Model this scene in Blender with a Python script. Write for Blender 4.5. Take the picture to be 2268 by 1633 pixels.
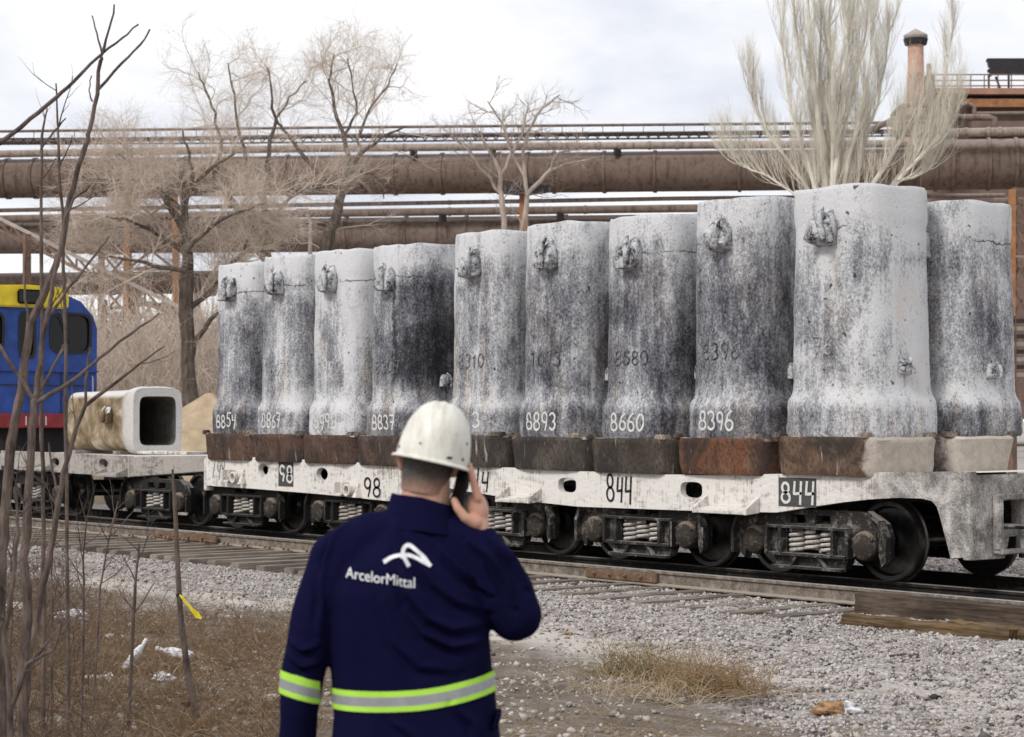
import bpy, bmesh, math, random
import numpy as np
from mathutils import Vector, Matrix, noise, geometry
from mathutils.bvhtree import BVHTree

random.seed(7)
rng = np.random.default_rng(11)
scene = bpy.context.scene
for o in list(bpy.data.objects):
    bpy.data.objects.remove(o)
COL = scene.collection

# ------------------------------------------------------------------ camera
# world: X runs along the railway (to the right), Y away from the camera side, Z up, rail tops at z = 0
F = 4500.0                       # focal length in units of a 2268 px wide picture
B = math.radians(51.5)           # the view is turned this far to the left of square-on to the track
CZ, HOR = 1.75, 930.0
P = math.atan((HOR - 816.5) / F)
sb, cb = math.sin(B), math.cos(B)
cam = bpy.data.cameras.new('camera')
cam.sensor_width = 36.0
cam.lens = 36.0 * F / 2268.0
cam.clip_start, cam.clip_end = 0.1, 4000
cam.dof.use_dof = True
cam.dof.focus_distance = 17.5
cam.dof.aperture_fstop = 5.2
camo = bpy.data.objects.new('camera', cam)
COL.objects.link(camo)
camo.location = (0, 0, CZ)
camo.rotation_euler = (math.pi / 2 + P, 0, B)
scene.camera = camo

# ------------------------------------------------------------------ sky, sun, exposure
SUN_EL = math.radians(42)      # behind the camera and to its left
w = bpy.data.worlds.new('World')
scene.world = w
w.use_nodes = True
nt = w.node_tree
nt.nodes.clear()
sky = nt.nodes.new('ShaderNodeTexSky')
sky.sky_type = 'NISHITA'
sky.sun_disc = False
sky.sun_elevation = SUN_EL
sky.air_density, sky.dust_density = 1.0, 3.0
tc = nt.nodes.new('ShaderNodeTexCoord')
mp = nt.nodes.new('ShaderNodeMapping')
mp.inputs['Scale'].default_value = (1.0, 1.0, 2.6)
mp.inputs['Rotation'].default_value = (0, 0, 0.7)
n1 = nt.nodes.new('ShaderNodeTexNoise')
n1.inputs['Scale'].default_value = 4.2
n1.inputs['Detail'].default_value = 7
n1.inputs['Roughness'].default_value = 0.55
n1.inputs['Distortion'].default_value = 0.25
rmp = nt.nodes.new('ShaderNodeValToRGB')
rmp.color_ramp.elements[0].position = 0.37
rmp.color_ramp.elements[0].color = (8.3, 8.6, 9.5, 1)
rmp.color_ramp.elements[1].position = 0.56
rmp.color_ramp.elements[1].color = (11.4, 11.4, 11.5, 1)
mx = nt.nodes.new('ShaderNodeMix')
mx.data_type = 'RGBA'
mx.inputs['Factor'].default_value = 0.93
bg = nt.nodes.new('ShaderNodeBackground')
bg.inputs['Strength'].default_value = 0.1
out = nt.nodes.new('ShaderNodeOutputWorld')
L = nt.links.new
L(tc.outputs['Generated'], mp.inputs['Vector'])
L(mp.outputs['Vector'], n1.inputs['Vector'])
L(n1.outputs['Fac'], rmp.inputs['Fac'])
L(sky.outputs['Color'], mx.inputs['A'])
L(rmp.outputs['Color'], mx.inputs['B'])
L(mx.outputs['Result'], bg.inputs['Color'])
L(bg.outputs['Background'], out.inputs['Surface'])

sun = bpy.data.lights.new('sun', 'SUN')
sun.energy = 2.3
sun.angle = math.radians(13)
sun.color = (1.0, 0.97, 0.93)
suno = bpy.data.objects.new('sun', sun)
COL.objects.link(suno)
# direction towards the sun, horizontally: behind the camera, a bit to its left
_fx, _fy = -sb, cb
_rx, _ry = cb, sb
_h = Vector((-_fx * 0.74 - _rx * 0.67, -_fy * 0.74 - _ry * 0.67, 0)).normalized()
to_sun = Vector((_h.x * math.cos(SUN_EL), _h.y * math.cos(SUN_EL), math.sin(SUN_EL)))
suno.rotation_euler = to_sun.to_track_quat('Z', 'Y').to_euler()
suno.location = to_sun * 60
sky.sun_rotation = math.atan2(to_sun.x, to_sun.y)
vs = scene.view_settings
vs.view_transform = 'Standard'
vs.look = 'None'
vs.exposure = 0.0
vs.gamma = 1.0
scene.cycles.use_denoising = True
scene.cycles.max_bounces = 6

# ------------------------------------------------------------------ layout helpers
def ray(x, y):
    a = (x - 1134) / F
    b = (816.5 - y) / F
    fy = math.cos(P) - b * math.sin(P)
    fz = math.sin(P) + b * math.cos(P)
    return (-sb * fy + cb * a, cb * fy + sb * a, fz)
def onv(x, y, v):
    r = ray(x, y); t = v / r[1]
    return Vector((r[0] * t, v, CZ + r[2] * t))
def onz(x, y, z):
    r = ray(x, y); t = (z - CZ) / r[2]
    return Vector((r[0] * t, r[1] * t, z))
def at(x, y, d):
    r = ray(x, y)
    t = d / (math.cos(P) - ((816.5 - y) / F) * math.sin(P))
    return Vector((r[0] * t, r[1] * t, CZ + r[2] * t))
def to_pic(X, Y, Z):
    """world -> picture units (numpy friendly)"""
    dx, dy, dz = X, Y, Z - CZ
    f0 = -sb * dx + cb * dy
    r0 = cb * dx + sb * dy
    f = f0 * math.cos(P) + dz * math.sin(P)
    u = -f0 * math.sin(P) + dz * math.cos(P)
    return 1134 + F * r0 / f, 816.5 - F * u / f, f

def link(o, parent=None):
    COL.objects.link(o)
    if parent is not None:
        o.parent = parent
    return o
def tag(o, label=None, cat=None, group=None, kind=None):
    if label: o['label'] = label
    if cat: o['category'] = cat
    if group: o['group'] = group
    if kind: o['kind'] = kind
    return o
def thing(name, label, cat, loc=(0, 0, 0), group=None, rz=0.0):
    o = bpy.data.objects.new(name, None)
    o.empty_display_size = 0.2
    o.location = loc
    o.rotation_euler = (0, 0, rz)
    COL.objects.link(o)
    return tag(o, label, cat, group)
def wloc(o):
    p = Vector((0, 0, 0))
    while o is not None:
        p = p + o.location
        o = o.parent
    return p

def superring(cx, cy, z, a, b, n=3.2, k=32):
    pts = []
    for i in range(k):
        t = 2 * math.pi * i / k
        c, s = math.cos(t), math.sin(t)
        pts.append((cx + a * math.copysign(abs(c) ** (2 / n), c), cy + b * math.copysign(abs(s) ** (2 / n), s), z))
    return pts

class MB:
    """collects verts and faces; build() links them as ONE mesh object"""
    def __init__(s):
        s.v = []; s.f = []; s.m = []
    def add(s, verts, faces, mi=0):
        o = len(s.v)
        s.v.extend([tuple(p) for p in verts])
        s.f.extend([tuple(i + o for i in f) for f in faces])
        s.m.extend([mi] * len(faces))
        return s
    def box(s, c, size, rot=None, mi=0):
        hx, hy, hz = size[0] / 2, size[1] / 2, size[2] / 2
        vs = [Vector((x, y, z)) for x in (-hx, hx) for y in (-hy, hy) for z in (-hz, hz)]
        if rot is not None:
            R = rot if isinstance(rot, Matrix) else Matrix.Rotation(rot, 3, 'Z')
            vs = [R @ p for p in vs]
        c = Vector(c)
        return s.add([p + c for p in vs], [(0, 1, 3, 2), (4, 6, 7, 5), (0, 4, 5, 1), (2, 3, 7, 6), (0, 2, 6, 4), (1, 5, 7, 3)], mi)
    def bb(s, x0, x1, y0, y1, z0, z1, mi=0):
        return s.box(((x0 + x1) / 2, (y0 + y1) / 2, (z0 + z1) / 2), (x1 - x0, y1 - y0, z1 - z0), None, mi)
    def beam(s, a, b, w, h, mi=0):
        a, b = Vector(a), Vector(b)
        d = b - a
        L_ = d.length
        R = d.to_track_quat('X', 'Z').to_matrix()
        return s.box((a + b) / 2, (L_, w, h), R, mi)
    def tube(s, pts, radii, k=8, caps=True, mi=0):
        pts = [Vector(p) for p in pts]
        n = len(pts)
        if not hasattr(radii, '__len__'): radii = [radii] * n
        up = Vector((0.13, 0.21, 1)).normalized()
        vs = []; x = None
        for i, p in enumerate(pts):
            d = (pts[min(i + 1, n - 1)] - pts[max(i - 1, 0)]).normalized()
            if x is None:
                x = d.cross(up)
                if x.length < 0.1: x = d.cross(Vector((1, 0, 0)))
            else:
                x = x - d * x.dot(d)
            x.normalize()
            y = d.cross(x)
            for j in range(k):
                t = 2 * math.pi * j / k
                vs.append(p + (x * math.cos(t) + y * math.sin(t)) * radii[i])
        fs = []
        for i in range(n - 1):
            for j in range(k):
                fs.append((i * k + j, i * k + (j + 1) % k, (i + 1) * k + (j + 1) % k, (i + 1) * k + j))
        if caps:
            fs.append(tuple(range(k - 1, -1, -1)))
            fs.append(tuple((n - 1) * k + j for j in range(k)))
        return s.add(vs, fs, mi)
    def loft(s, rings, caps=True, mi=0):
        k = len(rings[0]); n = len(rings)
        vs = [p for r in rings for p in r]
        fs = [(i * k + j, i * k + (j + 1) % k, (i + 1) * k + (j + 1) % k, (i + 1) * k + j) for i in range(n - 1) for j in range(k)]
        if caps:
            fs.append(tuple(range(k - 1, -1, -1)))
            fs.append(tuple((n - 1) * k + j for j in range(k)))
        return s.add(vs, fs, mi)
    def lathe(s, c, axis, prof, k=20, mi=0):
        """prof: list of (distance along axis, radius)"""
        axis = Vector(axis).normalized()
        x = axis.orthogonal().normalized(); y = axis.cross(x); c = Vector(c)
        rings = [[c + axis * t + (x * math.cos(2 * math.pi * j / k) + y * math.sin(2 * math.pi * j / k)) * max(r, 1e-4) for j in range(k)] for t, r in prof]
        return s.loft(rings, True, mi)
    def plate(s, outer, holes, y0, y1, mi=0):
        """outline in (x, z) with holes, extruded along y from y0 (front) to y1"""
        loops = [outer] + list(holes)
        flat = [p for lp in loops for p in lp]
        tris = geometry.tessellate_polygon([[Vector((p[0], p[1], 0)) for p in lp] for lp in loops])
        n = len(flat)
        vs = [(p[0], y0, p[1]) for p in flat] + [(p[0], y1, p[1]) for p in flat]
        fs = [tuple(t) for t in tris] + [tuple(n + i for i in reversed(t)) for t in tris]
        o = 0
        for lp in loops:
            k = len(lp)
            for i in range(k):
                j = (i + 1) % k
                fs.append((o + i, o + j, n + o + j, n + o + i))
            o += k
        return s.add(vs, fs, mi)
    def build(s, name, mat, parent=None, smooth=False, bevel=0.0, local=False, sharp=40):
        me = bpy.data.meshes.new(name)
        off = Vector((0, 0, 0)) if (parent is None or local) else wloc(parent)
        me.from_pydata([(p[0] - off.x, p[1] - off.y, p[2] - off.z) for p in s.v], [], s.f)
        mats = mat if isinstance(mat, (list, tuple)) else [mat]
        for m in mats: me.materials.append(m)
        if len(mats) > 1: me.polygons.foreach_set('material_index', s.m)
        bm = bmesh.new(); bm.from_mesh(me)
        bmesh.ops.recalc_face_normals(bm, faces=bm.faces)
        if bevel > 0:
            es = [e for e in bm.edges if len(e.link_faces) == 2 and e.calc_face_angle(0) > math.radians(30)]
            bmesh.ops.bevel(bm, geom=es, offset=bevel, segments=2, affect='EDGES', clamp_overlap=True)
        if smooth or bevel > 0:
            for f in bm.faces: f.smooth = True
            for e in bm.edges:
                if len(e.link_faces) == 2 and e.calc_face_angle(0) > math.radians(sharp): e.smooth = False
        bm.to_mesh(me); bm.free()
        o = bpy.data.objects.new(name, me)
        return link(o, parent)

def np_mesh(name, verts, faces, mat, parent=None, smooth=False, colors=None):
    """fast mesh from numpy arrays: faces an (n,k) array"""
    me = bpy.data.meshes.new(name)
    nv, (nf, k) = len(verts), faces.shape
    me.vertices.add(nv)
    me.vertices.foreach_set('co', np.asarray(verts, np.float32).ravel())
    me.loops.add(nf * k)
    me.loops.foreach_set('vertex_index', faces.astype(np.int32).ravel())
    me.polygons.add(nf)
    me.polygons.foreach_set('loop_start', np.arange(0, nf * k, k, dtype=np.int32))
    if smooth: me.polygons.foreach_set('use_smooth', np.ones(nf, bool))
    me.update(calc_edges=True)
    if colors is not None:
        at_ = me.color_attributes.new('tint', 'FLOAT_COLOR', 'POINT')
        c4 = np.ones((nv, 4), np.float32); c4[:, :3] = colors
        at_.data.foreach_set('color', c4.ravel())
    me.materials.append(mat)
    return link(bpy.data.objects.new(name, me), parent)

def seg_mesh(name, P0, P1, R0, R1, k, mat, parent=None, colors=None, off=None):
    """many tapered sticks as one mesh"""
    P0, P1 = np.asarray(P0, float), np.asarray(P1, float)
    R0, R1 = np.asarray(R0, float), np.asarray(R1, float)
    if off is not None:
        P0 = P0 - off; P1 = P1 - off
    d = P1 - P0
    L_ = np.linalg.norm(d, axis=1, keepdims=True) + 1e-9
    d = d / L_
    ref = np.where(np.abs(d[:, 2:3]) > 0.9, np.array([[1.0, 0, 0]]), np.array([[0, 0, 1.0]]))
    x = np.cross(d, ref); x /= np.linalg.norm(x, axis=1, keepdims=True) + 1e-9
    y = np.cross(d, x)
    n = len(P0)
    V = np.zeros((n, 2 * k, 3))
    for j in range(k):
        t = 2 * math.pi * j / k
        o = x * math.cos(t) + y * math.sin(t)
        V[:, j] = P0 + o * R0[:, None]
        V[:, k + j] = P1 + o * R1[:, None]
    base = (np.arange(n) * 2 * k)[:, None, None]
    q = np.array([[j, (j + 1) % k, k + (j + 1) % k, k + j] for j in range(k)])[None]
    faces = (base + q).reshape(-1, 4)
    col = None if colors is None else np.repeat(np.asarray(colors), 2 * k, axis=0)
    return np_mesh(name, V.reshape(-1, 3), faces, mat, parent, True, col)

# ------------------------------------------------------------------ materials
class NT:
    def __init__(s, name, rough=0.85, metal=0.0, spec=0.3):
        s.mat = bpy.data.materials.new(name)
        s.mat.use_nodes = True
        s.t = s.mat.node_tree
        s.b = s.t.nodes['Principled BSDF']
        s.b.inputs['Roughness'].default_value = rough
        s.b.inputs['Metallic'].default_value = metal
        s.b.inputs['Specular IOR Level'].default_value = spec
        s.tc = None
    def n(s, typ, **kw):
        nd = s.t.nodes.new(typ)
        for k, v in kw.items():
            if k in nd.inputs: s.put(nd.inputs[k], v)
            else: setattr(nd, k, v)
        return nd
    def put(s, sock, v):
        if isinstance(v, bpy.types.NodeSocket): s.t.links.new(v, sock)
        else: sock.default_value = v
    def coord(s, which='Object', scale=(1, 1, 1), rnd=True):
        if s.tc is None: s.tc = s.n('ShaderNodeTexCoord')
        v = s.tc.outputs[which]
        if rnd:
            oi = s.n('ShaderNodeObjectInfo')
            m = s.n('ShaderNodeMath', operation='MULTIPLY'); s.put(m.inputs[0], oi.outputs['Random']); m.inputs[1].default_value = 53.0
            va = s.n('ShaderNodeVectorMath', operation='ADD'); s.put(va.inputs[0], v); s.put(va.inputs[1], m.outputs[0])
            v = va.outputs[0]
        mp_ = s.n('ShaderNodeMapping'); s.put(mp_.inputs['Vector'], v); mp_.inputs['Scale'].default_value = scale
        return mp_.outputs['Vector']
    def noise(s, scale, detail=5, rough=0.6, vec=None, dist=0.0):
        nd = s.n('ShaderNodeTexNoise', Scale=scale, Detail=detail, Roughness=rough, Distortion=dist)
        if vec is not None: s.put(nd.inputs['Vector'], vec)
        return nd.outputs['Fac']
    def ramp(s, fac, stops):
        nd = s.n('ShaderNodeValToRGB')
        cr = nd.color_ramp
        while len(cr.elements) < len(stops): cr.elements.new(0.5)
        for e, (p, c) in zip(cr.elements, stops):
            e.position = p
            e.color = (c, c, c, 1) if not hasattr(c, '__len__') else (*c, 1)
        s.put(nd.inputs['Fac'], fac)
        return nd.outputs['Color']
    def mix(s, fac, a, b, mode='MIX'):
        nd = s.n('ShaderNodeMix', data_type='RGBA', blend_type=mode)
        s.put(nd.inputs['Factor'], fac)
        for k, v in (('A', a), ('B', b)):
            s.put(nd.inputs[k], v if isinstance(v, bpy.types.NodeSocket) else (*v, 1))
        return nd.outputs['Result']
    def math(s, op, a, b=0.0, clamp=False):
        nd = s.n('ShaderNodeMath', operation=op, use_clamp=clamp)
        s.put(nd.inputs[0], a); s.put(nd.inputs[1], b)
        return nd.outputs[0]
    def col(s, c):
        s.put(s.b.inputs['Base Color'], c if isinstance(c, bpy.types.NodeSocket) else (*c, 1)); return s
    def bump(s, h, strength=0.5, dist=0.02):
        nd = s.n('ShaderNodeBump', Strength=strength, Distance=dist)
        s.put(nd.inputs['Height'], h)
        s.put(s.b.inputs['Normal'], nd.outputs['Normal']); return s

def simple(name, c, rough=0.8, metal=0.0, var=0.25, scale=6.0, bump=0.15, spec=0.3, bd=0.01):
    m = NT(name, rough, metal, spec)
    vec = m.coord()
    f = m.noise(scale, 6, 0.65, vec)
    lo = tuple(x * (1 - var) for x in c); hi = tuple(min(1, x * (1 + var)) for x in c)
    m.col(m.ramp(f, [(0.3, lo), (0.7, hi)]))
    if bump: m.bump(m.noise(scale * 5, 4, 0.6, vec), bump, bd)
    return m.mat

def sepz(m, which='Object'):
    if m.tc is None: m.tc = m.n('ShaderNodeTexCoord')
    sp = m.n('ShaderNodeSeparateXYZ'); m.put(sp.inputs[0], m.tc.outputs[which])
    return sp.outputs

MH = 2.72           # height of an ingot mould
def mould_material():
    m = NT('limewashed_cast_iron', 0.92, 0.0, 0.2)
    o3 = m.coord('Object', (1, 1, 0.55))
    big = m.noise(1.5, 3, 0.55, o3, 0.6)
    mid = m.noise(7.0, 5, 0.7, o3)
    fine = m.noise(36.0, 7, 0.8, m.coord('Object', (1, 1, 0.75)))
    grit = m.noise(110.0, 3, 0.7, m.coord('Object'))
    z = m.math('DIVIDE', sepz(m)[2], MH)
    bias = m.ramp(z, [(0.0, 0.40), (0.10, 0.40), (0.15, 0.62), (0.19, 0.60), (0.28, 0.47), (0.55, 0.50), (0.72, 0.58), (0.84, 0.72), (0.90, 0.88), (1.0, 0.86)])
    oi_ = m.n('ShaderNodeObjectInfo'); sc3 = m.n('ShaderNodeSeparateColor'); m.put(sc3.inputs[0], oi_.outputs['Color'])
    s1 = m.math('ADD', m.math('MULTIPLY', m.math('SUBTRACT', big, 0.5), 1.15), m.math('SUBTRACT', sc3.outputs[0], 0.5))
    s2 = m.math('MULTIPLY', m.math('SUBTRACT', mid, 0.5), 0.75)
    s3 = m.math('MULTIPLY', m.math('SUBTRACT', fine, 0.5), 1.6)
    s4 = m.math('MULTIPLY', m.math('SUBTRACT', grit, 0.5), 0.6)
    run = m.noise(6.0, 5, 0.65, m.coord('Object', (1.6, 1.6, 0.10)), 0.5)
    s5 = m.math('MULTIPLY', m.math('SUBTRACT', run, 0.5), 0.6)
    wv = m.math('ADD', m.math('ADD', m.math('ADD', bias, s1), m.math('ADD', s2, s3)), m.math('ADD', s4, s5), True)
    # single marks: a soot-black side (green channel) or a splash of fresh lime low down (blue channel)
    ob = m.coord('Object', (1, 1, 1), False); so = m.n('ShaderNodeSeparateXYZ'); m.put(so.inputs[0], ob)
    wb_ = m.math('MULTIPLY', m.math('SUBTRACT', m.noise(3.0, 5, 0.65, ob), 0.5), 0.5)
    side = m.math('MULTIPLY', m.ramp(m.math('ADD', m.math('ADD', so.outputs[0], wb_), 0.3), [(0.40, 0.0), (0.46, 1.0)]), m.ramp(m.math('DIVIDE', m.math('ADD', so.outputs[2], wb_), MH), [(0.22, 0.0), (0.34, 1.0), (0.78, 1.0), (0.90, 0.0)]))
    wv = m.math('SUBTRACT', wv, m.math('MULTIPLY', m.math('MULTIPLY', side, sc3.outputs[1]), 0.34))
    spl = m.ramp(m.math('ADD', m.math('SUBTRACT', so.outputs[0], m.math('MULTIPLY', so.outputs[2], 0.40)), m.math('ADD', wb_, 0.75)), [(0.55, 0.0), (0.72, 1.0)])
    wv = m.math('ADD', wv, m.math('MULTIPLY', m.math('MULTIPLY', spl, sc3.outputs[2]), 0.20), True)
    c = m.ramp(wv, [(0.05, (0.022, 0.022, 0.026)), (0.3, (0.105, 0.105, 0.12)), (0.55, (0.29, 0.292, 0.312)), (0.84, (0.66, 0.66, 0.672))])
    tan = m.noise(2.3, 3, 0.5, m.coord('Object', (1.3, 1.3, 0.4)))
    tf = m.math('MULTIPLY', m.ramp(tan, [(0.52, 0.0), (0.66, 1.0)]), m.ramp(z, [(0.1, 0.55), (0.6, 0.4), (0.85, 0.0)]))
    c = m.mix(tf, c, (0.92, 0.80, 0.68), 'MULTIPLY')
    # hairline crack under the head on some moulds
    crz = m.math('ABSOLUTE', m.math('SUBTRACT', so.outputs[2], m.math('ADD', 2.25, m.math('MULTIPLY', m.math('SUBTRACT', m.noise(5.0, 5, 0.7, m.coord('Object')), 0.5), 0.16))))
    crk = m.math('MULTIPLY', m.ramp(crz, [(0.004, 1.0), (0.013, 0.0)]), m.ramp(m.noise(1.6, 2, 0.5, m.coord('Object')), [(0.48, 0.0), (0.54, 0.85)]))
    c = m.mix(crk, c, (0.035, 0.033, 0.035))
    spots = m.noise(13.0, 2, 0.5, m.coord('Object'))
    c = m.mix(m.ramp(spots, [(0.70, 0.0), (0.74, 0.85)]), c, (0.03, 0.028, 0.03))
    m.col(c)
    h = m.math('ADD', m.math('MULTIPLY', fine, 0.7), m.math('MULTIPLY', mid, 0.6))
    m.bump(h, 0.9, 0.035)
    return m.mat
MOULD = mould_material()

def plate_material(pale=False):
    m = NT('crusted_cast_iron', 0.9, 0.0, 0.2)
    vec = m.coord('Object', (1, 1, 0.6))
    n1_ = m.noise(5.0, 6, 0.7, vec, 0.3)
    n2_ = m.noise(30.0, 6, 0.75, vec)
    oi = m.n('ShaderNodeObjectInfo')
    base = oi.outputs['Color']
    c = m.mix(m.ramp(n1_, [(0.5, 0.0), (0.8, 0.8)]), base, m.mix(0.55, base, (0.30, 0.24, 0.19)))
    c = m.mix(m.ramp(n2_, [(0.36, 0.75), (0.54, 0.0)]), c, (0.018, 0.014, 0.013))
    soot = m.noise(2.2, 5, 0.65, vec, 0.6)
    c = m.mix(m.ramp(soot, [(0.40, 0.85), (0.58, 0.0)]), c, (0.032, 0.028, 0.026))
    st = m.noise(9.0, 3, 0.5, m.coord('Object', (2.2, 2.2, 0.12)))
    c = m.mix(m.ramp(st, [(0.66, 0.0), (0.73, 0.55)]), c, (0.50, 0.45, 0.40))
    if pale:          # one end lies under a thick cream crust of spilt lime
        ob = m.coord('Object', (1, 1, 1), False); sx = m.n('ShaderNodeSeparateXYZ'); m.put(sx.inputs[0], ob)
        e = m.math('ADD', sx.outputs[0], m.math('MULTIPLY', m.math('SUBTRACT', m.noise(4.0, 4, 0.6, ob), 0.5), 0.5))
        c = m.mix(m.ramp(e, [(0.56, 0.0), (0.64, 0.9)]), c, m.mix(m.noise(11.0, 6, 0.75, ob), (0.20, 0.165, 0.135), (0.66, 0.60, 0.53)))
    # pale dust lies on the upward faces
    g = m.n('ShaderNodeNewGeometry')
    sp = m.n('ShaderNodeSeparateXYZ'); m.put(sp.inputs[0], g.outputs['Normal'])
    c = m.mix(m.ramp(sp.outputs[2], [(0.5, 0.0), (0.8, 0.85)]), c, (0.55, 0.48, 0.42))
    m.col(c)
    m.bump(m.math('ADD', n1_, m.math('MULTIPLY', n2_, 0.5)), 0.8, 0.03)
    return m.mat
PLATE = plate_material()
PLATE_CREAM = plate_material(True)

def whitewash_material(name, white, under, amt):
    m = NT(name, 0.9, 0.0, 0.2)
    vec = m.coord('Object', (1, 1, 1))
    big = m.noise(1.3, 5, 0.6, vec)
    chips = m.noise(16.0, 8, 0.72, m.coord('Object', (0.5, 1, 1)))
    drip = m.noise(14.0, 4, 0.6, m.coord('Object', (2.6, 2.6, 0.25)))
    f = m.math('ADD', m.math('MULTIPLY', big, 0.45), m.math('ADD', m.math('MULTIPLY', chips, 0.6), m.math('MULTIPLY', drip, 0.4)))
    c = m.ramp(f, [(0.54 + amt, under), (0.63 + amt, tuple(0.5 * (a + b) for a, b in zip(white, under))), (0.70 + amt, white)])
    sc_ = m.noise(40.0, 3, 0.6, m.coord('Object', (0.25, 1, 2)))
    c = m.mix(m.ramp(sc_, [(0.62, 0.0), (0.7, 0.5)]), c, tuple(x * 0.8 for x in under))
    m.col(c)
    m.bump(m.math('ADD', chips, m.math('MULTIPLY', big, 0.5)), 0.5, 0.02)
    return m.mat
WHITEWASH = whitewash_material('whitewashed_steel', (0.66, 0.63, 0.59), (0.21, 0.175, 0.15), 0.02)
GREYWASH = whitewash_material('dusty_grey_steel', (0.36, 0.33, 0.30), (0.11, 0.097, 0.088), 0.03)

def dusty(name, base, dust, amt=0.5, scale=7.0, rough=0.9, bump=0.5):
    """base colour with pale dust, more of it where the surface faces up"""
    m = NT(name, rough, 0.0, 0.25)
    vec = m.coord()
    n_ = m.noise(scale, 6, 0.7, vec)
    n2_ = m.noise(scale * 6, 4, 0.7, vec)
    g = m.n('ShaderNodeNewGeometry')
    sp = m.n('ShaderNodeSeparateXYZ'); m.put(sp.inputs[0], g.outputs['Normal'])
    up = m.ramp(sp.outputs[2], [(0.35, 0.0), (0.9, 1.0)])
    f = m.math('ADD', m.math('ADD', n_, m.math('MULTIPLY', n2_, 0.5)), m.math('MULTIPLY', up, 0.5))
    m.col(m.mix(m.ramp(f, [(0.95 - amt * 0.5, 0.0), (1.25 - amt * 0.5, 0.9)]), m.mix(n2_, tuple(x * 0.55 for x in base), tuple(x * 1.35 for x in base)), dust))
    m.bump(n2_, bump, 0.012)
    return m.mat
BOGIE = dusty('greasy_bogie_steel', (0.026, 0.024, 0.023), (0.26, 0.235, 0.21), 0.36)
BOGIE_SHADE = dusty('shaded_bogie_steel', (0.016, 0.015, 0.014), (0.16, 0.145, 0.13), 0.12)  # darker copy of the bogie steel, with under-wagon shade painted in
BOXM = dusty('greasy_axle_box', (0.035, 0.029, 0.024), (0.20, 0.165, 0.13), 0.32, 11)
SPRING = dusty('whitewashed_spring', (0.12, 0.105, 0.095), (0.56, 0.52, 0.48), 0.78, 16)
WHEEL = simple('worn_wheel_steel', (0.085, 0.08, 0.077), 0.33, 0.85, 0.4, 9, 0.1, 0.5)
RAILSIDE = dusty('rail_web', (0.12, 0.094, 0.074), (0.30, 0.26, 0.22), 0.6, 9)
RAILSHADE = dusty('shaded_rail_web', (0.022, 0.019, 0.016), (0.10, 0.085, 0.07), 0.3, 9)  # rail web colour with the shade of the wagons painted in
RAILTOP = simple('rail_head', (0.50, 0.48, 0.46), 0.38, 0.6, 0.25, 20, 0.08, 0.5)
RUST = dusty('rusty_steel', (0.135, 0.078, 0.045), (0.27, 0.215, 0.17), 0.45, 10)
SLEEPER = None
def wood(name, dark, light, stretch=(0.6, 9, 9), rough=0.9, under_shade=False):
    m = NT(name, rough, 0.0, 0.2)
    vec = m.coord('Object', stretch)
    g_ = m.noise(3.0, 8, 0.75, vec, 0.4)
    b_ = m.noise(1.4, 4, 0.6, m.coord('Object', (1, 1, 1)))
    c = m.ramp(g_, [(0.34, dark), (0.66, light)])
    c = m.mix(m.ramp(b_, [(0.35, 0.6), (0.62, 0.0)]), c, tuple(x * 0.5 for x in dark))
    if under_shade:  # sleeper colour goes near black under the wagons, as painted shade
        y = m.math('ADD', sepz(m)[1], m.math('MULTIPLY', m.math('SUBTRACT', b_, 0.5), 0.3))
        c = m.mix(m.ramp(m.math('ADD', m.math('MULTIPLY', y, 0.25), 0.5), [(0.205, 0.0), (0.235, 0.95)]), c, (0.012, 0.010, 0.009))
    m.col(c); m.bump(g_, 0.9, 0.02)
    return m.mat
SLEEPER = wood('weathered_sleeper', (0.13, 0.108, 0.088), (0.40, 0.35, 0.295), (9, 0.6, 9), 0.9, True)
TIMBER = wood('old_timber', (0.025, 0.018, 0.014), (0.165, 0.12, 0.09))
SPLINTER = wood('splintered_timber', (0.03, 0.02, 0.012), (0.28, 0.185, 0.095))

def attr_mat(name, rough=0.9, var=0.0, spec=0.2, scale=30, bump=0.0):
    m = NT(name, rough, 0.0, spec)
    a = m.n('ShaderNodeAttribute', attribute_name='tint')
    c = a.outputs['Color']
    if var:
        f = m.noise(scale, 4, 0.7, m.coord(rnd=False))
        c = m.mix(m.ramp(f, [(0.3, var), (0.7, 0.0)]), c, (0.05, 0.045, 0.04))
    m.col(c)
    return m.mat
STONE = attr_mat('ballast_stone', 0.95, 0.35, 0.15, 60)
STRAW = attr_mat('dry_stalk', 0.9, 0.0, 0.15)

def bark(name, dark, light, scale=8.0):
    m = NT(name, 0.92, 0.0, 0.15)
    f = m.noise(scale, 6, 0.7, m.coord('Object', (1, 1, 0.35)))
    m.col(m.ramp(f, [(0.35, dark), (0.65, light)])); m.bump(f, 0.7, 0.02)
    return m.mat
BARK_DARK = bark('dark_bark', (0.055, 0.042, 0.034), (0.15, 0.12, 0.10))
BARK_TWIG = bark('tan_twig', (0.44, 0.36, 0.295), (0.62, 0.53, 0.45), 2.0)
BARK_PALE = bark('pale_poplar_bark', (0.50, 0.46, 0.38), (0.78, 0.74, 0.64), 3.0)
BARK_PINK = bark('pale_brown_bark', (0.24, 0.19, 0.16), (0.44, 0.37, 0.32), 3.0)
BARK_SAP = bark('sapling_bark', (0.045, 0.033, 0.028), (0.17, 0.13, 0.11), 14.0)

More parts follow.
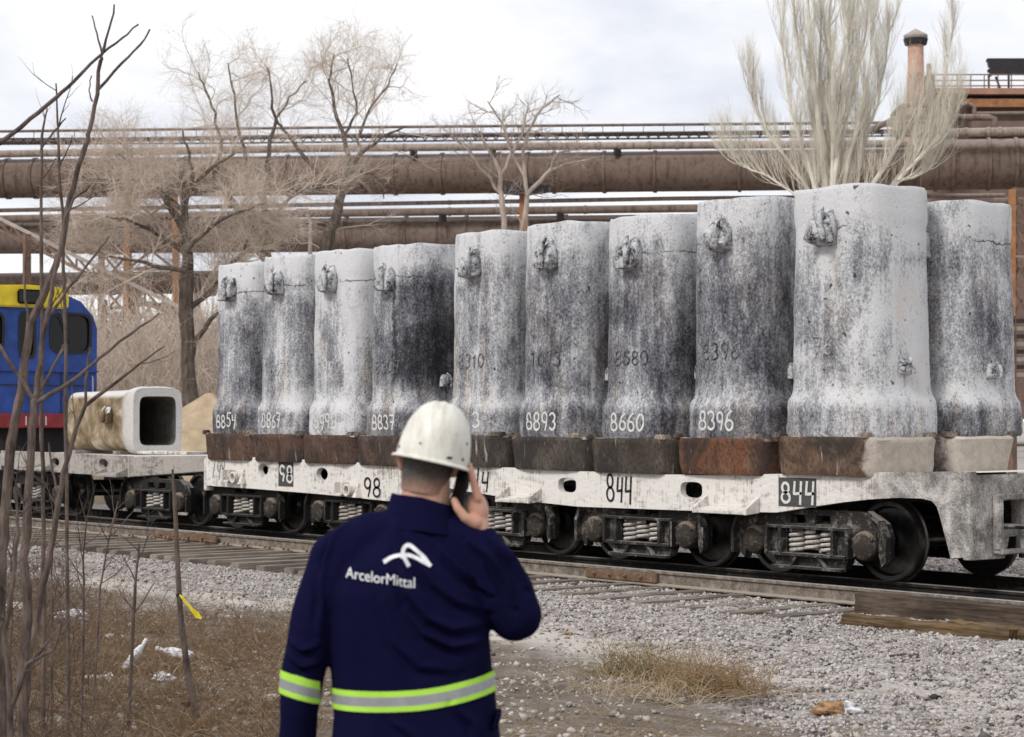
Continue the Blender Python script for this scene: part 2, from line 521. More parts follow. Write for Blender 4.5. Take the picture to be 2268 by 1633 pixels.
def pipe_material(name, lo, hi, rust):
    m = NT(name, 0.85, 0.0, 0.2)
    vec = m.coord('Object', (1, 1, 1))
    big = m.noise(0.35, 5, 0.65, vec)
    fine = m.noise(3.0, 6, 0.7, vec)
    drip = m.noise(1.1, 4, 0.6, m.coord('Object', (3.0, 3.0, 0.18)))
    c = m.mix(big, lo, hi)
    c = m.mix(m.ramp(drip, [(0.5, 0.0), (0.68, 0.75)]), c, rust)
    c = m.mix(m.ramp(fine, [(0.32, 0.55), (0.5, 0.0)]), c, tuple(x * 0.35 for x in lo))
    g = m.n('ShaderNodeNewGeometry')
    sp = m.n('ShaderNodeSeparateXYZ'); m.put(sp.inputs[0], g.outputs['Normal'])
    c = m.mix(m.ramp(sp.outputs[2], [(0.55, 0.0), (0.85, 0.55)]), c, (0.33, 0.28, 0.26))
    m.col(c)
    m.bump(fine, 0.3, 0.05)
    return m.mat
PIPE = pipe_material('rusty_gas_main', (0.10, 0.07, 0.055), (0.205, 0.15, 0.12), (0.065, 0.04, 0.03))
PIPE2 = pipe_material('dusty_brown_pipe', (0.115, 0.084, 0.068), (0.235, 0.18, 0.15), (0.085, 0.056, 0.043))
LAGGED = pipe_material('ragged_lagging', (0.18, 0.14, 0.115), (0.40, 0.325, 0.275), (0.11, 0.08, 0.065))
STEELB = simple('brown_structural_steel', (0.15, 0.095, 0.07), 0.85, 0, 0.4, 3)
ORANGE = simple('rust_orange_steel', (0.27, 0.13, 0.06), 0.85, 0, 0.35, 2)
GREYST = simple('pale_grey_steel', (0.32, 0.275, 0.25), 0.85, 0, 0.25, 3)
BLACKM = simple('sooty_black_steel', (0.03, 0.027, 0.03), 0.8, 0, 0.3, 3)

def lug_material():
    m = NT('lime_crusted_lug', 0.92, 0.0, 0.2)
    o3 = m.coord('Object')
    n_ = m.noise(9.0, 6, 0.7, o3); f = m.noise(45.0, 5, 0.75, o3)
    v = m.math('ADD', m.math('MULTIPLY', n_, 0.7), m.math('MULTIPLY', f, 0.45))
    m.col(m.ramp(v, [(0.47, (0.02, 0.02, 0.023)), (0.53, (0.20, 0.20, 0.21)), (0.62, (0.56, 0.56, 0.57))]))
    m.bump(v, 1.0, 0.03)
    return m.mat
LUG = lug_material()
def worn_frame_material():
    """whitewash that has burnt and scaled off towards the right-hand end of the wagon"""
    m = NT('scaled_whitewash', 0.92, 0.0, 0.2)
    o3 = m.coord('Object', (1, 1, 1), False)
    big = m.noise(1.6, 5, 0.65, o3); chips = m.noise(15.0, 8, 0.72, m.coord('Object', (0.5, 1, 1), False)); grit = m.noise(40.0, 6, 0.75, o3)
    drip = m.noise(14.0, 4, 0.6, m.coord('Object', (2.6, 2.6, 0.22), False))
    f = m.math('ADD', m.math('MULTIPLY', big, 0.45), m.math('ADD', m.math('MULTIPLY', chips, 0.6), m.math('MULTIPLY', drip, 0.4)))
    c = m.ramp(f, [(0.56, (0.22, 0.185, 0.16)), (0.645, (0.48, 0.445, 0.415)), (0.71, (0.67, 0.64, 0.60))])
    x = m.math('ADD', sepz(m)[0], m.math('MULTIPLY', m.math('SUBTRACT', big, 0.5), 3.0))
    w = m.ramp(m.math('DIVIDE', x, 5.0), [(0.55, 0.0), (0.75, 0.85)])
    patch = m.noise(4.5, 4, 0.6, o3, 0.5)
    scale_ = m.ramp(m.math('ADD', m.math('MULTIPLY', grit, 0.55), m.math('MULTIPLY', patch, 0.75)), [(0.52, (0.07, 0.062, 0.058)), (0.63, (0.26, 0.24, 0.225)), (0.76, (0.58, 0.55, 0.52))])
    c = m.mix(w, c, scale_)
    m.col(c)
    h = m.math('ADD', chips, m.math('MULTIPLY', m.math('MULTIPLY', grit, w), 3.0))
    m.bump(h, 0.6, 0.025)
    return m.mat
WORNFRAME = worn_frame_material()

# ------------------------------------------------------------------ ground
V_NEAR, V_RUN, V_FAR = 16.08, 16.95, 18.55      # the three rails
def _ss(a, b, x):
    t = np.clip((x - a) / (b - a), 0, 1)
    return t * t * (3 - 2 * t)
def ground_z(u, v):
    u = np.asarray(u, float); v = np.asarray(v, float)
    base = -0.02 - 0.19 * _ss(4.0, 10.5, v)                       # a gentle fall towards the track
    base = base - 0.06 * np.exp(-((v - 12.0) / 0.8) ** 2) * _ss(-14, -19, u)
    base = base - 0.16 * _ss(13.75, 14.25, v) * (1 - _ss(16.3, 16.8, v)) * _ss(-19.0, -21.5, u)
    lump = 0.035 * np.sin(u * 1.3 + 1.7 * np.sin(v * 0.7)) * np.sin(v * 1.1 + 0.6) + 0.018 * np.sin(u * 3.1 + v * 2.3) + 0.012 * np.sin(u * 5.3 - v * 4.1 + 1)
    off = 1 - _ss(12.2, 14.2, v) * (1 - _ss(21, 26, v))
    return base + lump * off
def axis(lo, hi, step, far_lo, far_hi):
    a = list(np.arange(lo, hi + 1e-6, step))
    s, x = step, hi
    while x < far_hi:
        s *= 1.22; x += s; a.append(x)
    s, x = step, lo
    while x > far_lo:
        s *= 1.22; x -= s; a.insert(0, x)
    return np.array(a)
gu, gv = axis(-36, -2, 0.16, -1400, 700), axis(3, 27, 0.13, -60, 1500)
GU, GV = np.meshgrid(gu, gv, indexing='ij')
GZ = ground_z(GU, GV)
GZ = GZ + 0.012 * rng.standard_normal(GZ.shape) * (np.abs(GV - 12) < 9)
nU, nV = GU.shape
idx = np.arange(nU * nV).reshape(nU, nV)
gf = np.stack([idx[:-1, :-1], idx[1:, :-1], idx[1:, 1:], idx[:-1, 1:]], -1).reshape(-1, 4)
def ground_material():
    m = NT('dusty_yard_soil', 0.95, 0.0, 0.1)
    pos = m.coord('Object', (1, 1, 1), False)
    sp = m.n('ShaderNodeSeparateXYZ'); m.put(sp.inputs[0], pos)
    wob = m.math('MULTIPLY', m.math('SUBTRACT', m.noise(0.45, 5, 0.65, pos), 0.5), 5.0)
    vv = m.math('ADD', sp.outputs[1], wob)
    g1 = m.ramp(m.math('DIVIDE', vv, 20.0), [(0.53, 0.0), (0.58, 1.0)])
    rb = m.math('ADD', m.math('ADD', sp.outputs[0], 12.2), m.math('ADD', m.math('MULTIPLY', m.math('SUBTRACT', vv, 11.46), 1.35), wob))
    g2 = m.ramp(m.math('DIVIDE', m.math('ADD', rb, 2.0), 4.0), [(0.4, 0.0), (0.65, 1.0)])
    grav = m.math('MAXIMUM', g1, g2)
    st = m.n('ShaderNodeTexVoronoi', Scale=26.0); m.put(st.inputs['Vector'], pos)
    stc = m.ramp(st.outputs['Color'], [(0.1, (0.20, 0.175, 0.155)), (0.5, (0.36, 0.325, 0.30)), (0.9, (0.55, 0.51, 0.49))])
    soil = m.ramp(m.noise(2.2, 8, 0.7, pos), [(0.3, (0.12, 0.098, 0.078)), (0.5, (0.21, 0.175, 0.145)), (0.72, (0.36, 0.315, 0.27))])
    fine = m.noise(42.0, 5, 0.75, pos)
    soil = m.mix(m.ramp(fine, [(0.35, 0.6), (0.55, 0.0)]), soil, (0.085, 0.07, 0.058))
    c = m.mix(grav, soil, stc)
    # a pale strip of spilt lime dust beside the ballast
    dn = m.math('ADD', sp.outputs[1], m.math('MULTIPLY', m.math('SUBTRACT', m.noise(0.8, 4, 0.6, pos), 0.5), 1.6))
    strip = m.ramp(m.math('DIVIDE', dn, 20.0), [(0.545, 0.0), (0.565, 0.85), (0.59, 0.85), (0.615, 0.0)])
    brk = m.ramp(m.noise(0.6, 4, 0.6, pos), [(0.30, 0.35), (0.5, 1.0)])
    c = m.mix(m.math('MULTIPLY', strip, brk), c, (0.56, 0.515, 0.465))
    # shade under the wagons, painted dark between the rails
    under_shade = m.ramp(m.math('DIVIDE', sp.outputs[1], 20.0), [(0.800, 0.0), (0.815, 0.95), (0.945, 0.95), (0.97, 0.0)])
    c = m.mix(under_shade, c, (0.014, 0.012, 0.011))
    m.col(c)
    m.bump(m.math('ADD', m.math('MULTIPLY', st.outputs['Distance'], 0.6), fine), 0.8, 0.03)
    return m.mat
GROUND = ground_material()
g = np_mesh('ground', np.stack([GU, GV, GZ], -1).reshape(-1, 3), gf, GROUND, None, True)
tag(g, 'dusty grey brown yard ground with worn soil beside the ballast', 'ground', kind='structure')

# ------------------------------------------------------------------ loose stones
OCT = np.array([[1, 0, 0], [-1, 0, 0], [0, 1, 0], [0, -1, 0], [0, 0, 1], [0, 0, -1]], float)
OCF = np.array([[0, 2, 4], [2, 1, 4], [1, 3, 4], [3, 0, 4], [2, 0, 5], [1, 2, 5], [3, 1, 5], [0, 3, 5]])
def stones(name, u, v, size, label, cat, lift=0.35, z=None, cols=None):
    n = len(u)
    z = ground_z(u, v) if z is None else z
    q = rng.standard_normal((n, 4)); q /= np.linalg.norm(q, axis=1, keepdims=True)
    a, b, c, d = q.T
    R = np.stack([np.stack([1 - 2 * (c * c + d * d), 2 * (b * c - a * d), 2 * (b * d + a * c)], -1),
                  np.stack([2 * (b * c + a * d), 1 - 2 * (b * b + d * d), 2 * (c * d - a * b)], -1),
                  np.stack([2 * (b * d - a * c), 2 * (c * d + a * b), 1 - 2 * (b * b + c * c)], -1)], 1)
    loc = OCT[None] * (size[:, None, None] * rng.uniform(0.6, 1.3, (n, 6, 1)))
    loc = loc * rng.uniform(0.65, 1.25, (n, 1, 3))
    loc = np.einsum('nij,nkj->nki', R, loc)
    loc[:, :, 2] *= 0.8
    V = loc + np.stack([u, v, z + size * lift], -1)[:, None]
    faces = (OCF[None] + (np.arange(n) * 6)[:, None, None]).reshape(-1, 3)
    if cols is None:
        t = rng.beta(2.0, 1.8, n)[:, None]
        cols = (1 - t) * np.array([[0.25, 0.225, 0.21]]) + t * np.array([[0.60, 0.565, 0.545]])
        pick = rng.random(n)
        cols = np.where((pick < 0.12)[:, None], np.array([[0.36, 0.30, 0.26]]) * rng.uniform(0.7, 1.2, (n, 1)), cols)
        cols = np.where((pick > 0.9)[:, None], np.array([[0.12, 0.11, 0.11]]) * rng.uniform(0.6, 1.2, (n, 1)), cols)
    o = np_mesh(name, V.reshape(-1, 3), faces, STONE, None, False, np.repeat(cols, 6, axis=0))
    return tag(o, label, cat, kind='stuff')
def in_view(u, v, z, m=60):
    x, y, f = to_pic(u, v, z)
    return (x > -m) & (x < 2268 + m) & (y < 1633 + m * 2) & (f > 2)
SLEEP = []
_r = random.Random(3)
u = -41.0
while u < -8:
    left_ = u < -20.2
    SLEEP.append((u + _r.uniform(-0.05, 0.05), (14.05 + _r.uniform(-0.12, 0.1)) if left_ else (14.50 + _r.uniform(-0.2, 0.40)),
                  (-0.160 if left_ else -0.165 - 0.02 * (u + 20.5) / 7.0) + _r.uniform(-0.012, 0.0), _r.uniform(-0.02, 0.02)))
    u += 0.58 if u < -21 else 0.66
def clear_of_sleepers(u_, v_):
    ok = np.ones(len(u_), bool)
    for (us, lo, zt_, rz_) in SLEEP:
        ok &= ~((np.abs(u_ - us) < 0.13) & (v_ > lo + 0.02) & (v_ < (16.2 if us < -20.2 else lo + 0.42)))
    return ok
n = 220000
su = rng.uniform(-33, -2.0, n); sv = rng.uniform(7.2, 16.0, n)
wob = np.array([noise.noise((a * 0.35, b * 0.35, 3.0)) for a, b in zip(su, sv)])
dens = np.maximum(_ss(10.9, 11.7, sv + wob * 0.9), _ss(-0.4, 0.7, su + 12.2 + (sv - 11.46) * 1.35 + wob * 1.3))
pale = np.exp(-((sv - 11.6 + wob * 0.5) / 0.42) ** 2) * _ss(-11.2, -12.4, su + wob)
left = _ss(-18.5, -21.5, su + (sv - 11) * 0.9)
dens = dens * (1 - 0.93 * pale) * (1 - 0.9 * _ss(13.8, 14.1, sv) * _ss(-19.5, -21, su)) * (1 - 0.75 * left * (1 - _ss(12.6, 13.6, sv)))
dens = np.maximum(dens, 0.05 + 0.12 * (wob > 0.1))
keep = (rng.random(n) < dens) & in_view(su, sv, -0.2, 420) & (clear_of_sleepers(su, sv) | (rng.random(n) < 0.06))
su, sv = su[keep], sv[keep]
stones('gravel', su, sv, rng.gamma(4.5, 0.0031, len(su)).clip(0.006, 0.04), 'pale grey pink crushed stone ballast beside the track', 'gravel')
n = 26000
su = rng.uniform(-40, -6, n); sv = rng.uniform(16.0, 24.0, n)
keep = in_view(su, sv, -0.2)
su, sv = su[keep], sv[keep]
t_ = rng.beta(2.0, 1.8, len(su))[:, None]
bc = (1 - t_) * np.array([[0.17, 0.15, 0.135]]) + t_ * np.array([[0.55, 0.51, 0.48]])
bc = np.where(((sv < 19.3))[:, None], bc * 0.09, bc)          # wagon shade painted on the stones between the rails
stones('gravel_bed', su, sv, rng.gamma(6.0, 0.0042, len(su)).clip(0.012, 0.05), 'stone ballast between and behind the rails, blackened between them as painted shade', 'gravel', 0.35, None, bc)
n = 4200
su = rng.uniform(-13, -4, n); sv = rng.uniform(4.5, 10.0, n)
keep = in_view(su, sv, -0.1) & (rng.random(n) < 0.5)
su, sv = su[keep], sv[keep]
fl = rng.gamma(4.0, 0.0055, len(su)).clip(0.008, 0.05)
fc = np.array([[0.40, 0.36, 0.32]]) * rng.uniform(0.6, 1.35, (len(su), 1))
stones('soil_chips', su, sv, fl, 'flat pale stone chips trodden into the bare soil', 'stones', 0.1, None, fc)

# ------------------------------------------------------------------ track
trk = thing('railway_track', 'railway track with brown rails and weathered sleepers under the mould wagons', 'railway track', (-20, 17.3, -0.18))
def rail_profile():
    return [(-0.072, -0.18), (0.072, -0.18), (0.072, -0.168), (0.012, -0.148), (0.010, -0.045), (0.036, -0.034), (0.036, -0.004), (0.030, 0.0), (-0.030, 0.0), (-0.036, -0.004), (-0.036, -0.034), (-0.010, -0.045), (-0.012, -0.148), (-0.072, -0.168)]
def add_rail(v, u0, u1, name='rail', bend=0.0, parent=trk, web=None):
    mb = MB(); pr = rail_profile(); k = len(pr)
    us = np.linspace(u0, u1, 60)
    vs = []; fs = []; ms = []
    for i, u in enumerate(us):
        dv = bend * max(0.0, (-24 - u) / 14.0) ** 1.5
        for (a, z) in pr: vs.append((u, v + a + dv, z))
    for i in range(len(us) - 1):
        for j in range(k):
            mb.m.append(1 if j in (6, 7, 8) else 0)
            fs.append((i * k + j, i * k + (j + 1) % k, (i + 1) * k + (j + 1) % k, (i + 1) * k + j))
    mb.v = vs; mb.f = fs
    return mb.build(name, [web or RAILSIDE, RAILTOP], parent)
near_rail = add_rail(V_NEAR, -60, 6, 'rail', -0.35)
add_rail(V_RUN, -75, 6, web=RAILSHADE)
add_rail(V_FAR, -75, 6, web=RAILSHADE)
sl_me = None
def add_sleeper(u, v0, v1, zt, rz, w=0.24):
    mb = MB(); mb.box((u, (v0 + v1) / 2, zt - 0.09), (w, v1 - v0, 0.18), rz)
    return mb.build('sleeper', SLEEPER, trk, bevel=0.012)
for (us, lo, zt_, rz_) in SLEEP: add_sleeper(us, lo, 19.6, zt_, rz_, 0.23)
# tie plates and spikes where the sleepers lie open
pl = MB()
pl.bb(-0.10, 0.10, -0.16, 0.16, -0.012, 0.010)
for sx, sy in ((-0.06, -0.12), (0.06, -0.12), (-0.06, 0.12), (0.06, 0.12)):
    pl.lathe((sx, sy, 0.008), (0, 0, 1), [(0, 0.02), (0.035, 0.02), (0.045, 0.012)], 8)
plo = None
for k_ in range(24):
    uu = SLEEP[18 + k_][0]
    if uu > -21: break
    dv = -0.35 * max(0.0, (-24 - uu) / 14.0) ** 1.5
    if plo is None:
        plo = pl.build('tie_plate', RUST, None)
        link_o = plo
        COL.objects.unlink(plo); COL.objects.link(plo)
    else:
        link_o = plo.copy(); COL.objects.link(link_o)
    link_o.parent = trk
    link_o.location = Vector((uu, V_NEAR + dv, -0.168)) - trk.location
# fishplate with bolts at the rail joints
for (ua, ub) in ((onv(1299, 1270, V_NEAR - 0.04).x, onv(1456, 1282, V_NEAR - 0.04).x), (onv(335, 1183, 15.9).x, onv(480, 1192, 15.95).x)):
    dv = -0.35 * max(0.0, (-24 - ua) / 14.0) ** 1.5
    fp = MB().bb(ua, ub, V_NEAR + dv - 0.062, V_NEAR + dv - 0.018, -0.150, -0.040).build('fishplate', RUST, trk, bevel=0.008)
    for t in (0.14, 0.36, 0.58, 0.80):
        b_ = MB().lathe((ua + (ub - ua) * t, V_NEAR + dv - 0.062, -0.095), (0, -1, 0), [(0, 0.024), (0.02, 0.024), (0.021, 0.013), (0.045, 0.012)], 6).build('bolt', RUST, None)
        b_.parent = fp
        b_.data.transform(Matrix.Translation(-trk.location))

# ------------------------------------------------------------------ hand painted figures
def arc(cx, cz, rx, rz, a0, a1, n=12):
    return [(cx + rx * math.cos(math.radians(a0 + (a1 - a0) * i / n)), cz + rz * math.sin(math.radians(a0 + (a1 - a0) * i / n))) for i in range(n + 1)]
DIG = {
    '0': [arc(0.3, 0.5, 0.26, 0.48, 100, 460, 18)],
    '1': [[(0.12, 0.75), (0.32, 1.0), (0.32, 0.0)]],
    '2': [arc(0.3, 0.72, 0.25, 0.27, 160, -35, 10) + [(0.05, 0.02), (0.58, 0.02)]],
    '3': [arc(0.28, 0.74, 0.24, 0.25, 150, -80, 10) + arc(0.28, 0.26, 0.27, 0.25, 85, -150, 10)],
    '4': [[(0.12, 1.0), (0.08, 0.45), (0.50, 0.48)], [(0.50, 1.0), (0.46, 0.0)]],
    '5': [[(0.55, 0.98), (0.14, 0.98), (0.12, 0.58)] + arc(0.28, 0.32, 0.26, 0.30, 110, -140, 12)],
    '6': [[(0.48, 0.99), (0.22, 0.78)] + arc(0.30, 0.27, 0.25, 0.26, 160, 520, 18)],
    '7': [[(0.06, 0.98), (0.54, 0.98), (0.26, 0.0)], [(0.18, 0.52), (0.50, 0.52)]],
    '8': [arc(0.3, 0.74, 0.21, 0.24, -90, 270, 16) + arc(0.3, 0.25, 0.26, 0.25, 90, -270, 16)],
    '9': [arc(0.3, 0.70, 0.23, 0.28, 20, 380, 16) + [(0.50, 0.45), (0.36, 0.0)]],
    'y': [[(0.06, 0.95), (0.12, 0.55), (0.46, 0.58)], [(0.52, 1.0), (0.40, 0.0), (0.34, -0.12)]],
    '/': [[(0.5, 1.0), (0.1, 0.0)]],
    ' ': [],
}
def strokes(text, w=0.72, seed=0, jit=0.05):
    r = random.Random(seed)
    res = []
    x = 0.0
    for ch in text:
        s_ = r.uniform(0.92, 1.08); dz = r.uniform(-jit, jit); sl = r.uniform(-0.06, 0.10)
        for st in DIG[ch]:
            res.append([(x + (a + sl * b) * s_, b * s_ + dz) for a, b in st])
        x += w * s_
    return res, x - 0.12
def ribbon(mb, pts, hw, mapf):
    """a painted stroke: a strip along pts (a list of 2-D points), each cross pair mapped to 3-D by mapf"""
    # resample
    fine = []
    for i in range(len(pts) - 1):
        a, b = Vector(pts[i]), Vector(pts[i + 1])
        n_ = max(1, int((b - a).length / (hw * 1.5)))
        for k in range(n_): fine.append(a.lerp(b, k / n_))
    fine.append(Vector(pts[-1]))
    L_, R_ = [], []
    for i, p in enumerate(fine):
        d = (fine[min(i + 1, len(fine) - 1)] - fine[max(i - 1, 0)])
        if d.length < 1e-9: d = Vector((1, 0))
        d.normalize()
        nn = Vector((-d.y, d.x))
        hh = hw * (1 + 0.25 * noise.noise((p.x * 40, p.y * 40, 1.7)))
        e = d * hw * (0.7 if i == len(fine) - 1 else (-0.7 if i == 0 else 0))
        L_.append(mapf(p + nn * hh + e)); R_.append(mapf(p - nn * hh + e))
    if any(q is None for q in L_ + R_): return
    k = len(L_)
    mb.add(L_ + R_, [(i, i + 1, k + i + 1, k + i) for i in range(k - 1)])
def paint_text(name, text, x0, z0, width, height, hw, mapf, mat, parent, seed=0):
    st, tot = strokes(text, 0.72, seed)
    mb = MB()
    sx, sz = width / tot, height
    for s_ in st:
        ribbon(mb, [(x0 + a * sx, z0 + b * sz) for a, b in s_], hw, mapf)
    return mb.build(name, mat, parent)

def paint_mat(name, c, cover=0.45):
    m = NT(name, 0.9, 0, 0.1)
    f = m.noise(45.0, 4, 0.7, m.coord('Object'))
    m.col(m.ramp(f, [(0.3, tuple(x * 0.55 for x in c)), (cover, c)]))
    return m.mat
WHITE_PAINT = paint_mat('white_brush_paint', (0.60, 0.59, 0.57))
BLACK_PAINT = paint_mat('black_brush_paint', (0.045, 0.043, 0.043), 0.8)
GREY_PAINT = paint_mat('charcoal_panel_paint', (0.085, 0.083, 0.083), 0.6)
FAINT_PAINT = paint_mat('faded_grey_paint', (0.30, 0.29, 0.29), 0.6)

# ------------------------------------------------------------------ wagons
def circ(cx, cz, rx, rz, n=18, p=2.0):
    res = []
    for i in range(n):
        t = 2 * math.pi * i / n
        c, s_ = math.cos(t), math.sin(t)
        res.append((cx + rx * math.copysign(abs(c) ** (2 / p), c), cz + rz * math.copysign(abs(s_) ** (2 / p), s_)))
    return res
VF, VB = 16.40, 19.10
def pic_uz(pts, v=VF):
    return [(q.x, q.z) for q in (onv(x, y, v) for x, y in pts)]

HB = 0.82
WR = 0.44
def wheel_mb(c, face):
    """c: centre on the rail; face = -1 for the outside looking towards the camera"""
    mb = MB()
    f = face
    mb.lathe(c, (0, 1, 0), [(f * 0.07, 0.10), (f * 0.07, 0.15), (f * 0.015, 0.18), (f * 0.015, WR - 0.085), (f * 0.065, WR - 0.06), (f * 0.065, WR - 0.012), (f * 0.055, WR - 0.004),
                           (-f * 0.035, WR), (-f * 0.045, WR + 0.022), (-f * 0.062, WR + 0.022), (-f * 0.066, WR + 0.01), (-f * 0.066, 0.11)], 40)
    return mb
SPRING_ME = []
def spring_mesh(r=0.09, wire=0.0195, h=0.255, turns=3.9):
    mb = MB()
    n_ = int(turns * 14)
    mb.tube([(r * math.cos(2 * math.pi * turns * i / n_), r * math.sin(2 * math.pi * turns * i / n_), wire + (h - 2 * wire) * i / n_) for i in range(n_ + 1)], wire, 7)
    return mb
def make_bogie(uc, wagon, BOGIE=BOGIE):
    """one two-axle bogie: side frames, three coil springs a side, round axle boxes, wheels"""
    bg_ = None
    for side, vs_ in ((-1, V_RUN - 0.38), (1, V_FAR + 0.38)):
        s = side
        outer = [(-1.10, 0.26), (-1.12, 0.50), (-1.06, 0.64), (-0.92, 0.73), (-0.70, 0.76), (0.70, 0.76), (0.92, 0.73), (1.06, 0.64), (1.12, 0.50), (1.10, 0.26), (1.02, 0.18),
                 (0.985, 0.30), (0.985, 0.47), (0.93, 0.55), (0.70, 0.55), (0.655, 0.47), (0.655, 0.27), (0.56, 0.25), (0.50, 0.125), (-0.50, 0.125), (-0.56, 0.25), (-0.655, 0.27), (-0.655, 0.47), (-0.70, 0.55), (-0.93, 0.55), (-0.985, 0.47), (-0.985, 0.30), (-1.02, 0.18)]
        outer = [(uc + a, b) for a, b in outer]
        win = [(uc - 0.36, 0.275), (uc + 0.36, 0.275), (uc + 0.36, 0.545), (uc - 0.36, 0.545)]
        w2 = [(uc - 0.30, 0.60), (uc - 0.05, 0.60), (uc - 0.09, 0.70), (uc - 0.30, 0.70)]
        w3 = [(uc + 0.05, 0.60), (uc + 0.30, 0.60), (uc + 0.30, 0.70), (uc + 0.09, 0.70)]
        mb = MB()
        mb.plate(outer, [win, w2, w3], vs_ - 0.03, vs_ + 0.08)
        # flanges that stand proud of the web
        y0, y1 = vs_ - s * -0.03, vs_ + s * 0.10
        lo, hi = min(vs_ + s * 0.025, vs_ + s * 0.115), max(vs_ + s * 0.025, vs_ + s * 0.115)
        mb.bb(uc - 0.52, uc + 0.52, lo, hi, 0.105, 0.135)
        mb.bb(uc - 0.60, uc + 0.60, lo, hi, 0.245, 0.275)
        mb.bb(uc - 0.60, uc + 0.60, lo, hi, 0.548, 0.575)
        for q in (-1, 1):
            # hood rib over each axle box
            rib = [(1.13, 0.24), (1.135, 0.50), (1.06, 0.66), (0.90, 0.755)]
            for i in range(3):
                a, b = rib[i], rib[i + 1]
                mb.beam((uc + q * a[0], (lo + hi) / 2, a[1]), (uc + q * b[0], (lo + hi) / 2, b[1]), hi - lo, 0.045)
            mb.bb(uc + q * 0.39 - 0.02, uc + q * 0.39 + 0.02, lo, hi, 0.27, 0.55)
            mb.bb(uc + q * 0.60 - 0.02, uc + q * 0.60 + 0.02, lo, hi, 0.25, 0.55)
            mb.beam((uc + q * 0.25, (lo + hi) / 2, 0.13), (uc + q * 0.15, (lo + hi) / 2, 0.25), hi - lo - 0.03, 0.03)
        fr = mb.build('bogie_frame', BOGIE, wagon, bevel=0.006) if s < 0 else None
        if s > 0:
            fr = MB(); fr.plate(outer, [win], vs_ - 0.05, vs_ + 0.03); fr = fr.build('bogie_frame', BOGIE, wagon)
        def sub(mbx, nm, mt, smooth=True):
            o = mbx.build(nm, mt, None, smooth=smooth)
            o.data.transform(Matrix.Translation(-wloc(wagon)))
            o.parent = fr
            return o
        for q in (-1, 1):
            ax = uc + q * HB
            if s < 0:
                bx_ = MB()
                bx_.lathe((ax, vs_ + 0.10, 0.395), (0, -1, 0), [(0, 0.165), (0.16, 0.165), (0.19, 0.158), (0.215, 0.13), (0.222, 0.08), (0.235, 0.06), (0.236, 0.0)], 22)
                bx_.bb(ax - 0.15, ax + 0.15, vs_ - 0.05, vs_ + 0.1, 0.40, 0.555)
                for t in (0.5, 2.6, 3.9, 5.6):
                    bx_.lathe((ax + 0.142 * math.cos(t), vs_ - 0.085, 0.395 + 0.142 * math.sin(t)), (0, -1, 0), [(0, 0.02), (0.03, 0.02), (0.034, 0.01)], 6)
                sub(bx_, 'axle_box', BOXM)
            vr = V_RUN if s < 0 else V_FAR
            sub(wheel_mb((ax, vr, WR), s if s < 0 else 1), 'wheel', WHEEL)
        if s < 0:
            for du in (-0.235, 0.0, 0.235):
                if not SPRING_ME:
                    sp_ = spring_mesh().build('coil_spring', SPRING, None, smooth=True)
                    SPRING_ME.append(sp_.data)
                    so = sp_
                else:
                    so = bpy.data.objects.new('coil_spring', SPRING_ME[0]); COL.objects.link(so)
                so.parent = fr
                so.location = Vector((uc + du, vs_ + 0.03, 0.285)) - wloc(wagon)
                so.rotation_euler = (0, 0, du * 9)
    for q in (-1, 1):
        MB().tube([(uc + q * HB, V_RUN, WR), (uc + q * HB, V_FAR, WR)], 0.085, 12).build('axle', WHEEL, wagon, smooth=True)
    MB().bb(uc - 0.22, uc + 0.22, V_RUN - 0.3, V_FAR + 0.3, 0.40, 0.62).build('bolster', BOGIE, wagon, bevel=0.01)

def ledge(wagon, ua, ub, zb, zt, depth=0.22, mat=None):
    """cast step with two cheeks standing out of the frame side"""
    mb = MB()
    mb.box(((ua + ub) / 2, VF - depth / 2 - 0.001, zb + 0.02), (ub - ua, depth, 0.04), Matrix.Rotation(0.16, 3, 'X'))
    for uu in (ua, ub):
        mb.add([(uu - 0.022, VF - 0.002, zb), (uu - 0.022, VF - depth, zb - 0.02), (uu - 0.022, VF - depth, zb + 0.05), (uu - 0.022, VF - 0.002, zt),
                (uu + 0.022, VF - 0.002, zb), (uu + 0.022, VF - depth, zb - 0.02), (uu + 0.022, VF - depth, zb + 0.05), (uu + 0.022, VF - 0.002, zt)],
               [(0, 1, 2, 3), (4, 7, 6, 5), (0, 4, 5, 1), (1, 5, 6, 2), (2, 6, 7, 3), (0, 3, 7, 4)])
    return mb.build('step_bracket', mat or WHITEWASH, wagon, bevel=0.006)
def flat_map(v):
    return lambda p: Vector((p[0], v, p[1]))
def pic_text(name, text, x0, y0, x1, y1, hw, mat, parent, seed=0, v=VF, cant=0.0):
    """figures painted on a frame side, between two picture corners"""
    a, b = onv(x0, y1, v), onv(x1, y0, v)
    return paint_text(name, text, a.x, a.z, b.x - a.x, b.z - a.z, hw, flat_map(v - 0.005), mat, parent, seed)

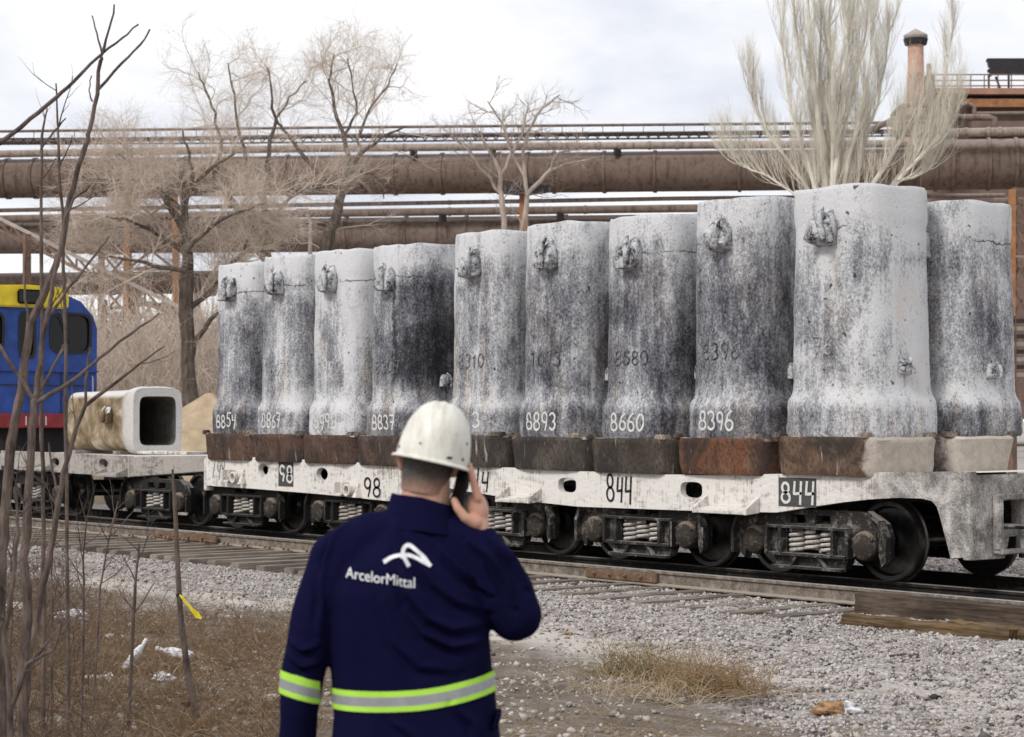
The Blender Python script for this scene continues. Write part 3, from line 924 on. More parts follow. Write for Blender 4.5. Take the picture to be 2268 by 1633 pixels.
# --- wagon 844
wa = thing('mould_wagon', 'whitewashed steel mould wagon with black and white number 844', 'rail wagon', (-17.8, 17.75, 0))
top = pic_uz([(985, 1029), (1041, 1031), (1191, 1040), (1281, 1044), (1400, 1049), (1488, 1051.5), (1594, 1053), (1715, 1050), (1776, 1049), (1940, 1046.5), (2095, 1045), (2150, 1045)])
bot = pic_uz([(2148, 1235), (2105, 1237), (2096, 1200), (2089, 1174), (2080, 1140), (2074, 1122), (2063, 1110), (2040, 1104.5), (1985, 1103), (1925, 1106.5), (1865, 1113), (1781, 1125.5), (1720, 1135.5), (1594, 1133.5), (1485, 1130), (1281, 1122.6), (1191, 1113), (1041, 1090), (985, 1080)])
hole1, hole2 = onv(1256, 1075, VF), onv(1531, 1085.5, VF)
hl = [circ(hole1.x, hole1.z, 0.175, 0.092, 22, 3.2), circ(hole2.x, hole2.z, 0.185, 0.094, 22, 3.2)]
mb = MB(); mb.plate(top + bot, hl, VF, VF + 0.09)
fr = mb.build('frame_side', WORNFRAME, wa, bevel=0.006)
uL, uR = top[0][0], top[-1][0]
MB().plate([(uL, 1.10), (uR, 1.14), (uR, 0.62), (uL, 0.62)], [], VB - 0.09, VB).build('frame_side', GREYWASH, wa)
deck = MB()
for (a, b) in zip(top[:-1], top[1:]):
    deck.add([(a[0], VF + 0.092, a[1] - 0.012), (b[0], VF + 0.092, b[1] - 0.012), (b[0], VB - 0.092, b[1] - 0.012), (a[0], VB - 0.092, a[1] - 0.012),
              (a[0], VF + 0.092, a[1] - 0.08), (b[0], VF + 0.092, b[1] - 0.08), (b[0], VB - 0.092, b[1] - 0.08), (a[0], VB - 0.092, a[1] - 0.08)],
             [(0, 1, 2, 3), (7, 6, 5, 4)])
deck.build('deck', WHITEWASH, wa)
# end beam with draw-gear pocket, buffing bracket and coupler
mb = MB()
mb.plate([(VF + 0.002, 0.33), (VF + 0.55, 0.33), (VF + 0.62, 0.55), (VB - 0.62, 0.55), (VB - 0.55, 0.33), (VB - 0.002, 0.33), (VB - 0.002, 1.19), (VF + 0.002, 1.19)],
         [[(VF + 0.40, 0.68), (VF + 0.78, 0.68), (VF + 0.78, 0.93), (VF + 0.40, 0.93)], [(17.55, 0.68), (17.95, 0.68), (17.95, 0.98), (17.55, 0.98)]], -0.11, 0.0)
mb.v = [(uR + y_, x_, z_) for (x_, y_, z_) in mb.v]
mb.build('end_beam', WORNFRAME, wa, bevel=0.008)
mb = MB()
mb.bb(uR + 0.002, uR + 0.10, VF + 0.34, VF + 0.40, 0.42, 0.98)
mb.bb(uR + 0.002, uR + 0.10, VF + 0.78, VF + 0.84, 0.42, 0.98)
mb.bb(uR + 0.002, uR + 0.10, VF + 0.40, VF + 0.78, 0.93, 0.99)
mb.bb(uR + 0.002, uR + 0.12, VF + 0.34, VF + 0.84, 0.38, 0.43)
mb.build('draw_bracket', WORNFRAME, wa, bevel=0.01)
mb = MB()
mb.bb(uR - 0.3, uR + 0.42, 17.62, 17.88, 0.70, 0.95)
mb.bb(uR + 0.42, uR + 0.72, 17.52, 17.80, 0.66, 0.99)
mb.bb(uR + 0.55, uR + 0.80, 17.86, 17.99, 0.70, 0.95)
mb.build('coupler', BOGIE, wa, bevel=0.03)
MB().tube([(uR + 0.03, VF + 0.35, 0.66), (uR + 0.16, VF + 0.55, 0.66), (uR + 0.2, 17.4, 0.62), (uR + 0.5, 17.55, 0.60)], 0.022, 8).build('uncoupling_lever', BOGIE, wa, smooth=True)
for (x0, x1, yb, yt) in ((1128, 1198, 1108, 1078), (1566, 1680, 1131, 1096)):
    a, b = onv(x0, yb, VF), onv(x1, yb, VF)
    ledge(wa, a.x, b.x, a.z, onv(x0, yt, VF).z)
pic_text('painted_number', '844', 1344, 1058, 1400, 1112, 0.016, BLACK_PAINT, wa, 2)
pic_text('painted_number', '844', 1018, 1043, 1082, 1086, 0.015, BLACK_PAINT, wa, 5)
pa, pb = onv(1725, 1121, VF), onv(1808, 1060, VF)
pnl = MB(); pnl.bb(pa.x, pb.x, VF - 0.0045, VF - 0.0005, pa.z, pb.z)
pnl.build('number_panel', GREY_PAINT, wa)
pic_text('painted_number', '844', 1731, 1070, 1805, 1112, 0.0165, WHITE_PAINT, wa, 9, VF - 0.006)
for c_ in (-15.51, -18.28, -21.07): make_bogie(c_, wa)

# --- wagon 98
wb = thing('mould_wagon', 'shorter whitewashed mould wagon painted with number 98', 'rail wagon', (-25.6, 17.75, 0))
top = pic_uz([(457, 1009), (560, 1013), (690, 1019), (868, 1029), (905, 1031)])
bot = pic_uz([(905, 1116), (868, 1111.5), (760, 1100), (690, 1093.5), (560, 1083), (457, 1076)])
h1, h2 = onv(583, 1040, VF), onv(713, 1050.5, VF)
mb = MB(); mb.plate(top + bot, [circ(h1.x, h1.z, 0.145, 0.092), circ(h2.x, h2.z, 0.155, 0.095)], VF, VF + 0.09)
mb.build('frame_side', WHITEWASH, wb, bevel=0.006)
uL, uR = top[0][0], top[-1][0]
MB().plate([(uL, 1.15), (uR, 1.12), (uR, 0.7), (uL, 0.7)], [], VB - 0.09, VB).build('frame_side', GREYWASH, wb)
MB().bb(uL, uR, VF + 0.092, VB - 0.092, 1.04, 1.10).build('deck', WHITEWASH, wb)
MB().bb(uL - 0.10, uL - 0.002, VF + 0.01, VB - 0.01, 0.62, 1.14).build('end_beam', WHITEWASH, wb, bevel=0.01)
MB().bb(uR + 0.002, uR + 0.10, VF + 0.01, VB - 0.01, 0.62, 1.10).build('end_beam', WHITEWASH, wb, bevel=0.01)
MB().bb(uL - 0.75, uL - 0.1, 17.6, 17.9, 0.72, 0.95).build('coupler', BOGIE, wb, bevel=0.03)
MB().bb(uR + 0.1, uR + 0.5, 17.6, 17.9, 0.72, 0.95).build('coupler', BOGIE, wb, bevel=0.03)
for (x0, y0) in ((519, 1054), (770, 1082)):
    a = onv(x0, y0, VF)
    mb = MB()
    mb.bb(a.x - 0.19, a.x - 0.15, VF - 0.13, VF - 0.001, a.z - 0.09, a.z + 0.09)
    mb.bb(a.x + 0.0, a.x + 0.04, VF - 0.13, VF - 0.001, a.z - 0.09, a.z + 0.09)
    mb.bb(a.x - 0.15, a.x + 0.0, VF - 0.13, VF - 0.001, a.z - 0.11, a.z - 0.07)
    mb.build('bracket', WHITEWASH, wb, bevel=0.008)
    mb = MB(); mb.plate(circ(a.x + 0.13, a.z - 0.02, 0.09, 0.09), [circ(a.x + 0.13, a.z - 0.02, 0.06, 0.06)], VF - 0.12, VF - 0.001)
    mb.build('socket_ring', WHITEWASH, wb, bevel=0.006)
    mb = MB(); mb.add([(a.x + 0.25, VF, a.z - 0.12), (a.x + 0.37, VF, a.z - 0.12), (a.x + 0.32, VF, a.z + 0.10), (a.x + 0.26, VF - 0.11, a.z - 0.12), (a.x + 0.36, VF - 0.11, a.z - 0.12), (a.x + 0.32, VF - 0.03, a.z + 0.08)],
                      [(0, 1, 4, 3), (3, 4, 5), (0, 3, 5, 2), (1, 2, 5, 4), (0, 2, 1)])
    mb.build('gusset', WHITEWASH, wb)
pic_text('painted_number', '98', 806, 1056, 843, 1097, 0.018, BLACK_PAINT, wb, 4)
pic_text('painted_number', '/98', 470, 1018, 499, 1059, 0.010, FAINT_PAINT, wb, 6)
pa, pb = onv(617, 1077, VF), onv(650, 1022, VF)
MB().bb(pa.x, pb.x, VF - 0.0045, VF - 0.0005, pa.z, pb.z).build('number_panel', GREY_PAINT, wb)
pic_text('painted_number', '98', 620, 1032, 649, 1066, 0.019, WHITE_PAINT, wb, 8, VF - 0.006)
for c_ in (-27.5, -24.52): make_bogie(c_, wb, BOGIE_SHADE)

# --- the low wagon with the fallen mould
wc = thing('mould_wagon', 'dusty grey mould wagon carrying the mould that lies on its side', 'rail wagon', (-32.8, 17.75, 0))
top = pic_uz([(2, 998), (120, 1003), (287, 1011)])
bot = pic_uz([(287, 1057), (120, 1046), (40, 1041), (2, 1030)])
h1, h2 = onv(122, 1024, VF), onv(229, 1027, VF)
mb = MB(); mb.plate(top + bot, [circ(h1.x, h1.z, 0.17, 0.082), circ(h2.x, h2.z, 0.17, 0.085)], VF, VF + 0.09)
mb.build('frame_side', GREYWASH, wc, bevel=0.006)
uA, uB, uC = top[0][0], top[-1][0], -29.25
mb = MB()
plan = [(uB, VF + 0.001), (uC, 16.85), (uC, 18.65), (uB, VB), (uA, VB), (uA, VF + 0.092), (uB, VF + 0.092)]
zt, zb = 1.125, 0.80
k = 4
mb.add([(uB + 0.003, VF + 0.002, zt), (uC, 16.85, zt + 0.03), (uC, 18.65, zt + 0.03), (uB + 0.003, VB, zt), (uB + 0.003, VF + 0.002, zb - 0.02), (uC, 16.85, zb + 0.10), (uC, 18.65, zb + 0.10), (uB + 0.003, VB, zb - 0.02)],
       [(0, 1, 2, 3), (4, 7, 6, 5), (0, 4, 5, 1), (1, 5, 6, 2), (2, 6, 7, 3), (3, 7, 4, 0)])
mb.build('end_frame', GREYWASH, wc, bevel=0.01)
MB().bb(uA, uB - 0.003, VF + 0.092, VB, 1.05, 1.12).build('deck', WHITEWASH, wc)
MB().bb(uA - 0.08, uA - 0.002, VF + 0.01, VB, 0.8, 1.12).build('end_beam', GREYWASH, wc)
MB().bb(uA - 0.7, uA - 0.08, 17.6, 17.9, 0.72, 0.95).build('coupler', BOGIE, wc, bevel=0.03)
for (x0, x1, yb, yt) in ((92, 118, 1040, 1026), (236, 281, 1053, 1036)):
    a, b = onv(x0, yb, VF), onv(x1, yb, VF)
    ledge(wc, a.x, b.x, a.z, onv(x0, yt, VF).z, 0.22, GREYWASH)
for c_ in (-30.35, -34.8): make_bogie(c_, wc, BOGIE_SHADE)

# ------------------------------------------------------------------ ingot moulds and their base plates
MA, MBD = 0.625, 0.595          # half width along the track, half depth
def mould_mesh(seed):
    H = MH
    prof = [(0.0, 1.075), (0.04, 1.10), (0.33, 1.10), (0.40, 1.085), (0.47, 1.03), (0.52, 1.012), (0.62, 1.005), (1.2, 0.995), (1.8, 0.98), (2.2, 0.972), (2.30, 0.965), (2.36, 0.978), (2.55, 0.975), (2.67, 0.972), (2.70, 0.965), (H, 0.95)]
    # subdivide the profile
    pp = []
    for (a, b), (c, d) in zip(prof[:-1], prof[1:]):
        n_ = max(1, int((c - a) / 0.07))
        for i in range(n_): pp.append((a + (c - a) * i / n_, b + (d - b) * i / n_))
    pp.append(prof[-1])
    K = 72
    rings = []
    for z, s_ in pp:
        rg = superring(0, 0, z, MA * s_, MBD * s_, 3.6, K)
        o = []
        for x, y, zz in rg:
            q = Vector((x, y, zz))
            d = 0.014 * noise.noise(q * 1.7 + Vector((seed * 9.1, 0, 0))) + 0.007 * noise.noise(q * 7 + Vector((seed * 3.1, 4, 0))) + (0.012 * noise.noise(q * 14) if zz < 0.5 else 0.0)
            r = math.hypot(x, y)
            zt_ = zz + (0.025 * noise.noise((x * 4, y * 4, seed * 2.0)) if zz > H - 0.02 else 0)
            o.append((x * (1 + d / r), y * (1 + d / r), zt_))
        rings.append(o)
    # lip and bore
    for sc_, z in ((0.86, H - 0.01), (0.70, H - 0.03), (0.69, H - 0.6), (0.66, 0.25)):
        rings.append([(x * sc_, y * sc_, z) for x, y, _ in superring(0, 0, 0, MA, MBD, 3.2, K)])
    mb = MB(); mb.loft(rings, True)
    return mb
def lug_mesh(seed, w=0.33, h=0.40, d=0.20):
    """crusted lifting lug that stands out of a face (towards -y): a blunt block, undercut below, with a bent strap"""
    mb = MB()
    rings = []
    N = 24
    k = 0.5 if w < 0.2 else 1.0
    for (z, dy, sw) in ((-0.50, 0.05, 0.62), (-0.47, 0.55, 0.80), (-0.43, 0.92, 0.96), (-0.28, 1.0, 1.0), (-0.05, 0.98, 1.0), (0.14, 0.86, 0.93), (0.30, 0.62, 0.76), (0.42, 0.34, 0.58), (0.52, 0.04, 0.42)):
        ring = []
        for i in range(N):
            t = 2 * math.pi * i / N
            c, s_ = math.cos(t), math.sin(t)
            x = 0.5 * w * sw * math.copysign(abs(c) ** 0.42, c)
            y = -d * dy * 0.5 + d * dy * 0.5 * math.copysign(abs(s_) ** 0.42, s_)
            q = Vector((x * 11, y * 11, z * 7 + seed * 5.3))
            nz = noise.noise(q) - 0.6 * abs(noise.noise(q * 2.3))
            ring.append((x * (1 + 0.20 * nz) + 0.07 * w * z * (1 if seed % 2 else -1), (y + 0.035) * (1 + 0.22 * nz) - 0.008, z * h * (1 + 0.10 * nz)))
        rings.append(ring)
    mb.loft(rings, True)
    r = random.Random(seed * 7)
    a = Vector((w * r.uniform(0.05, 0.3), -d * 0.55, h * 0.52)); b = Vector((w * r.uniform(0.2, 0.4), -d * 1.0, h * 0.1)); c = Vector((w * r.uniform(0.1, 0.45), -d * 0.9, -h * 0.44))
    mb.tube([a + (b - a) * 0.0, a.lerp(b, 0.5) + Vector((0, -0.015, 0)), b, b.lerp(c, 0.5) + Vector((0.01, -0.01, 0)), c], [0.02 * k, 0.035 * k, 0.04 * k, 0.036 * k, 0.02 * k], 7)
    return mb
def emboss_map(bvh, off, org):
    def f(p):
        hit = bvh.ray_cast(Vector((p[0], -3.0, p[1])), Vector((0, 1, 0)))
        if hit[0] is None: return None
        return hit[0] + hit[1] * off
    return f
def make_mould(label, uc, vc, z0, sc_, seed, number, cast, rz=0.0, tone=0.0, wsc=1.0):
    t = thing('ingot_mould', label, 'ingot mould', (uc, vc, z0), 'ingot moulds standing in rows on the wagons', rz)
    mb = mould_mesh(seed)
    bvh = BVHTree.FromPolygons([Vector(p) for p in mb.v], mb.f)
    body = mb.build('body', MOULD, t, smooth=True, local=True, sharp=50)
    body.color = (0.5 + tone, 1.0 if number == '8837' else 0.0, 1.0 if cast == '176' else 0.0, 1)
    r = random.Random(seed)
    def part(m_, nm, loc, rot=(0, 0, 0)):
        o = m_.build(nm, LUG, t, smooth=True, local=True, sharp=60)
        o.location = loc; o.rotation_euler = rot
        return o
    part(lug_mesh(seed), 'lifting_lug', (r.uniform(0.02, 0.10), -MBD * 0.985, 2.27 + r.uniform(-0.03, 0.05)))
    part(lug_mesh(seed + 31), 'lifting_lug', (0.0, MBD * 0.975, 2.27), (0, 0, math.pi))
    part(lug_mesh(seed + 57, 0.15, 0.20, 0.10), 'side_lug', (MA * 1.0, -0.05, 0.80 + r.uniform(-0.05, 0.05)), (0, 0, math.pi / 2))
    part(lug_mesh(seed + 77, 0.15, 0.20, 0.10), 'side_lug', (-MA * 1.0, -0.05, 0.80 + r.uniform(-0.05, 0.05)), (0, 0, -math.pi / 2))
    if cast:
        st, tot = strokes(cast, 0.80, seed, 0.02)
        mbx = MB()
        wd = 0.15 * len(cast)
        for s_ in st:
            pts = [(-0.28 + a * wd / tot, 0.90 + b * 0.18) for a, b in s_]
            fm = emboss_map(bvh, 0.004, None)
            q = [fm(p) for p in pts]
            if all(q): mbx.tube(q, 0.011, 5)
        if mbx.v:
            cn_ = mbx.build('cast_number', MOULD, t, smooth=True, local=True)
            cn_.color = (0.42 + tone, 0.0, 0.0, 1)
    if number:
        st, tot = strokes(number, 0.74, seed + 3)
        mbx = MB()
        wd = 0.145 * len(number)
        x0 = -0.29 if len(number) > 1 else 0.14
        for s_ in st:
            ribbon(mbx, [(x0 + a * wd / tot, 0.10 + b * 0.21) for a, b in s_], 0.0135, emboss_map(bvh, 0.004, None))
        if mbx.v: mbx.build('painted_number', WHITE_PAINT, t, local=True)
    t.scale = (wsc, wsc, sc_)
    return t
PA, PB, PH = 0.785, 0.56, 0.42
def plate_mesh(seed, a=PA, b=PB):
    mb = MB(); K = 44
    rings = []
    for z, s_ in ((0.0, 0.925), (0.02, 0.94), (0.12, 0.955), (0.24, 0.972), (0.35, 0.99), (0.388, 1.0), (PH, 0.972)):
        o = []
        for x, y, zz in superring(0, 0, z, a * s_, b * s_, 6.0, K):
            q = Vector((x, y, zz))
            d = 0.026 * noise.noise(q * 3.2 + Vector((seed * 3.3, 0, 0))) + 0.012 * noise.noise(q * 13 + Vector((0, seed, 0)))
            zz2 = zz + (0.012 * noise.noise(q * 8 + Vector((seed, 1, 0))) if zz > 0.3 else 0)
            o.append((x + d * x / a, y + d * y / b, zz2))
        rings.append(o)
    rings.append([(x * 0.8, y * 0.8, PH - 0.005) for x, y, _ in superring(0, 0, 0, a, b, 4.0, K)])
    mb.loft(rings, True)
    return mb
def make_plate(label, uc, vc, z0, col_, seed):
    t = thing('base_plate', label, 'base plate', (uc, vc, z0), 'cast iron base plates under the moulds')
    b_ = plate_mesh(seed).build('slab', PLATE_CREAM if seed in (9, 21) else PLATE, t, smooth=True, local=True, sharp=45)
    b_.color = (*col_, 1)
    r = random.Random(seed)
    for (x, y) in ((-PA * 0.90, -PB * 0.86), (PA * 0.74, -PB * 0.84), (PA * 0.88, PB * 0.8), (-PA * 0.86, PB * 0.8)):
        mb = MB(); wx = r.uniform(0.09, 0.26) if x > 0 else r.uniform(0.08, 0.12)
        mb.box((x, y, PH + 0.012), (wx, 0.13, 0.075), r.uniform(-0.1, 0.1))
        o = mb.build('corner_lug', PLATE, t, bevel=0.018, local=True)
        o.color = (0.36, 0.30, 0.255, 1)
    return t
RUSTC, DARKR, GREYB, PALEB = (0.125, 0.074, 0.052), (0.095, 0.06, 0.047), (0.085, 0.069, 0.056), (0.42, 0.36, 0.31)
# (number, cast figures, plate centre, mould centre, plate bottom, mould scale, plate colour, mould label, plate label)
ROW = [
    ('885y', '', -27.72, -27.86, 1.12, 0.985, RUSTC, 'limewashed cast iron mould painted 8854 at the far end of the row', 'rusty brown base plate under the mould painted 8854'),
    ('8867', '1667', -26.31, -26.50, 1.115, 1.0, (0.115, 0.066, 0.048), 'grey white cast iron mould painted 8867 beside the mould painted 8854', 'rusty base plate with a white splash under the mould painted 8867'),
    ('8993', '1990', -24.87, -25.03, 1.11, 1.0, (0.10, 0.06, 0.045), 'palest whitewashed cast iron mould painted 8993', 'dark rusty base plate under the mould painted 8993'),
    ('8837', '8307', -23.42, -23.52, 1.105, 0.99, DARKR, 'two-tone cast iron mould painted 8837 with a dark side', 'dark brown base plate under the mould painted 8837'),
    ('3', '8310', -21.48, -21.58, 1.125, 1.0, GREYB, 'cast iron mould just behind the hard hat, its painted number ending in 3', 'grey brown base plate partly hidden by the hard hat'),
    ('8893', '1093', -19.88, -20.03, 1.115, 1.005, (0.10, 0.083, 0.068), 'grey cast iron mould painted 8893', 'cracked grey brown base plate under the mould painted 8893'),
    ('8660', '8580', -18.32, -18.40, 1.105, 0.995, (0.075, 0.06, 0.048), 'dark grey cast iron mould painted 8660', 'crusted dark base plate under the mould painted 8660'),
    ('8396', '8396', -16.75, -16.84, 1.12, 1.015, (0.17, 0.075, 0.042), 'mottled cast iron mould painted 8396', 'red rusty base plate streaked white under the mould painted 8396'),
    ('', '176', -15.13, -15.22, 1.145, 1.005, (0.16, 0.10, 0.065), 'broad unpainted whitish cast iron mould nearest the wagon end', 'brown and cream base plate nearest the wheel arch'),
]
for i, (num, cast, pu, mu, z0, sc_, pc, ml, pl_) in enumerate(ROW):
    make_plate(pl_, pu, 16.36 + PB - 0.06, z0, pc, i + 1)
    make_mould(ml, mu + 0.015, 17.04, z0 + PH - 0.004, sc_, i + 1, num, cast, rz=random.Random(i).uniform(-0.03, 0.03), tone=(-0.02, 0.08, 0.20, 0.0, 0.04, -0.06, -0.10, -0.03, 0.14)[i], wsc=1.04 if i == 8 else 1.0)
make_plate('pale cream base plate in the second row behind the broad mould', -15.08, 18.12, 1.15, PALEB, 21)
make_mould('pale unpainted mould in the second row at the picture edge', -15.07, 18.36, 1.15 + PH - 0.004, 0.965, 22, '', '', tone=0.08, wsc=1.03)
for i, (pu, mu) in enumerate(((-23.42, -23.5), (-24.87, -25.0), (-26.31, -26.48), (-27.72, -27.84), (-16.75, -16.8), (-18.32, -18.38), (-19.88, -20.0), (-21.48, -21.55))):
    wh_ = ('behind the two-tone mould', 'behind the palest whitewashed mould', 'behind the grey white mould', 'behind the mould at the far end of the row', 'behind the mottled mould', 'behind the darkest grey mould', 'behind the grey mould next to the hard hat', 'behind the mould the hard hat overlaps')[i]
    make_plate(f'base plate in the second row, {wh_}', pu, 18.10, 1.115, GREYB, i + 60)
    make_mould(f'mould in the second row, {wh_}', mu, 18.34, 1.115 + PH - 0.004, 0.96, i + 40, '', '')

# the mould lying on its side: its foot end with the square bore faces along the train
fm = thing('fallen_mould', 'stained cream mould lying on its side, square bore open towards the row', 'ingot mould', (-35.2, 17.72, 1.13 + 0.60))
mb = MB(); K = 56
rings = []
for x, s_ in ((0.0, 0.93), (0.03, 0.965), (0.5, 0.975), (1.2, 0.985), (2.0, 1.0), (2.2, 1.01), (2.28, 1.04), (2.36, 1.085), (2.44, 1.10), (2.68, 1.10), (MH, 1.06)):
    o = []
    for yy, zz, _ in superring(0, 0, 0, 0.46 * s_, 0.56 * s_, 4.4, K):
        q = Vector((x, yy, zz)); d = 1 + 0.02 * noise.noise(q * 3) + 0.012 * noise.noise(q * 9)
        o.append((x, yy * d, zz * d))
    rings.append(o)
for x, s_ in ((MH, 0.98), (MH - 0.002, 0.735)):
    rings.append([(x, yy, zz) for yy, zz, _ in superring(0, 0, 0, 0.50 * s_, 0.60 * s_, 7.0, K)])
mb.loft(rings, False)
bore = MB().loft([[(x, yy, zz) for yy, zz, _ in superring(0, 0, 0, 0.50 * s_, 0.60 * s_, 7.0, K)] for x, s_ in ((0.0, 0.60), (0.05, 0.66), (1.0, 0.68), (MH - 0.03, 0.72), (MH - 0.004, 0.74))], False)
bore.add([(0.02, yy, zz) for yy, zz, _ in superring(0, 0, 0, 0.45, 0.55, 5.0, K)], [tuple(range(K))])
def fallen_material():
    m = NT('lime_and_rust_stained_iron', 0.92, 0, 0.2)
    o3 = m.coord('Object')
    st = m.noise(2.2, 6, 0.65, o3, 0.4); fi = m.noise(26, 6, 0.75, o3)
    c = m.ramp(st, [(0.36, (0.10, 0.068, 0.036)), (0.52, (0.25, 0.19, 0.12)), (0.68, (0.48, 0.42, 0.33))])
    g_ = m.n('ShaderNodeNewGeometry'); sp = m.n('ShaderNodeSeparateXYZ'); m.put(sp.inputs[0], g_.outputs['Normal'])
    ox = m.math('DIVIDE', sepz(m)[0], MH)
    lime = m.math('MAXIMUM', m.ramp(sp.outputs[2], [(0.35, 0.0), (0.65, 1.0)]), m.ramp(ox, [(0.80, 0.0), (0.90, 0.75), (0.985, 0.9)]))
    lime = m.math('MULTIPLY', lime, m.ramp(fi, [(0.25, 0.45), (0.5, 1.0)]))
    c = m.mix(lime, c, (0.58, 0.57, 0.565))
    m.col(c); m.bump(m.math('ADD', fi, st), 0.6, 0.03)
    return m.mat
FALLEN = fallen_material()
mb.build('body', FALLEN, fm, smooth=True, local=True, sharp=50)
bore.build('bore', simple('sooty_bore_iron', (0.075, 0.07, 0.062), 0.95, 0, 0.4, 6, 0.4), fm, smooth=True, local=True)
o = lug_mesh(91, 0.30, 0.30, 0.14).build('lifting_lug', FALLEN, fm, smooth=True, local=True); o.location = (1.75, -0.49, 0.10)
o = lug_mesh(93, 0.30, 0.30, 0.14).build('lifting_lug', FALLEN, fm, smooth=True, local=True); o.location = (1.75, 0.49, 0.10); o.rotation_euler = (0, 0, math.pi)
for du in (0.35, 2.0):
    MB().bb(-35.2 + du, -35.2 + du + 0.14, 17.2, 18.25, 1.121, 1.19).build('wedge_block', GREYWASH, fm, bevel=0.01)
slab = MB(); slab.box((-30.6, 17.0, 1.19), (1.5, 0.5, 0.05), 0.08)
sl_ = slab.build('steel_slab', WHITEWASH, None, bevel=0.008)
tag(sl_, 'flat dusty steel slab lying on the wagon beside the fallen mould', 'steel slab')

# ------------------------------------------------------------------ locomotive behind the last wagon
LU = -37.95                                       # its end face looks along the train
BLUE = simple('blue_loco_paint', (0.018, 0.055, 0.24), 0.55, 0, 0.5, 1.6, 0.1, 0.35)
YELLOW = simple('yellow_loco_paint', (0.62, 0.47, 0.02), 0.55, 0, 0.15, 4, 0.05, 0.4)
RED = simple('dark_red_loco_paint', (0.22, 0.018, 0.022), 0.55, 0, 0.3, 5, 0.05, 0.4)
GLASS = simple('dark_cab_glass', (0.010, 0.011, 0.012), 0.12, 0, 0.3, 1, 0.0, 0.25)
RUBBER = simple('black_rubber', (0.02, 0.02, 0.02), 0.7, 0, 0.3, 8, 0.05)
PAPER_ = simple('cab_lining', (0.35, 0.33, 0.3), 0.8)
lo_ = thing('locomotive', 'blue shunting locomotive with yellow roof front and red buffer beam', 'locomotive', (LU, 17.75, 0))
vc = 17.75
def lprof(z0, z1, half, roof, n=8):
    pts = [(-half, z0), (half, z0), (half, z1)]
    pts += [(half * math.cos(t) ** 0.75 if math.cos(t) > 0 else 0, z1 + roof * math.sin(t)) for t in [math.pi / 2 * i / n for i in range(1, n + 1)]]
    pts += [(-a, b) for a, b in reversed(pts[2:-1])]
    return pts
def yz_plate(mb, prof, holes, x0, x1):
    m2 = MB(); m2.plate(prof, holes, x0, x1)
    mb.add([(y_, x_, z_) for x_, y_, z_ in m2.v], m2.f)
    return mb
half = 1.55
prof = [(vc - half, 1.60), (vc + half, 1.60), (vc + half, 3.62), (vc + half - 0.10, 3.88), (vc + half - 0.36, 4.16), (vc + half - 0.8, 4.33), (vc, 4.42), (vc - half + 0.8, 4.33), (vc - half + 0.36, 4.16), (vc - half + 0.10, 3.88), (vc - half, 3.62)]
wins = []
for c_, hw_, z0, z1 in ((vc + 0.95, 0.44, 3.12, 3.90), (vc - 0.95, 0.44, 3.12, 3.90), (vc + 0.0, 0.16, 3.0, 3.90)):
    wins.append((c_, hw_, z0, z1))
holes = [circ(c_, (z0 + z1) / 2, hw_, (z1 - z0) / 2, 20, 4.5) for c_, hw_, z0, z1 in wins]
mb = MB(); yz_plate(mb, prof, holes, LU - 0.08, LU)
mb.build('cab_front', BLUE, lo_, bevel=0.012)
mb = MB(); yz_plate(mb, prof, [], LU - 9.0, LU - 0.6)
mb.build('body', BLUE, lo_)
mb = MB(); yz_plate(mb, [(vc - half, 1.60), (vc + half, 1.60), (vc + half, 3.62), (vc + half - 0.10, 3.88), (vc + half - 0.36, 4.16), (vc, 4.42), (vc - half + 0.36, 4.16), (vc - half + 0.10, 3.88), (vc - half, 3.62)],
                  [[(vc - half + 0.06, 1.66), (vc + half - 0.06, 1.66), (vc + half - 0.06, 3.6), (vc, 4.3), (vc - half + 0.06, 3.6)]], LU - 0.6, LU - 0.081)
mb.build('cab_shell', BLUE, lo_)
for (c_, hw_, z0, z1) in wins:
    w_ = MB(); yz_plate(w_, circ(c_, (z0 + z1) / 2, hw_ + 0.03, (z1 - z0) / 2 + 0.03, 20, 4.5), [circ(c_, (z0 + z1) / 2, hw_ - 0.02, (z1 - z0) / 2 - 0.02, 20, 4.5)], LU + 0.002, LU + 0.02)
    wo = w_.build('window_seal', RUBBER, lo_)
    g_ = MB(); yz_plate(g_, circ(c_, (z0 + z1) / 2, hw_, (z1 - z0) / 2, 20, 4.5), [], LU - 0.05, LU - 0.04)
    go = g_.build('window_pane', GLASS, lo_)
# yellow brow over the windows with the square lamp
ypr = [(vc - 0.86, 4.0), (vc + 0.86, 4.0), (vc + 0.88, 4.20), (vc + 0.82, 4.36), (vc + 0.66, 4.43), (vc, 4.46), (vc - 0.66, 4.43), (vc - 0.82, 4.36), (vc - 0.88, 4.20)]
mb = MB(); yz_plate(mb, ypr, [], LU - 0.5, LU + 0.10)
mb.build('roof_brow', YELLOW, lo_, bevel=0.03)
MB().bb(LU + 0.102, LU + 0.16, vc - 0.27, vc + 0.25, 4.07, 4.36).build('headlamp', RUBBER, lo_, bevel=0.03)
MB().bb(LU + 0.002, LU + 0.06, vc - half, vc + half, 2.72, 2.75).build('rain_strip', BLUE, lo_)
for y_ in (0.18, 0.75):
    MB().bb(LU + 0.001, LU + 0.012, vc + y_ - 0.012, vc + y_ + 0.012, 1.62, 2.70).build('panel_seam', RUBBER, lo_)
for y_ in (-1.42, 1.42):
    MB().tube([(LU + 0.005, vc + y_, 1.95), (LU + 0.07, vc + y_, 1.97), (LU + 0.07, vc + y_, 2.62), (LU + 0.005, vc + y_, 2.64)], 0.016, 6).build('handrail', GREYST, lo_, smooth=True)
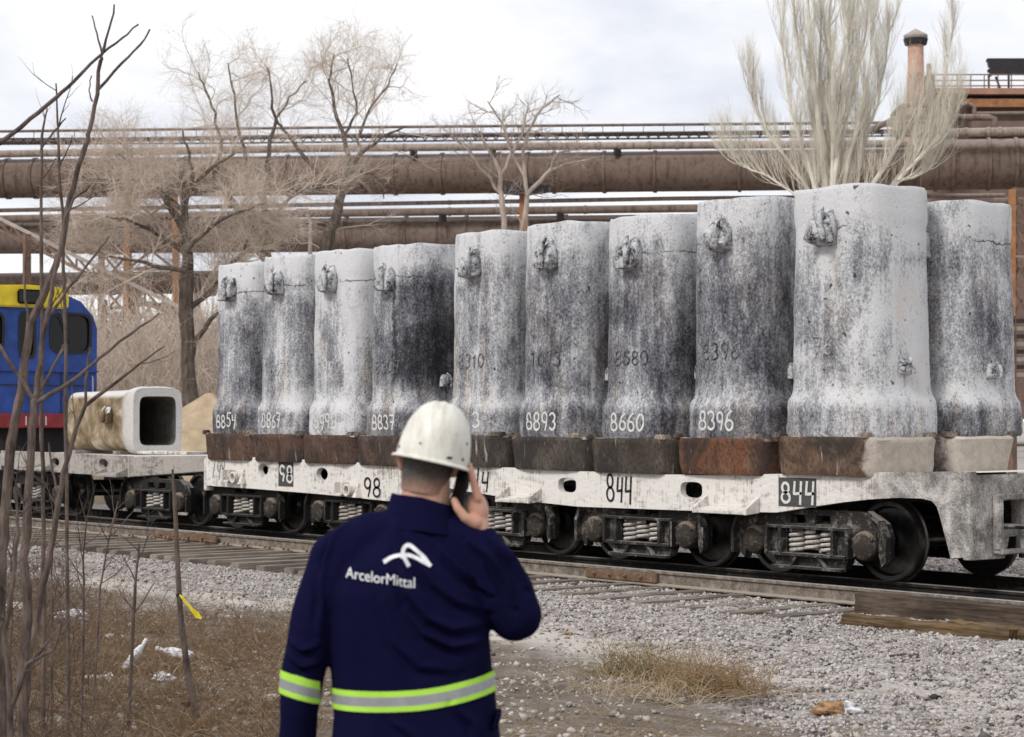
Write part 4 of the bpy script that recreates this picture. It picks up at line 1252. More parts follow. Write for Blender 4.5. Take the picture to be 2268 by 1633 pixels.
MB().tube([(LU + 0.06, vc - 1.3, 2.45), (LU + 0.06, vc + 1.3, 2.45)], 0.014, 6).build('handrail', BLACKM, lo_, smooth=True)
for y_ in (-0.92, 0.92):
    MB().tube([(LU + 0.03, vc + y_ - 0.2, 3.84), (LU + 0.035, vc + y_ + 0.05, 3.3)], 0.012, 5).build('wiper', RUBBER, lo_)
    MB().bb(LU - 0.30, LU - 0.28, vc + y_ - 0.3, vc + y_ + 0.2, 3.0, 3.25).build('sun_visor', PAPER_, lo_)
MB().bb(LU - 0.4, LU + 0.12, vc - 1.62, vc + 1.62, 1.585, 1.875).build('buffer_beam', RED, lo_, bevel=0.015)
MB().bb(LU - 8.6, LU - 0.3, vc - 1.2, vc + 1.2, 0.55, 1.58).build('underframe', BLACKM, lo_)
for v_ in (V_RUN, V_FAR):
    for du in (-1.2, -3.0, -6.0, -7.8):
        wheel_mb((LU + du, v_, WR), -1 if v_ == V_RUN else 1).build('wheel', WHEEL, lo_, smooth=True)
MB().bb(LU + 0.1, LU + 0.7, 17.6, 17.9, 0.85, 1.1).build('coupler', BOGIE, lo_, bevel=0.03)
for v_ in (vc - 0.9, vc + 0.9):
    MB().lathe((LU + 0.12, v_, 1.2), (1, 0, 0), [(0, 0.1), (0.3, 0.1), (0.31, 0.22), (0.36, 0.22)], 16).build('buffer', BLACKM, lo_, smooth=True)
def text_mesh(body, size):
    c = bpy.data.curves.new('t', 'FONT'); c.body = body; c.size = size; c.offset = 0.0
    o = bpy.data.objects.new('t', c); COL.objects.link(o)
    dg = bpy.context.evaluated_depsgraph_get()
    me = bpy.data.meshes.new_from_object(o.evaluated_get(dg))
    bpy.data.objects.remove(o); bpy.data.curves.remove(c)
    bm = bmesh.new(); bm.from_mesh(me)
    bmesh.ops.triangulate(bm, faces=bm.faces)
    bmesh.ops.subdivide_edges(bm, edges=[e for e in bm.edges if e.calc_length() > size * 0.12], cuts=1)
    vs_ = [tuple(v.co) for v in bm.verts]
    fs_ = [tuple(v.index for v in f.verts) for f in bm.faces]
    bm.free(); bpy.data.meshes.remove(me)
    return vs_, fs_
vs_, fs_ = text_mesh('1', 0.26)
for dx in (0.0, 0.30, 0.43):
    MB().add([(LU + 0.124, vc - 0.14 + dx + x * 1.1, 1.64 + y) for x, y, z in vs_], fs_).build('fleet_digit', WHITE_PAINT, lo_)

# ------------------------------------------------------------------ pipe bridge far behind
def dep(x):                       # the pipe bridge runs nearly square to the view, ~115 m away
    return 120.0 - 8.0 * x / 2268.0
def far_pipe(name, label, pts, dia, mat, ring=0.0, rings_at=(), dd=0.0, group='pipes of the pipe bridge', k=20, hang=()):
    """pts: (x, y centre) picture points; dia in picture units"""
    pts = list(pts)
    if pts[0][0] <= -100:
        sl_ = (pts[1][1] - pts[0][1]) / (pts[1][0] - pts[0][0]); pts.insert(0, (-1500, pts[0][1] + sl_ * (-1500 - pts[0][0])))
    if pts[-1][0] >= 2400:
        sl_ = (pts[-1][1] - pts[-2][1]) / (pts[-1][0] - pts[-2][0]); pts.append((3700, pts[-1][1] + sl_ * (3700 - pts[-1][0])))
    q = [at(x, y, dep(x) + dd) for x, y in pts]
    r = 0.5 * dia * 116.0 / F
    t = thing(name, label, 'pipe', q[0], group)
    MB().tube(q, r, k).build('pipe_run', mat, t, smooth=True)
    for x in rings_at:
        # flange or weld band
        i = max(0, min(len(pts) - 2, next((j for j in range(len(pts) - 1) if pts[j][0] <= x <= pts[j + 1][0]), 0)))
        f = (x - pts[i][0]) / (pts[i + 1][0] - pts[i][0])
        c = q[i].lerp(q[i + 1], f); d = (q[i + 1] - q[i]).normalized()
        MB().tube([c - d * 0.09, c + d * 0.09], r + ring, k).build('weld_band', mat, t, smooth=True)
    for x in hang:
        i = next((j for j in range(len(pts) - 1) if pts[j][0] <= x <= pts[j + 1][0]), 0)
        f = (x - pts[i][0]) / (pts[i + 1][0] - pts[i][0])
        c = q[i].lerp(q[i + 1], f)
        MB().bb(c.x - 0.1, c.x + 0.1, c.y - 0.2, c.y + 0.2, c.z - r - 0.35, c.z - r * 0.6).build('pipe_shoe', BLACKM, t)
    return t
far_pipe('gas_main', 'thick rusty brown gas main crossing the picture behind the trees', [(-150, 398), (700, 388.5), (1500, 379.5), (2060, 373)], 90, PIPE, 0.07,
         (22, 84, 200, 420, 640, 880, 985, 1110, 1175, 1232, 1342, 1452, 1640, 1760), hang=())
far_pipe('gas_main', 'wider dark gas main section at the far right behind the pale tree', [(2040, 366), (2450, 361)], 106, PIPE, 0.08, (2072, 2110, 2190, 2250), -3.0)
far_pipe('gas_main', 'lower gas main showing above the far moulds with orange rust', [(-150, 527), (700, 521), (1620, 512), (2225, 506)], 78, PIPE2, 0.06, (60, 330, 560, 770, 905, 1040, 1260), 1.5)
far_pipe('gas_main', 'lowest brown gas main behind the locomotive roof', [(-150, 632), (200, 628), (560, 624)], 54, PIPE2, 0.05, (60, 250, 420), 4.0)
far_pipe('steam_pipe', 'thin pipe running along the very top of the pipe bridge', [(-150, 293), (700, 283), (1500, 276), (2080, 271)], 6.5, PIPE2, 0, (), 1.0, k=10)
far_pipe('steam_pipe', 'medium brown pipe under the topmost thin pipe', [(-150, 317), (700, 302), (1500, 296), (2020, 291)], 11, PIPE2, 0.02, (300, 820, 1300), 0.5, k=12)
far_pipe('steam_pipe', 'ragged lagged pipe lying on top of the thick gas main', [(-150, 344), (700, 329), (1500, 322), (2100, 318)], 17, LAGGED, 0.03, (170, 500, 900, 1180, 1330, 1440, 1500, 1590), -1.0, k=12, hang=(920, 1095, 1370))
far_pipe('steam_pipe', 'shaggy thin pipe just under the thick gas main', [(-150, 469), (700, 454), (1500, 440), (2225, 433)], 9.5, LAGGED, 0.02, (400, 1000), 0.5, k=10)
far_pipe('steam_pipe', 'dark pipe above the lower gas main', [(-150, 488), (700, 473), (1500, 462), (2225, 455)], 18, PIPE2, 0.03, (200, 600, 1000, 1300), 0.0, k=12, hang=(985, 1245))
far_pipe('steam_pipe', 'pale lagged pipe with ragged joints at the upper right', [(2030, 296), (2268, 291), (2420, 289)], 18, LAGGED, 0.04, (2090, 2140, 2190, 2215), -5.0, k=12)
far_pipe('steam_pipe', 'brown looped pipe ending in a downward elbow', [(1900, 300), (1985, 263), (2000, 260), (2190, 260), (2203, 264), (2203, 285)], 13, PIPE2, 0, (), -4.0, k=12)
far_pipe('steam_pipe', 'upper looped pipe with a bend beside the brick red wall', [(1975, 258), (1990, 240), (2000, 234), (2148, 232), (2158, 236), (2158, 252)], 9, PIPE2, 0, (), -3.0, k=12)
far_pipe('steam_pipe', 'long pipe leaving right below the red wall', [(2160, 252), (2420, 250)], 8, PIPE2, 0, (), -2.0, k=10)
far_pipe('steam_pipe', 'brown pipe behind the second row mould near the picture edge', [(2200, 446), (2420, 444)], 14, PIPE2, 0, (), -4.0, k=12)
far_pipe('steam_pipe', 'thick brown pipe at the right edge beside the pale mould', [(2200, 585), (2420, 583)], 40, PIPE, 0, (), -4.0, k=14)

# lattice walkway between the upper pipes
wk = thing('pipe_walkway', 'dark lattice walkway with thin handrail along the pipe bridge', 'walkway', at(0, 330, 119))
for (xa, xb) in ((-1500, -100), (-100, 500), (500, 1100), (1100, 1700), (1700, 2060)):
    ya, yb = 320 - 0.011 * xa - (4 if xa < 500 else 0), 320 - 0.011 * xb
    MB().beam(at(xa, ya - 9, dep(xa)), at(xb, yb - 9, dep(xb)), 0.1, 0.09).build('chord', BLACKM, wk)
    MB().beam(at(xa, ya + 3, dep(xa)), at(xb, yb + 3, dep(xb)), 0.1, 0.09).build('chord', BLACKM, wk)
br = MB(); ps = MB()
for i in range(158):
    x = -1500 + i * 22.5
    y = 318.5 - 0.0115 * x
    br.beam(at(x, y - 9, dep(x)), at(x + 11, y + 3, dep(x)), 0.05, 0.06)
    br.beam(at(x + 11, y + 3, dep(x)), at(x + 22.5, y - 9, dep(x)), 0.05, 0.06)
    if i % 2 == 0:
        ps.beam(at(x, y - 9, dep(x)), at(x, 292 - 0.0115 * x - 2, dep(x)), 0.04, 0.04)
tag(br.build('lattice', BLACKM, wk), kind='stuff'); tag(ps.build('handrail_posts', STEELB, wk), kind='stuff')

# trestles that carry the pipes
def trestle(label, x, y0, y1, d, wpx, mat, braces=3, top=None, group='trestles of the pipe bridge'):
    t = thing('trestle', label, 'trestle', Vector((at(x, y1, d).x, at(x, y1, d).y, -0.1)), group)
    for sx in (-0.5, 0.5):
        a, b = at(x + sx * wpx, y0, d), at(x + sx * wpx * 1.15, y1, d); b.z = -0.1
        MB().beam(a, b, 0.32, 0.32).build('column', mat, t)
    ys = np.linspace(y0, min(y1, 915), braces + 1)
    for i in range(braces):
        MB().beam(at(x - wpx / 2, ys[i], d), at(x + wpx / 2, ys[i + 1], d), 0.12, 0.14).build('brace', STEELB, t)
        MB().beam(at(x + wpx / 2, ys[i], d), at(x - wpx / 2, ys[i + 1], d), 0.12, 0.14).build('brace', STEELB, t)
        MB().beam(at(x - wpx / 2, ys[i], d), at(x + wpx / 2, ys[i], d), 0.16, 0.2).build('cross_beam', STEELB, t)
    return t
trestle('brown lattice trestle with a rust orange column left of the far moulds', 335, 436, 930, 112, 104, ORANGE, 6)
trestle('dark lattice trestle just right of the blue locomotive', 255, 560, 930, 118, 60, STEELB, 5)
tp = thing('trestle_post', 'single rusty post rising between the two small bare trees', 'post', Vector((at(1160, 930, 113).x, at(1160, 930, 113).y, -0.1)))
a, b = at(1160, 425, 113), at(1160, 930, 113); b.z = -0.1
MB().beam(a, b, 0.5, 0.5).build('column', ORANGE, tp)
MB().bb(a.x - 1.0, a.x + 1.0, a.y - 0.9, a.y + 0.9, a.z - 0.1, a.z + 0.35).build('saddle', BLACKM, tp)
tr = trestle('lattice trestle with ladder behind the second row mould', 2262, 420, 930, 105, 40, ORANGE, 7)
# sloping conveyor gallery, left
cg = thing('conveyor_gallery', 'pale grey sloping conveyor gallery descending behind the saplings', 'conveyor', Vector((at(150, 930, 100).x, at(150, 930, 100).y, -0.1)))
for dy, mt in ((0, GREYST), (26, STEELB)):
    MB().beam(at(-80, 445 + dy, 100), at(480, 722 + dy, 92), 0.12, 0.15).build('chord', mt, cg)
lt = MB()
for i in range(15):
    f0, f1 = i / 15, (i + 1) / 15
    p0 = at(-80, 445, 100).lerp(at(480, 722, 92), f0); p1 = at(-80, 471, 100).lerp(at(480, 748, 92), f1)
    p2 = at(-80, 445, 100).lerp(at(480, 722, 92), f1)
    lt.beam(p0, p1, 0.08, 0.1); lt.beam(p1, p2, 0.08, 0.1)
tag(lt.build('lattice', STEELB, cg), kind='stuff')
for x_ in (60, 300):
    p = at(x_, 460 + (x_ - 0) * 0.49 + 30, 97); MB().beam(p, (p.x, p.y, -0.1), 0.3, 0.3).build('leg', STEELB, cg)

# ------------------------------------------------------------------ plant building and stack, upper right
BRICKRED = simple('brick_red_sheeting', (0.30, 0.16, 0.115), 0.85, 0, 0.25, 0.6)
DARKWALL = simple('sooty_brown_sheeting', (0.14, 0.095, 0.08), 0.85, 0, 0.3, 0.5)
PINK = pipe_material('pink_brown_stack_steel', (0.42, 0.25, 0.18), (0.52, 0.33, 0.25), (0.36, 0.20, 0.13))
DB = 150.0
bl = thing('plant_building', 'rust brown plant building with stepped roof edge at the upper right', 'building', Vector((at(2180, 930, DB).x, at(2180, 930, DB).y, -0.2)))
def slab_at(mb, x0, x1, y0, y1, d, thick):
    a, b = at(x0, y1, d), at(x1, y0, d)
    right = Vector((cb, sb, 0)); fwd = Vector((-sb, cb, 0))
    L_ = (x1 - x0) * d / F; H_ = (y1 - y0) * d / F
    mb.box((a + b) / 2 + fwd * thick / 2, (L_, thick, H_), B)
    return mb
slab_at(MB(), 2062, 3380, 238, 930, DB, 14).build('wall', DARKWALL, bl)
slab_at(MB(), 2058, 3384, 219, 237, DB - 0.9, 16).build('fascia', ORANGE, bl)
slab_at(MB(), 2070, 3380, 209, 218.6, DB - 0.2, 15).build('shadow_gap', BLACKM, bl)
slab_at(MB(), 2050, 3390, 195, 208.6, DB - 1.1, 17).build('roof_edge', BRICKRED, bl)
slab_at(MB(), 2150, 3380, 268, 300, DB - 1.5, 1.2).build('lean_to', DARKWALL, bl)
rail_ = MB()
for y_ in (165, 178, 190):
    rail_.beam(at(2052, y_ + 0.8, DB), at(3380, y_ - 3.2, DB), 0.06, 0.09)
for i in range(44):
    x_ = 2060 + i * 30
    rail_.beam(at(x_, 165, DB), at(x_, 195, DB), 0.07, 0.07)
rail_.build('roof_railing', STEELB, bl)
cn = thing('roof_canopy', 'ragged dark corrugated canopy on thin struts above the plant roof', 'canopy', at(2230, 195, DB + 4))
a0 = DB + 4
strip_ = 0
random.seed(5)
for i in range(6):
    y_ = 131 + i * 5.7
    x0 = 2172 + random.uniform(0, 22)
    m_ = MB()
    m_.beam(at(x0, y_ + 3, a0 - i * 0.5), at(2480, y_ + 2.2, a0 - i * 0.5), 0.6, 0.22)
    m_.build('roof_sheet', BLACKM, cn)
for (x0, y0, x1, y1) in ((2234, 196, 2234, 140), (2234, 140, 2188, 172), (2234, 140, 2280, 172), (2190, 165, 2190, 196), (2280, 165, 2280, 196), (2205, 170, 2215, 196)):
    MB().beam(at(x0, y0, a0), at(x1, y1, a0), 0.14, 0.14).build('strut', STEELB, cn)
sk = thing('exhaust_stack', 'pink brown exhaust stack with a conical rain cap', 'chimney', Vector((at(2030, 930, 146).x, at(2030, 930, 146).y, -0.2)))
c0, c1 = at(2030, 240, 146), at(2028, 84, 146); c0 = Vector((c1.x, c1.y, c0.z))
s_ = 146 / F
MB().lathe((c1.x, c1.y, 0), (0, 0, 1), [(c0.z - 8, 27 * s_), (c0.z - 1.5, 27 * s_), (c0.z + 1.0, 19 * s_), (c0.z + 2.4, 18.5 * s_), (c0.z + 2.5, 19.5 * s_), (c0.z + 2.62, 18 * s_), (c1.z, 17.2 * s_)], 24).build('flue', PINK, sk, smooth=True)
zc = at(2028, 81, 146).z; zt_ = at(2028, 64, 146).z
MB().lathe((c1.x, c1.y, 0), (0, 0, 1), [(zc - 0.18, 25 * s_), (zc, 27 * s_), (zc + 0.1, 26 * s_), (zt_, 0.5 * s_)], 14).build('rain_cap', GREYST, sk)
MB().lathe((c1.x, c1.y, 0), (0, 0, 1), [(zc - 0.62, 24 * s_), (zc - 0.185, 27.5 * s_)], 14).build('cap_underside_shade', BLACKM, sk)  # black ring that paints in the shade on the underside of the cap
st_ = MB()
for t in range(6):
    a_ = t * math.pi / 3
    st_.beam((c1.x + 16.5 * s_ * math.cos(a_), c1.y + 16.5 * s_ * math.sin(a_), c1.z - 0.2), (c1.x + 21 * s_ * math.cos(a_), c1.y + 21 * s_ * math.sin(a_), zc - 0.05), 0.05, 0.05)
st_.build('cap_struts', STEELB, sk)
nb = MB(); p = at(2058, 200, 146); nb.lathe((p.x, p.y, p.z - 6), (0, 0, 1), [(0, 0.42), (7.0, 0.42), (7.01, 0.2), (7.9, 0.16)], 12)
o = nb.build('vent_pipe', STEELB, None, smooth=True); tag(o, 'short brown vent pipe beside the pink stack', 'vent pipe')
# a low industrial shed and stacked beams glimpsed right of the last mould
shd = thing('stacked_beams', 'stack of grey steel beams at the right edge behind the pale mould', 'steel beams', (at(2262, 800, 60).x, at(2262, 800, 60).y, -0.2))
for i in range(8):
    y_ = 712 + i * 17
    MB().beam(at(2225, y_, 60), at(2330, y_ - 2, 62), 0.5, 0.12).build('beam', GREYST if i % 2 else BLACKM, shd)
MB().beam(at(2240, 700, 60), (at(2240, 700, 60).x, at(2240, 700, 60).y, -0.2), 0.2, 0.2).build('upright', STEELB, shd)

# sand heap beyond the wagons
def sand():
    mb = MB(); c = onz(452, 1010, -0.2); c = at(462, 930, 50); K = 40
    rings = []
    for t in (1.0, 0.85, 0.7, 0.5, 0.3, 0.15, 0.02):
        rings.append([(c.x + 3.6 * t * math.cos(2 * math.pi * j / K) * (1 + 0.12 * noise.noise((math.cos(2 * math.pi * j / K) * 2, math.sin(2 * math.pi * j / K) * 2, t))),
                       c.y + 3.6 * t * math.sin(2 * math.pi * j / K) * (1 + 0.12 * noise.noise((math.cos(2 * math.pi * j / K) * 2, math.sin(2 * math.pi * j / K) * 2, t))),
                       -0.3 + 2.75 * (1 - t) ** 0.9 + 0.05 * noise.noise((j, t * 9, 0))) for j in range(K)])
    mb.loft(rings, True)
    return mb
SAND = simple('tan_sand', (0.40, 0.31, 0.21), 0.95, 0, 0.2, 3, 0.6, 0.1, 0.05)
o = sand().build('sand_heap', SAND, None, smooth=True)
tag(o, 'tan sand heap behind the gap between the wagons', 'sand heap')

# ------------------------------------------------------------------ bare trees
class Tree:
    def __init__(s, seed):
        s.r = random.Random(seed); s.big = []; s.tw = ([], [], [], [])
    def seg(s, a, b, ra, rb):
        s.tw[0].append(tuple(a)); s.tw[1].append(tuple(b)); s.tw[2].append(ra); s.tw[3].append(rb)
    def grow(s, p, d, length, rad, level, spec):
        """one shoot and its side shoots; spec: dict of per-level settings"""
        r = s.r
        n_ = spec['segs'][level]
        step = length / n_
        pts = [p.copy()]; d = d.normalized()
        for i in range(n_):
            d = (d + Vector((r.gauss(0, 1), r.gauss(0, 1), r.gauss(0, 1))) * spec['wig'][level] + Vector((0, 0, spec['up'][level]))).normalized()
            pts.append(pts[-1] + d * step)
        rb = rad * spec['tip'][level]
        rads = [rad + (rb - rad) * i / n_ for i in range(n_ + 1)]
        s.emit(pts, rads, level, spec)
    def emit(s, pts, rads, level, spec):
        r = s.r
        if rads[0] >= spec['bigr']: s.big.append((pts, rads))
        else:
            for i in range(len(pts) - 1): s.seg(pts[i], pts[i + 1], rads[i], rads[i + 1])
        if level + 1 >= len(spec['segs']): return
        tot = sum((pts[i + 1] - pts[i]).length for i in range(len(pts) - 1))
        cnt = spec['kids'][level]
        cnt = max(1, int(cnt * tot)) if spec.get('per_m') else cnt
        st = spec['start'][level]
        for k in range(cnt):
            f = st + (1 - st) * ((k + r.random()) / cnt)
            x = f * (len(pts) - 1); i = min(int(x), len(pts) - 2)
            p = pts[i].lerp(pts[i + 1], x - i)
            d = (pts[i + 1] - pts[i]).normalized()
            side = d.cross(Vector((r.gauss(0, 1), r.gauss(0, 1), r.gauss(0, 1)))).normalized()
            ang = math.radians(r.gauss(spec['ang'][level], spec.get('dang', 10)))
            nd = d * math.cos(ang) + side * math.sin(ang)
            ln = spec['len'][level + 1] * r.uniform(0.55, 1.2) * (1.0 - spec.get('apex', 0.45) * f)
            rr = min((rads[i] + (rads[i + 1] - rads[i]) * (x - i)) * 0.7, spec['rad'][level + 1])
            s.grow(p, nd, ln, rr, level + 1, spec)
    def build(s, name, label, bark_, twig_, base, group=None, k=4, cat='tree'):
        t = thing(name, label, cat, base, group)
        off = np.array(base)
        mb = MB()
        for pts, rads in s.big: mb.tube(pts, [q * (1 + 0.16 * noise.noise((i_ * 1.7, q * 90, pts[0].x))) for i_, q in enumerate(rads)], 8, True)
        mb.build('trunk', bark_, t, smooth=True)
        if s.tw[0]: seg_mesh('crown', s.tw[0], s.tw[1], s.tw[2], s.tw[3], k, twig_, t, None, off)
        return t
def limb(tree, picpts, radii, d, spec, level=1, wig=0.25):
    """a main limb laid along picture points (x, y[, extra depth])"""
    pts = []
    for p in picpts:
        pts.append(at(p[0], p[1], d + (p[2] if len(p) > 2 else 0.0)))
    # resample with a little crookedness
    fine = [pts[0]]; fr_ = [radii[0]]
    for i in range(len(pts) - 1):
        for k_ in (1, 2, 3):
            q = pts[i].lerp(pts[i + 1], k_ / 3)
            if k_ < 3: q = q + Vector((tree.r.gauss(0, 1), tree.r.gauss(0, 1), tree.r.gauss(0, 1))) * wig * 0.15
            fine.append(q); fr_.append(radii[i] + (radii[i + 1] - radii[i]) * k_ / 3)
    tree.emit(fine, fr_, level, spec)
acacia = dict(segs=[5, 6, 5, 4, 3], wig=[0.1, 0.22, 0.28, 0.32, 0.3], up=[0.1, 0.05, 0.05, 0.06, 0.05], tip=[0.6, 0.4, 0.4, 0.4, 0.5],
              kids=[3, 12, 11, 12, 0], start=[0.5, 0.2, 0.1, 0.08, 0], ang=[35, 45, 45, 40, 40], len=[5, 3.4, 2.4, 1.35, 0.85], rad=[0.22, 0.11, 0.026, 0.009, 0.0048], bigr=0.03, dang=14, apex=0.25)
D1 = 66.0
finetw = dict(acacia); finetw.update(kids=[3, 10, 10, 10, 0], rad=[0.22, 0.11, 0.020, 0.0055, 0.0022])
def rad_px(w_px, d): return w_px * 0.5 * d / F
t1 = Tree(21)
limb(t1, [(425, 935), (420, 860), (412, 700), (415, 600), (412, 520), (405, 440), (398, 380)], [rad_px(x, D1) for x in (44, 36, 31, 27, 20, 13, 7)], D1, acacia, 1)
limb(t1, [(412, 690), (480, 630), (540, 560), (560, 500)], [rad_px(x, D1) for x in (14, 12, 8, 5)], D1, acacia, 1)
limb(t1, [(415, 800), (440, 745), (475, 700), (500, 690)], [rad_px(x, D1) for x in (16, 12, 9, 5)], D1, acacia, 2)
limb(t1, [(412, 520), (360, 430), (310, 380, 1), (250, 330, 2)], [rad_px(x, D1) for x in (18, 12, 8, 5)], D1, acacia, 1)
limb(t1, [(408, 470), (425, 400), (420, 340), (405, 290)], [rad_px(x, D1) for x in (12, 9, 6, 4)], D1, finetw, 2)
limb(t1, [(410, 560), (350, 520), (290, 490, -1), (235, 480, -1)], [rad_px(x, D1) for x in (14, 10, 7, 4)], D1, acacia, 1)
limb(t1, [(412, 600), (340, 590), (280, 575), (225, 570)], [rad_px(x, D1) for x in (12, 9, 6, 4)], D1 - 1, acacia, 1)
limb(t1, [(408, 470), (330, 400), (270, 400), (215, 395)], [rad_px(x, D1) for x in (12, 9, 6, 4)], D1 + 1, acacia, 1)
limb(t1, [(412, 560), (470, 500), (530, 470), (590, 450)], [rad_px(x, D1) for x in (12, 9, 6, 4)], D1 - 1, acacia, 1)
limb(t1, [(405, 440), (470, 370), (520, 340, 2)], [rad_px(x, D1) for x in (12, 8, 5)], D1, finetw, 1)
b_ = at(425, 930, D1); t1.build('bare_tree', 'thick dark trunked bare tree with tan twig crown behind the sand heap', BARK_DARK, BARK_TWIG, (b_.x, b_.y, -0.15), 'leafless trees behind the train')
t2 = Tree(22)
limb(t2, [(600, 930), (600, 640), (592, 575), (560, 505), (505, 435), (472, 398), (462, 360)], [rad_px(x, D1) for x in (40, 34, 28, 20, 14, 9, 6)], D1 + 3, finetw, 1)
limb(t2, [(592, 580), (586, 500), (583, 430), (596, 340), (612, 265), (600, 190), (592, 150)], [rad_px(x, D1) for x in (22, 18, 15, 11, 8, 5, 3)], D1 + 3, finetw, 1)
limb(t2, [(470, 400), (490, 330), (478, 250), (455, 200), (440, 160)], [rad_px(x, D1) for x in (9, 8, 6, 5, 3)], D1 + 3, finetw, 1)
limb(t2, [(585, 450), (545, 380), (530, 300), (520, 210), (505, 140)], [rad_px(x, D1) for x in (10, 8, 7, 5, 3)], D1 + 4, finetw, 1)
limb(t2, [(590, 500), (640, 440), (690, 420), (740, 410)], [rad_px(x, D1) for x in (10, 8, 6, 4)], D1 + 2, finetw, 1)
b_ = at(600, 930, D1 + 3); t2.build('bare_tree', 'forked dark bare tree leaning its limb left over the lower gas main', BARK_DARK, BARK_TWIG, (b_.x, b_.y, -0.15), 'leafless trees behind the train')
t3 = Tree(23)
limb(t3, [(690, 930), (705, 620), (722, 550), (742, 490), (762, 415), (775, 372), (795, 345), (845, 305), (900, 280)], [rad_px(x, D1) for x in (42, 34, 30, 27, 22, 16, 11, 7, 4)], D1 + 6, finetw, 1)
limb(t3, [(762, 412), (705, 392), (660, 330), (625, 285), (612, 262), (640, 215), (680, 180)], [rad_px(x, D1) for x in (13, 11, 9, 7, 6, 4, 3)], D1 + 6, finetw, 1)
limb(t3, [(775, 372), (762, 300), (740, 240), (728, 180), (740, 120)], [rad_px(x, D1) for x in (13, 10, 8, 6, 3)], D1 + 6, finetw, 1)
limb(t3, [(795, 345), (800, 290), (820, 240), (860, 190), (880, 140)], [rad_px(x, D1) for x in (9, 8, 6, 5, 3)], D1 + 7, finetw, 1)
limb(t3, [(762, 300), (790, 250), (780, 180), (770, 130)], [rad_px(x, D1) for x in (7, 6, 4, 3)], D1 + 5, finetw, 1)
limb(t3, [(775, 380), (830, 385), (855, 420), (850, 440)], [rad_px(x, D1) for x in (8, 7, 5, 3)], D1 + 5, finetw, 2)
b_ = at(690, 930, D1 + 6); t3.build('bare_tree', 'tall dark bare tree with a wide fine crown, right of the forked one', BARK_DARK, BARK_TWIG, (b_.x, b_.y, -0.15), 'leafless trees behind the train')

# two small pale trees beside the post
small = dict(acacia); small.update(kids=[3, 9, 6, 4, 0], len=[3, 2.4, 1.5, 0.9, 0.5], rad=[0.1, 0.05, 0.02, 0.010, 0.006], ang=[35, 42, 42, 40, 40], wig=[0.1, 0.16, 0.2, 0.24, 0.2])
DS = 84.0
t4 = Tree(31)
limb(t4, [(1118, 930), (1116, 520), (1110, 430), (1105, 375), (1075, 320), (1060, 290)], [rad_px(x, DS) for x in (14, 13, 12, 9, 6, 3)], DS, small, 1)
limb(t4, [(1110, 430), (1070, 380), (1035, 330), (1000, 305)], [rad_px(x, DS) for x in (8, 6, 5, 3)], DS, small, 1)
limb(t4, [(1107, 390), (1140, 330), (1160, 290), (1170, 240)], [rad_px(x, DS) for x in (8, 7, 5, 3)], DS, small, 1)
b_ = at(1118, 930, DS); t4.build('small_bare_tree', 'small pale bare tree left of the rusty post', BARK_PINK, BARK_PINK, (b_.x, b_.y, -0.15), 'small leafless trees by the post')
t5 = Tree(32)
limb(t5, [(1152, 930), (1155, 520), (1168, 430), (1210, 385), (1250, 365), (1320, 350)], [rad_px(x, DS) for x in (14, 13, 10, 8, 6, 3)], DS - 3, small, 1)
limb(t5, [(1168, 430), (1160, 360), (1170, 290), (1200, 240), (1240, 210)], [rad_px(x, DS) for x in (9, 8, 6, 5, 3)], DS - 3, small, 1)
limb(t5, [(1210, 385), (1235, 340), (1262, 330)], [rad_px(x, DS) for x in (6, 5, 3)], DS - 3, small, 1)
limb(t5, [(1165, 400), (1130, 330), (1110, 270), (1080, 225)], [rad_px(x, DS) for x in (7, 6, 5, 3)], DS - 3, small, 1)
b_ = at(1152, 930, DS - 3); t5.build('small_bare_tree', 'small pale bare tree spreading right from beside the rusty post', BARK_PINK, BARK_PINK, (b_.x, b_.y, -0.15), 'small leafless trees by the post')

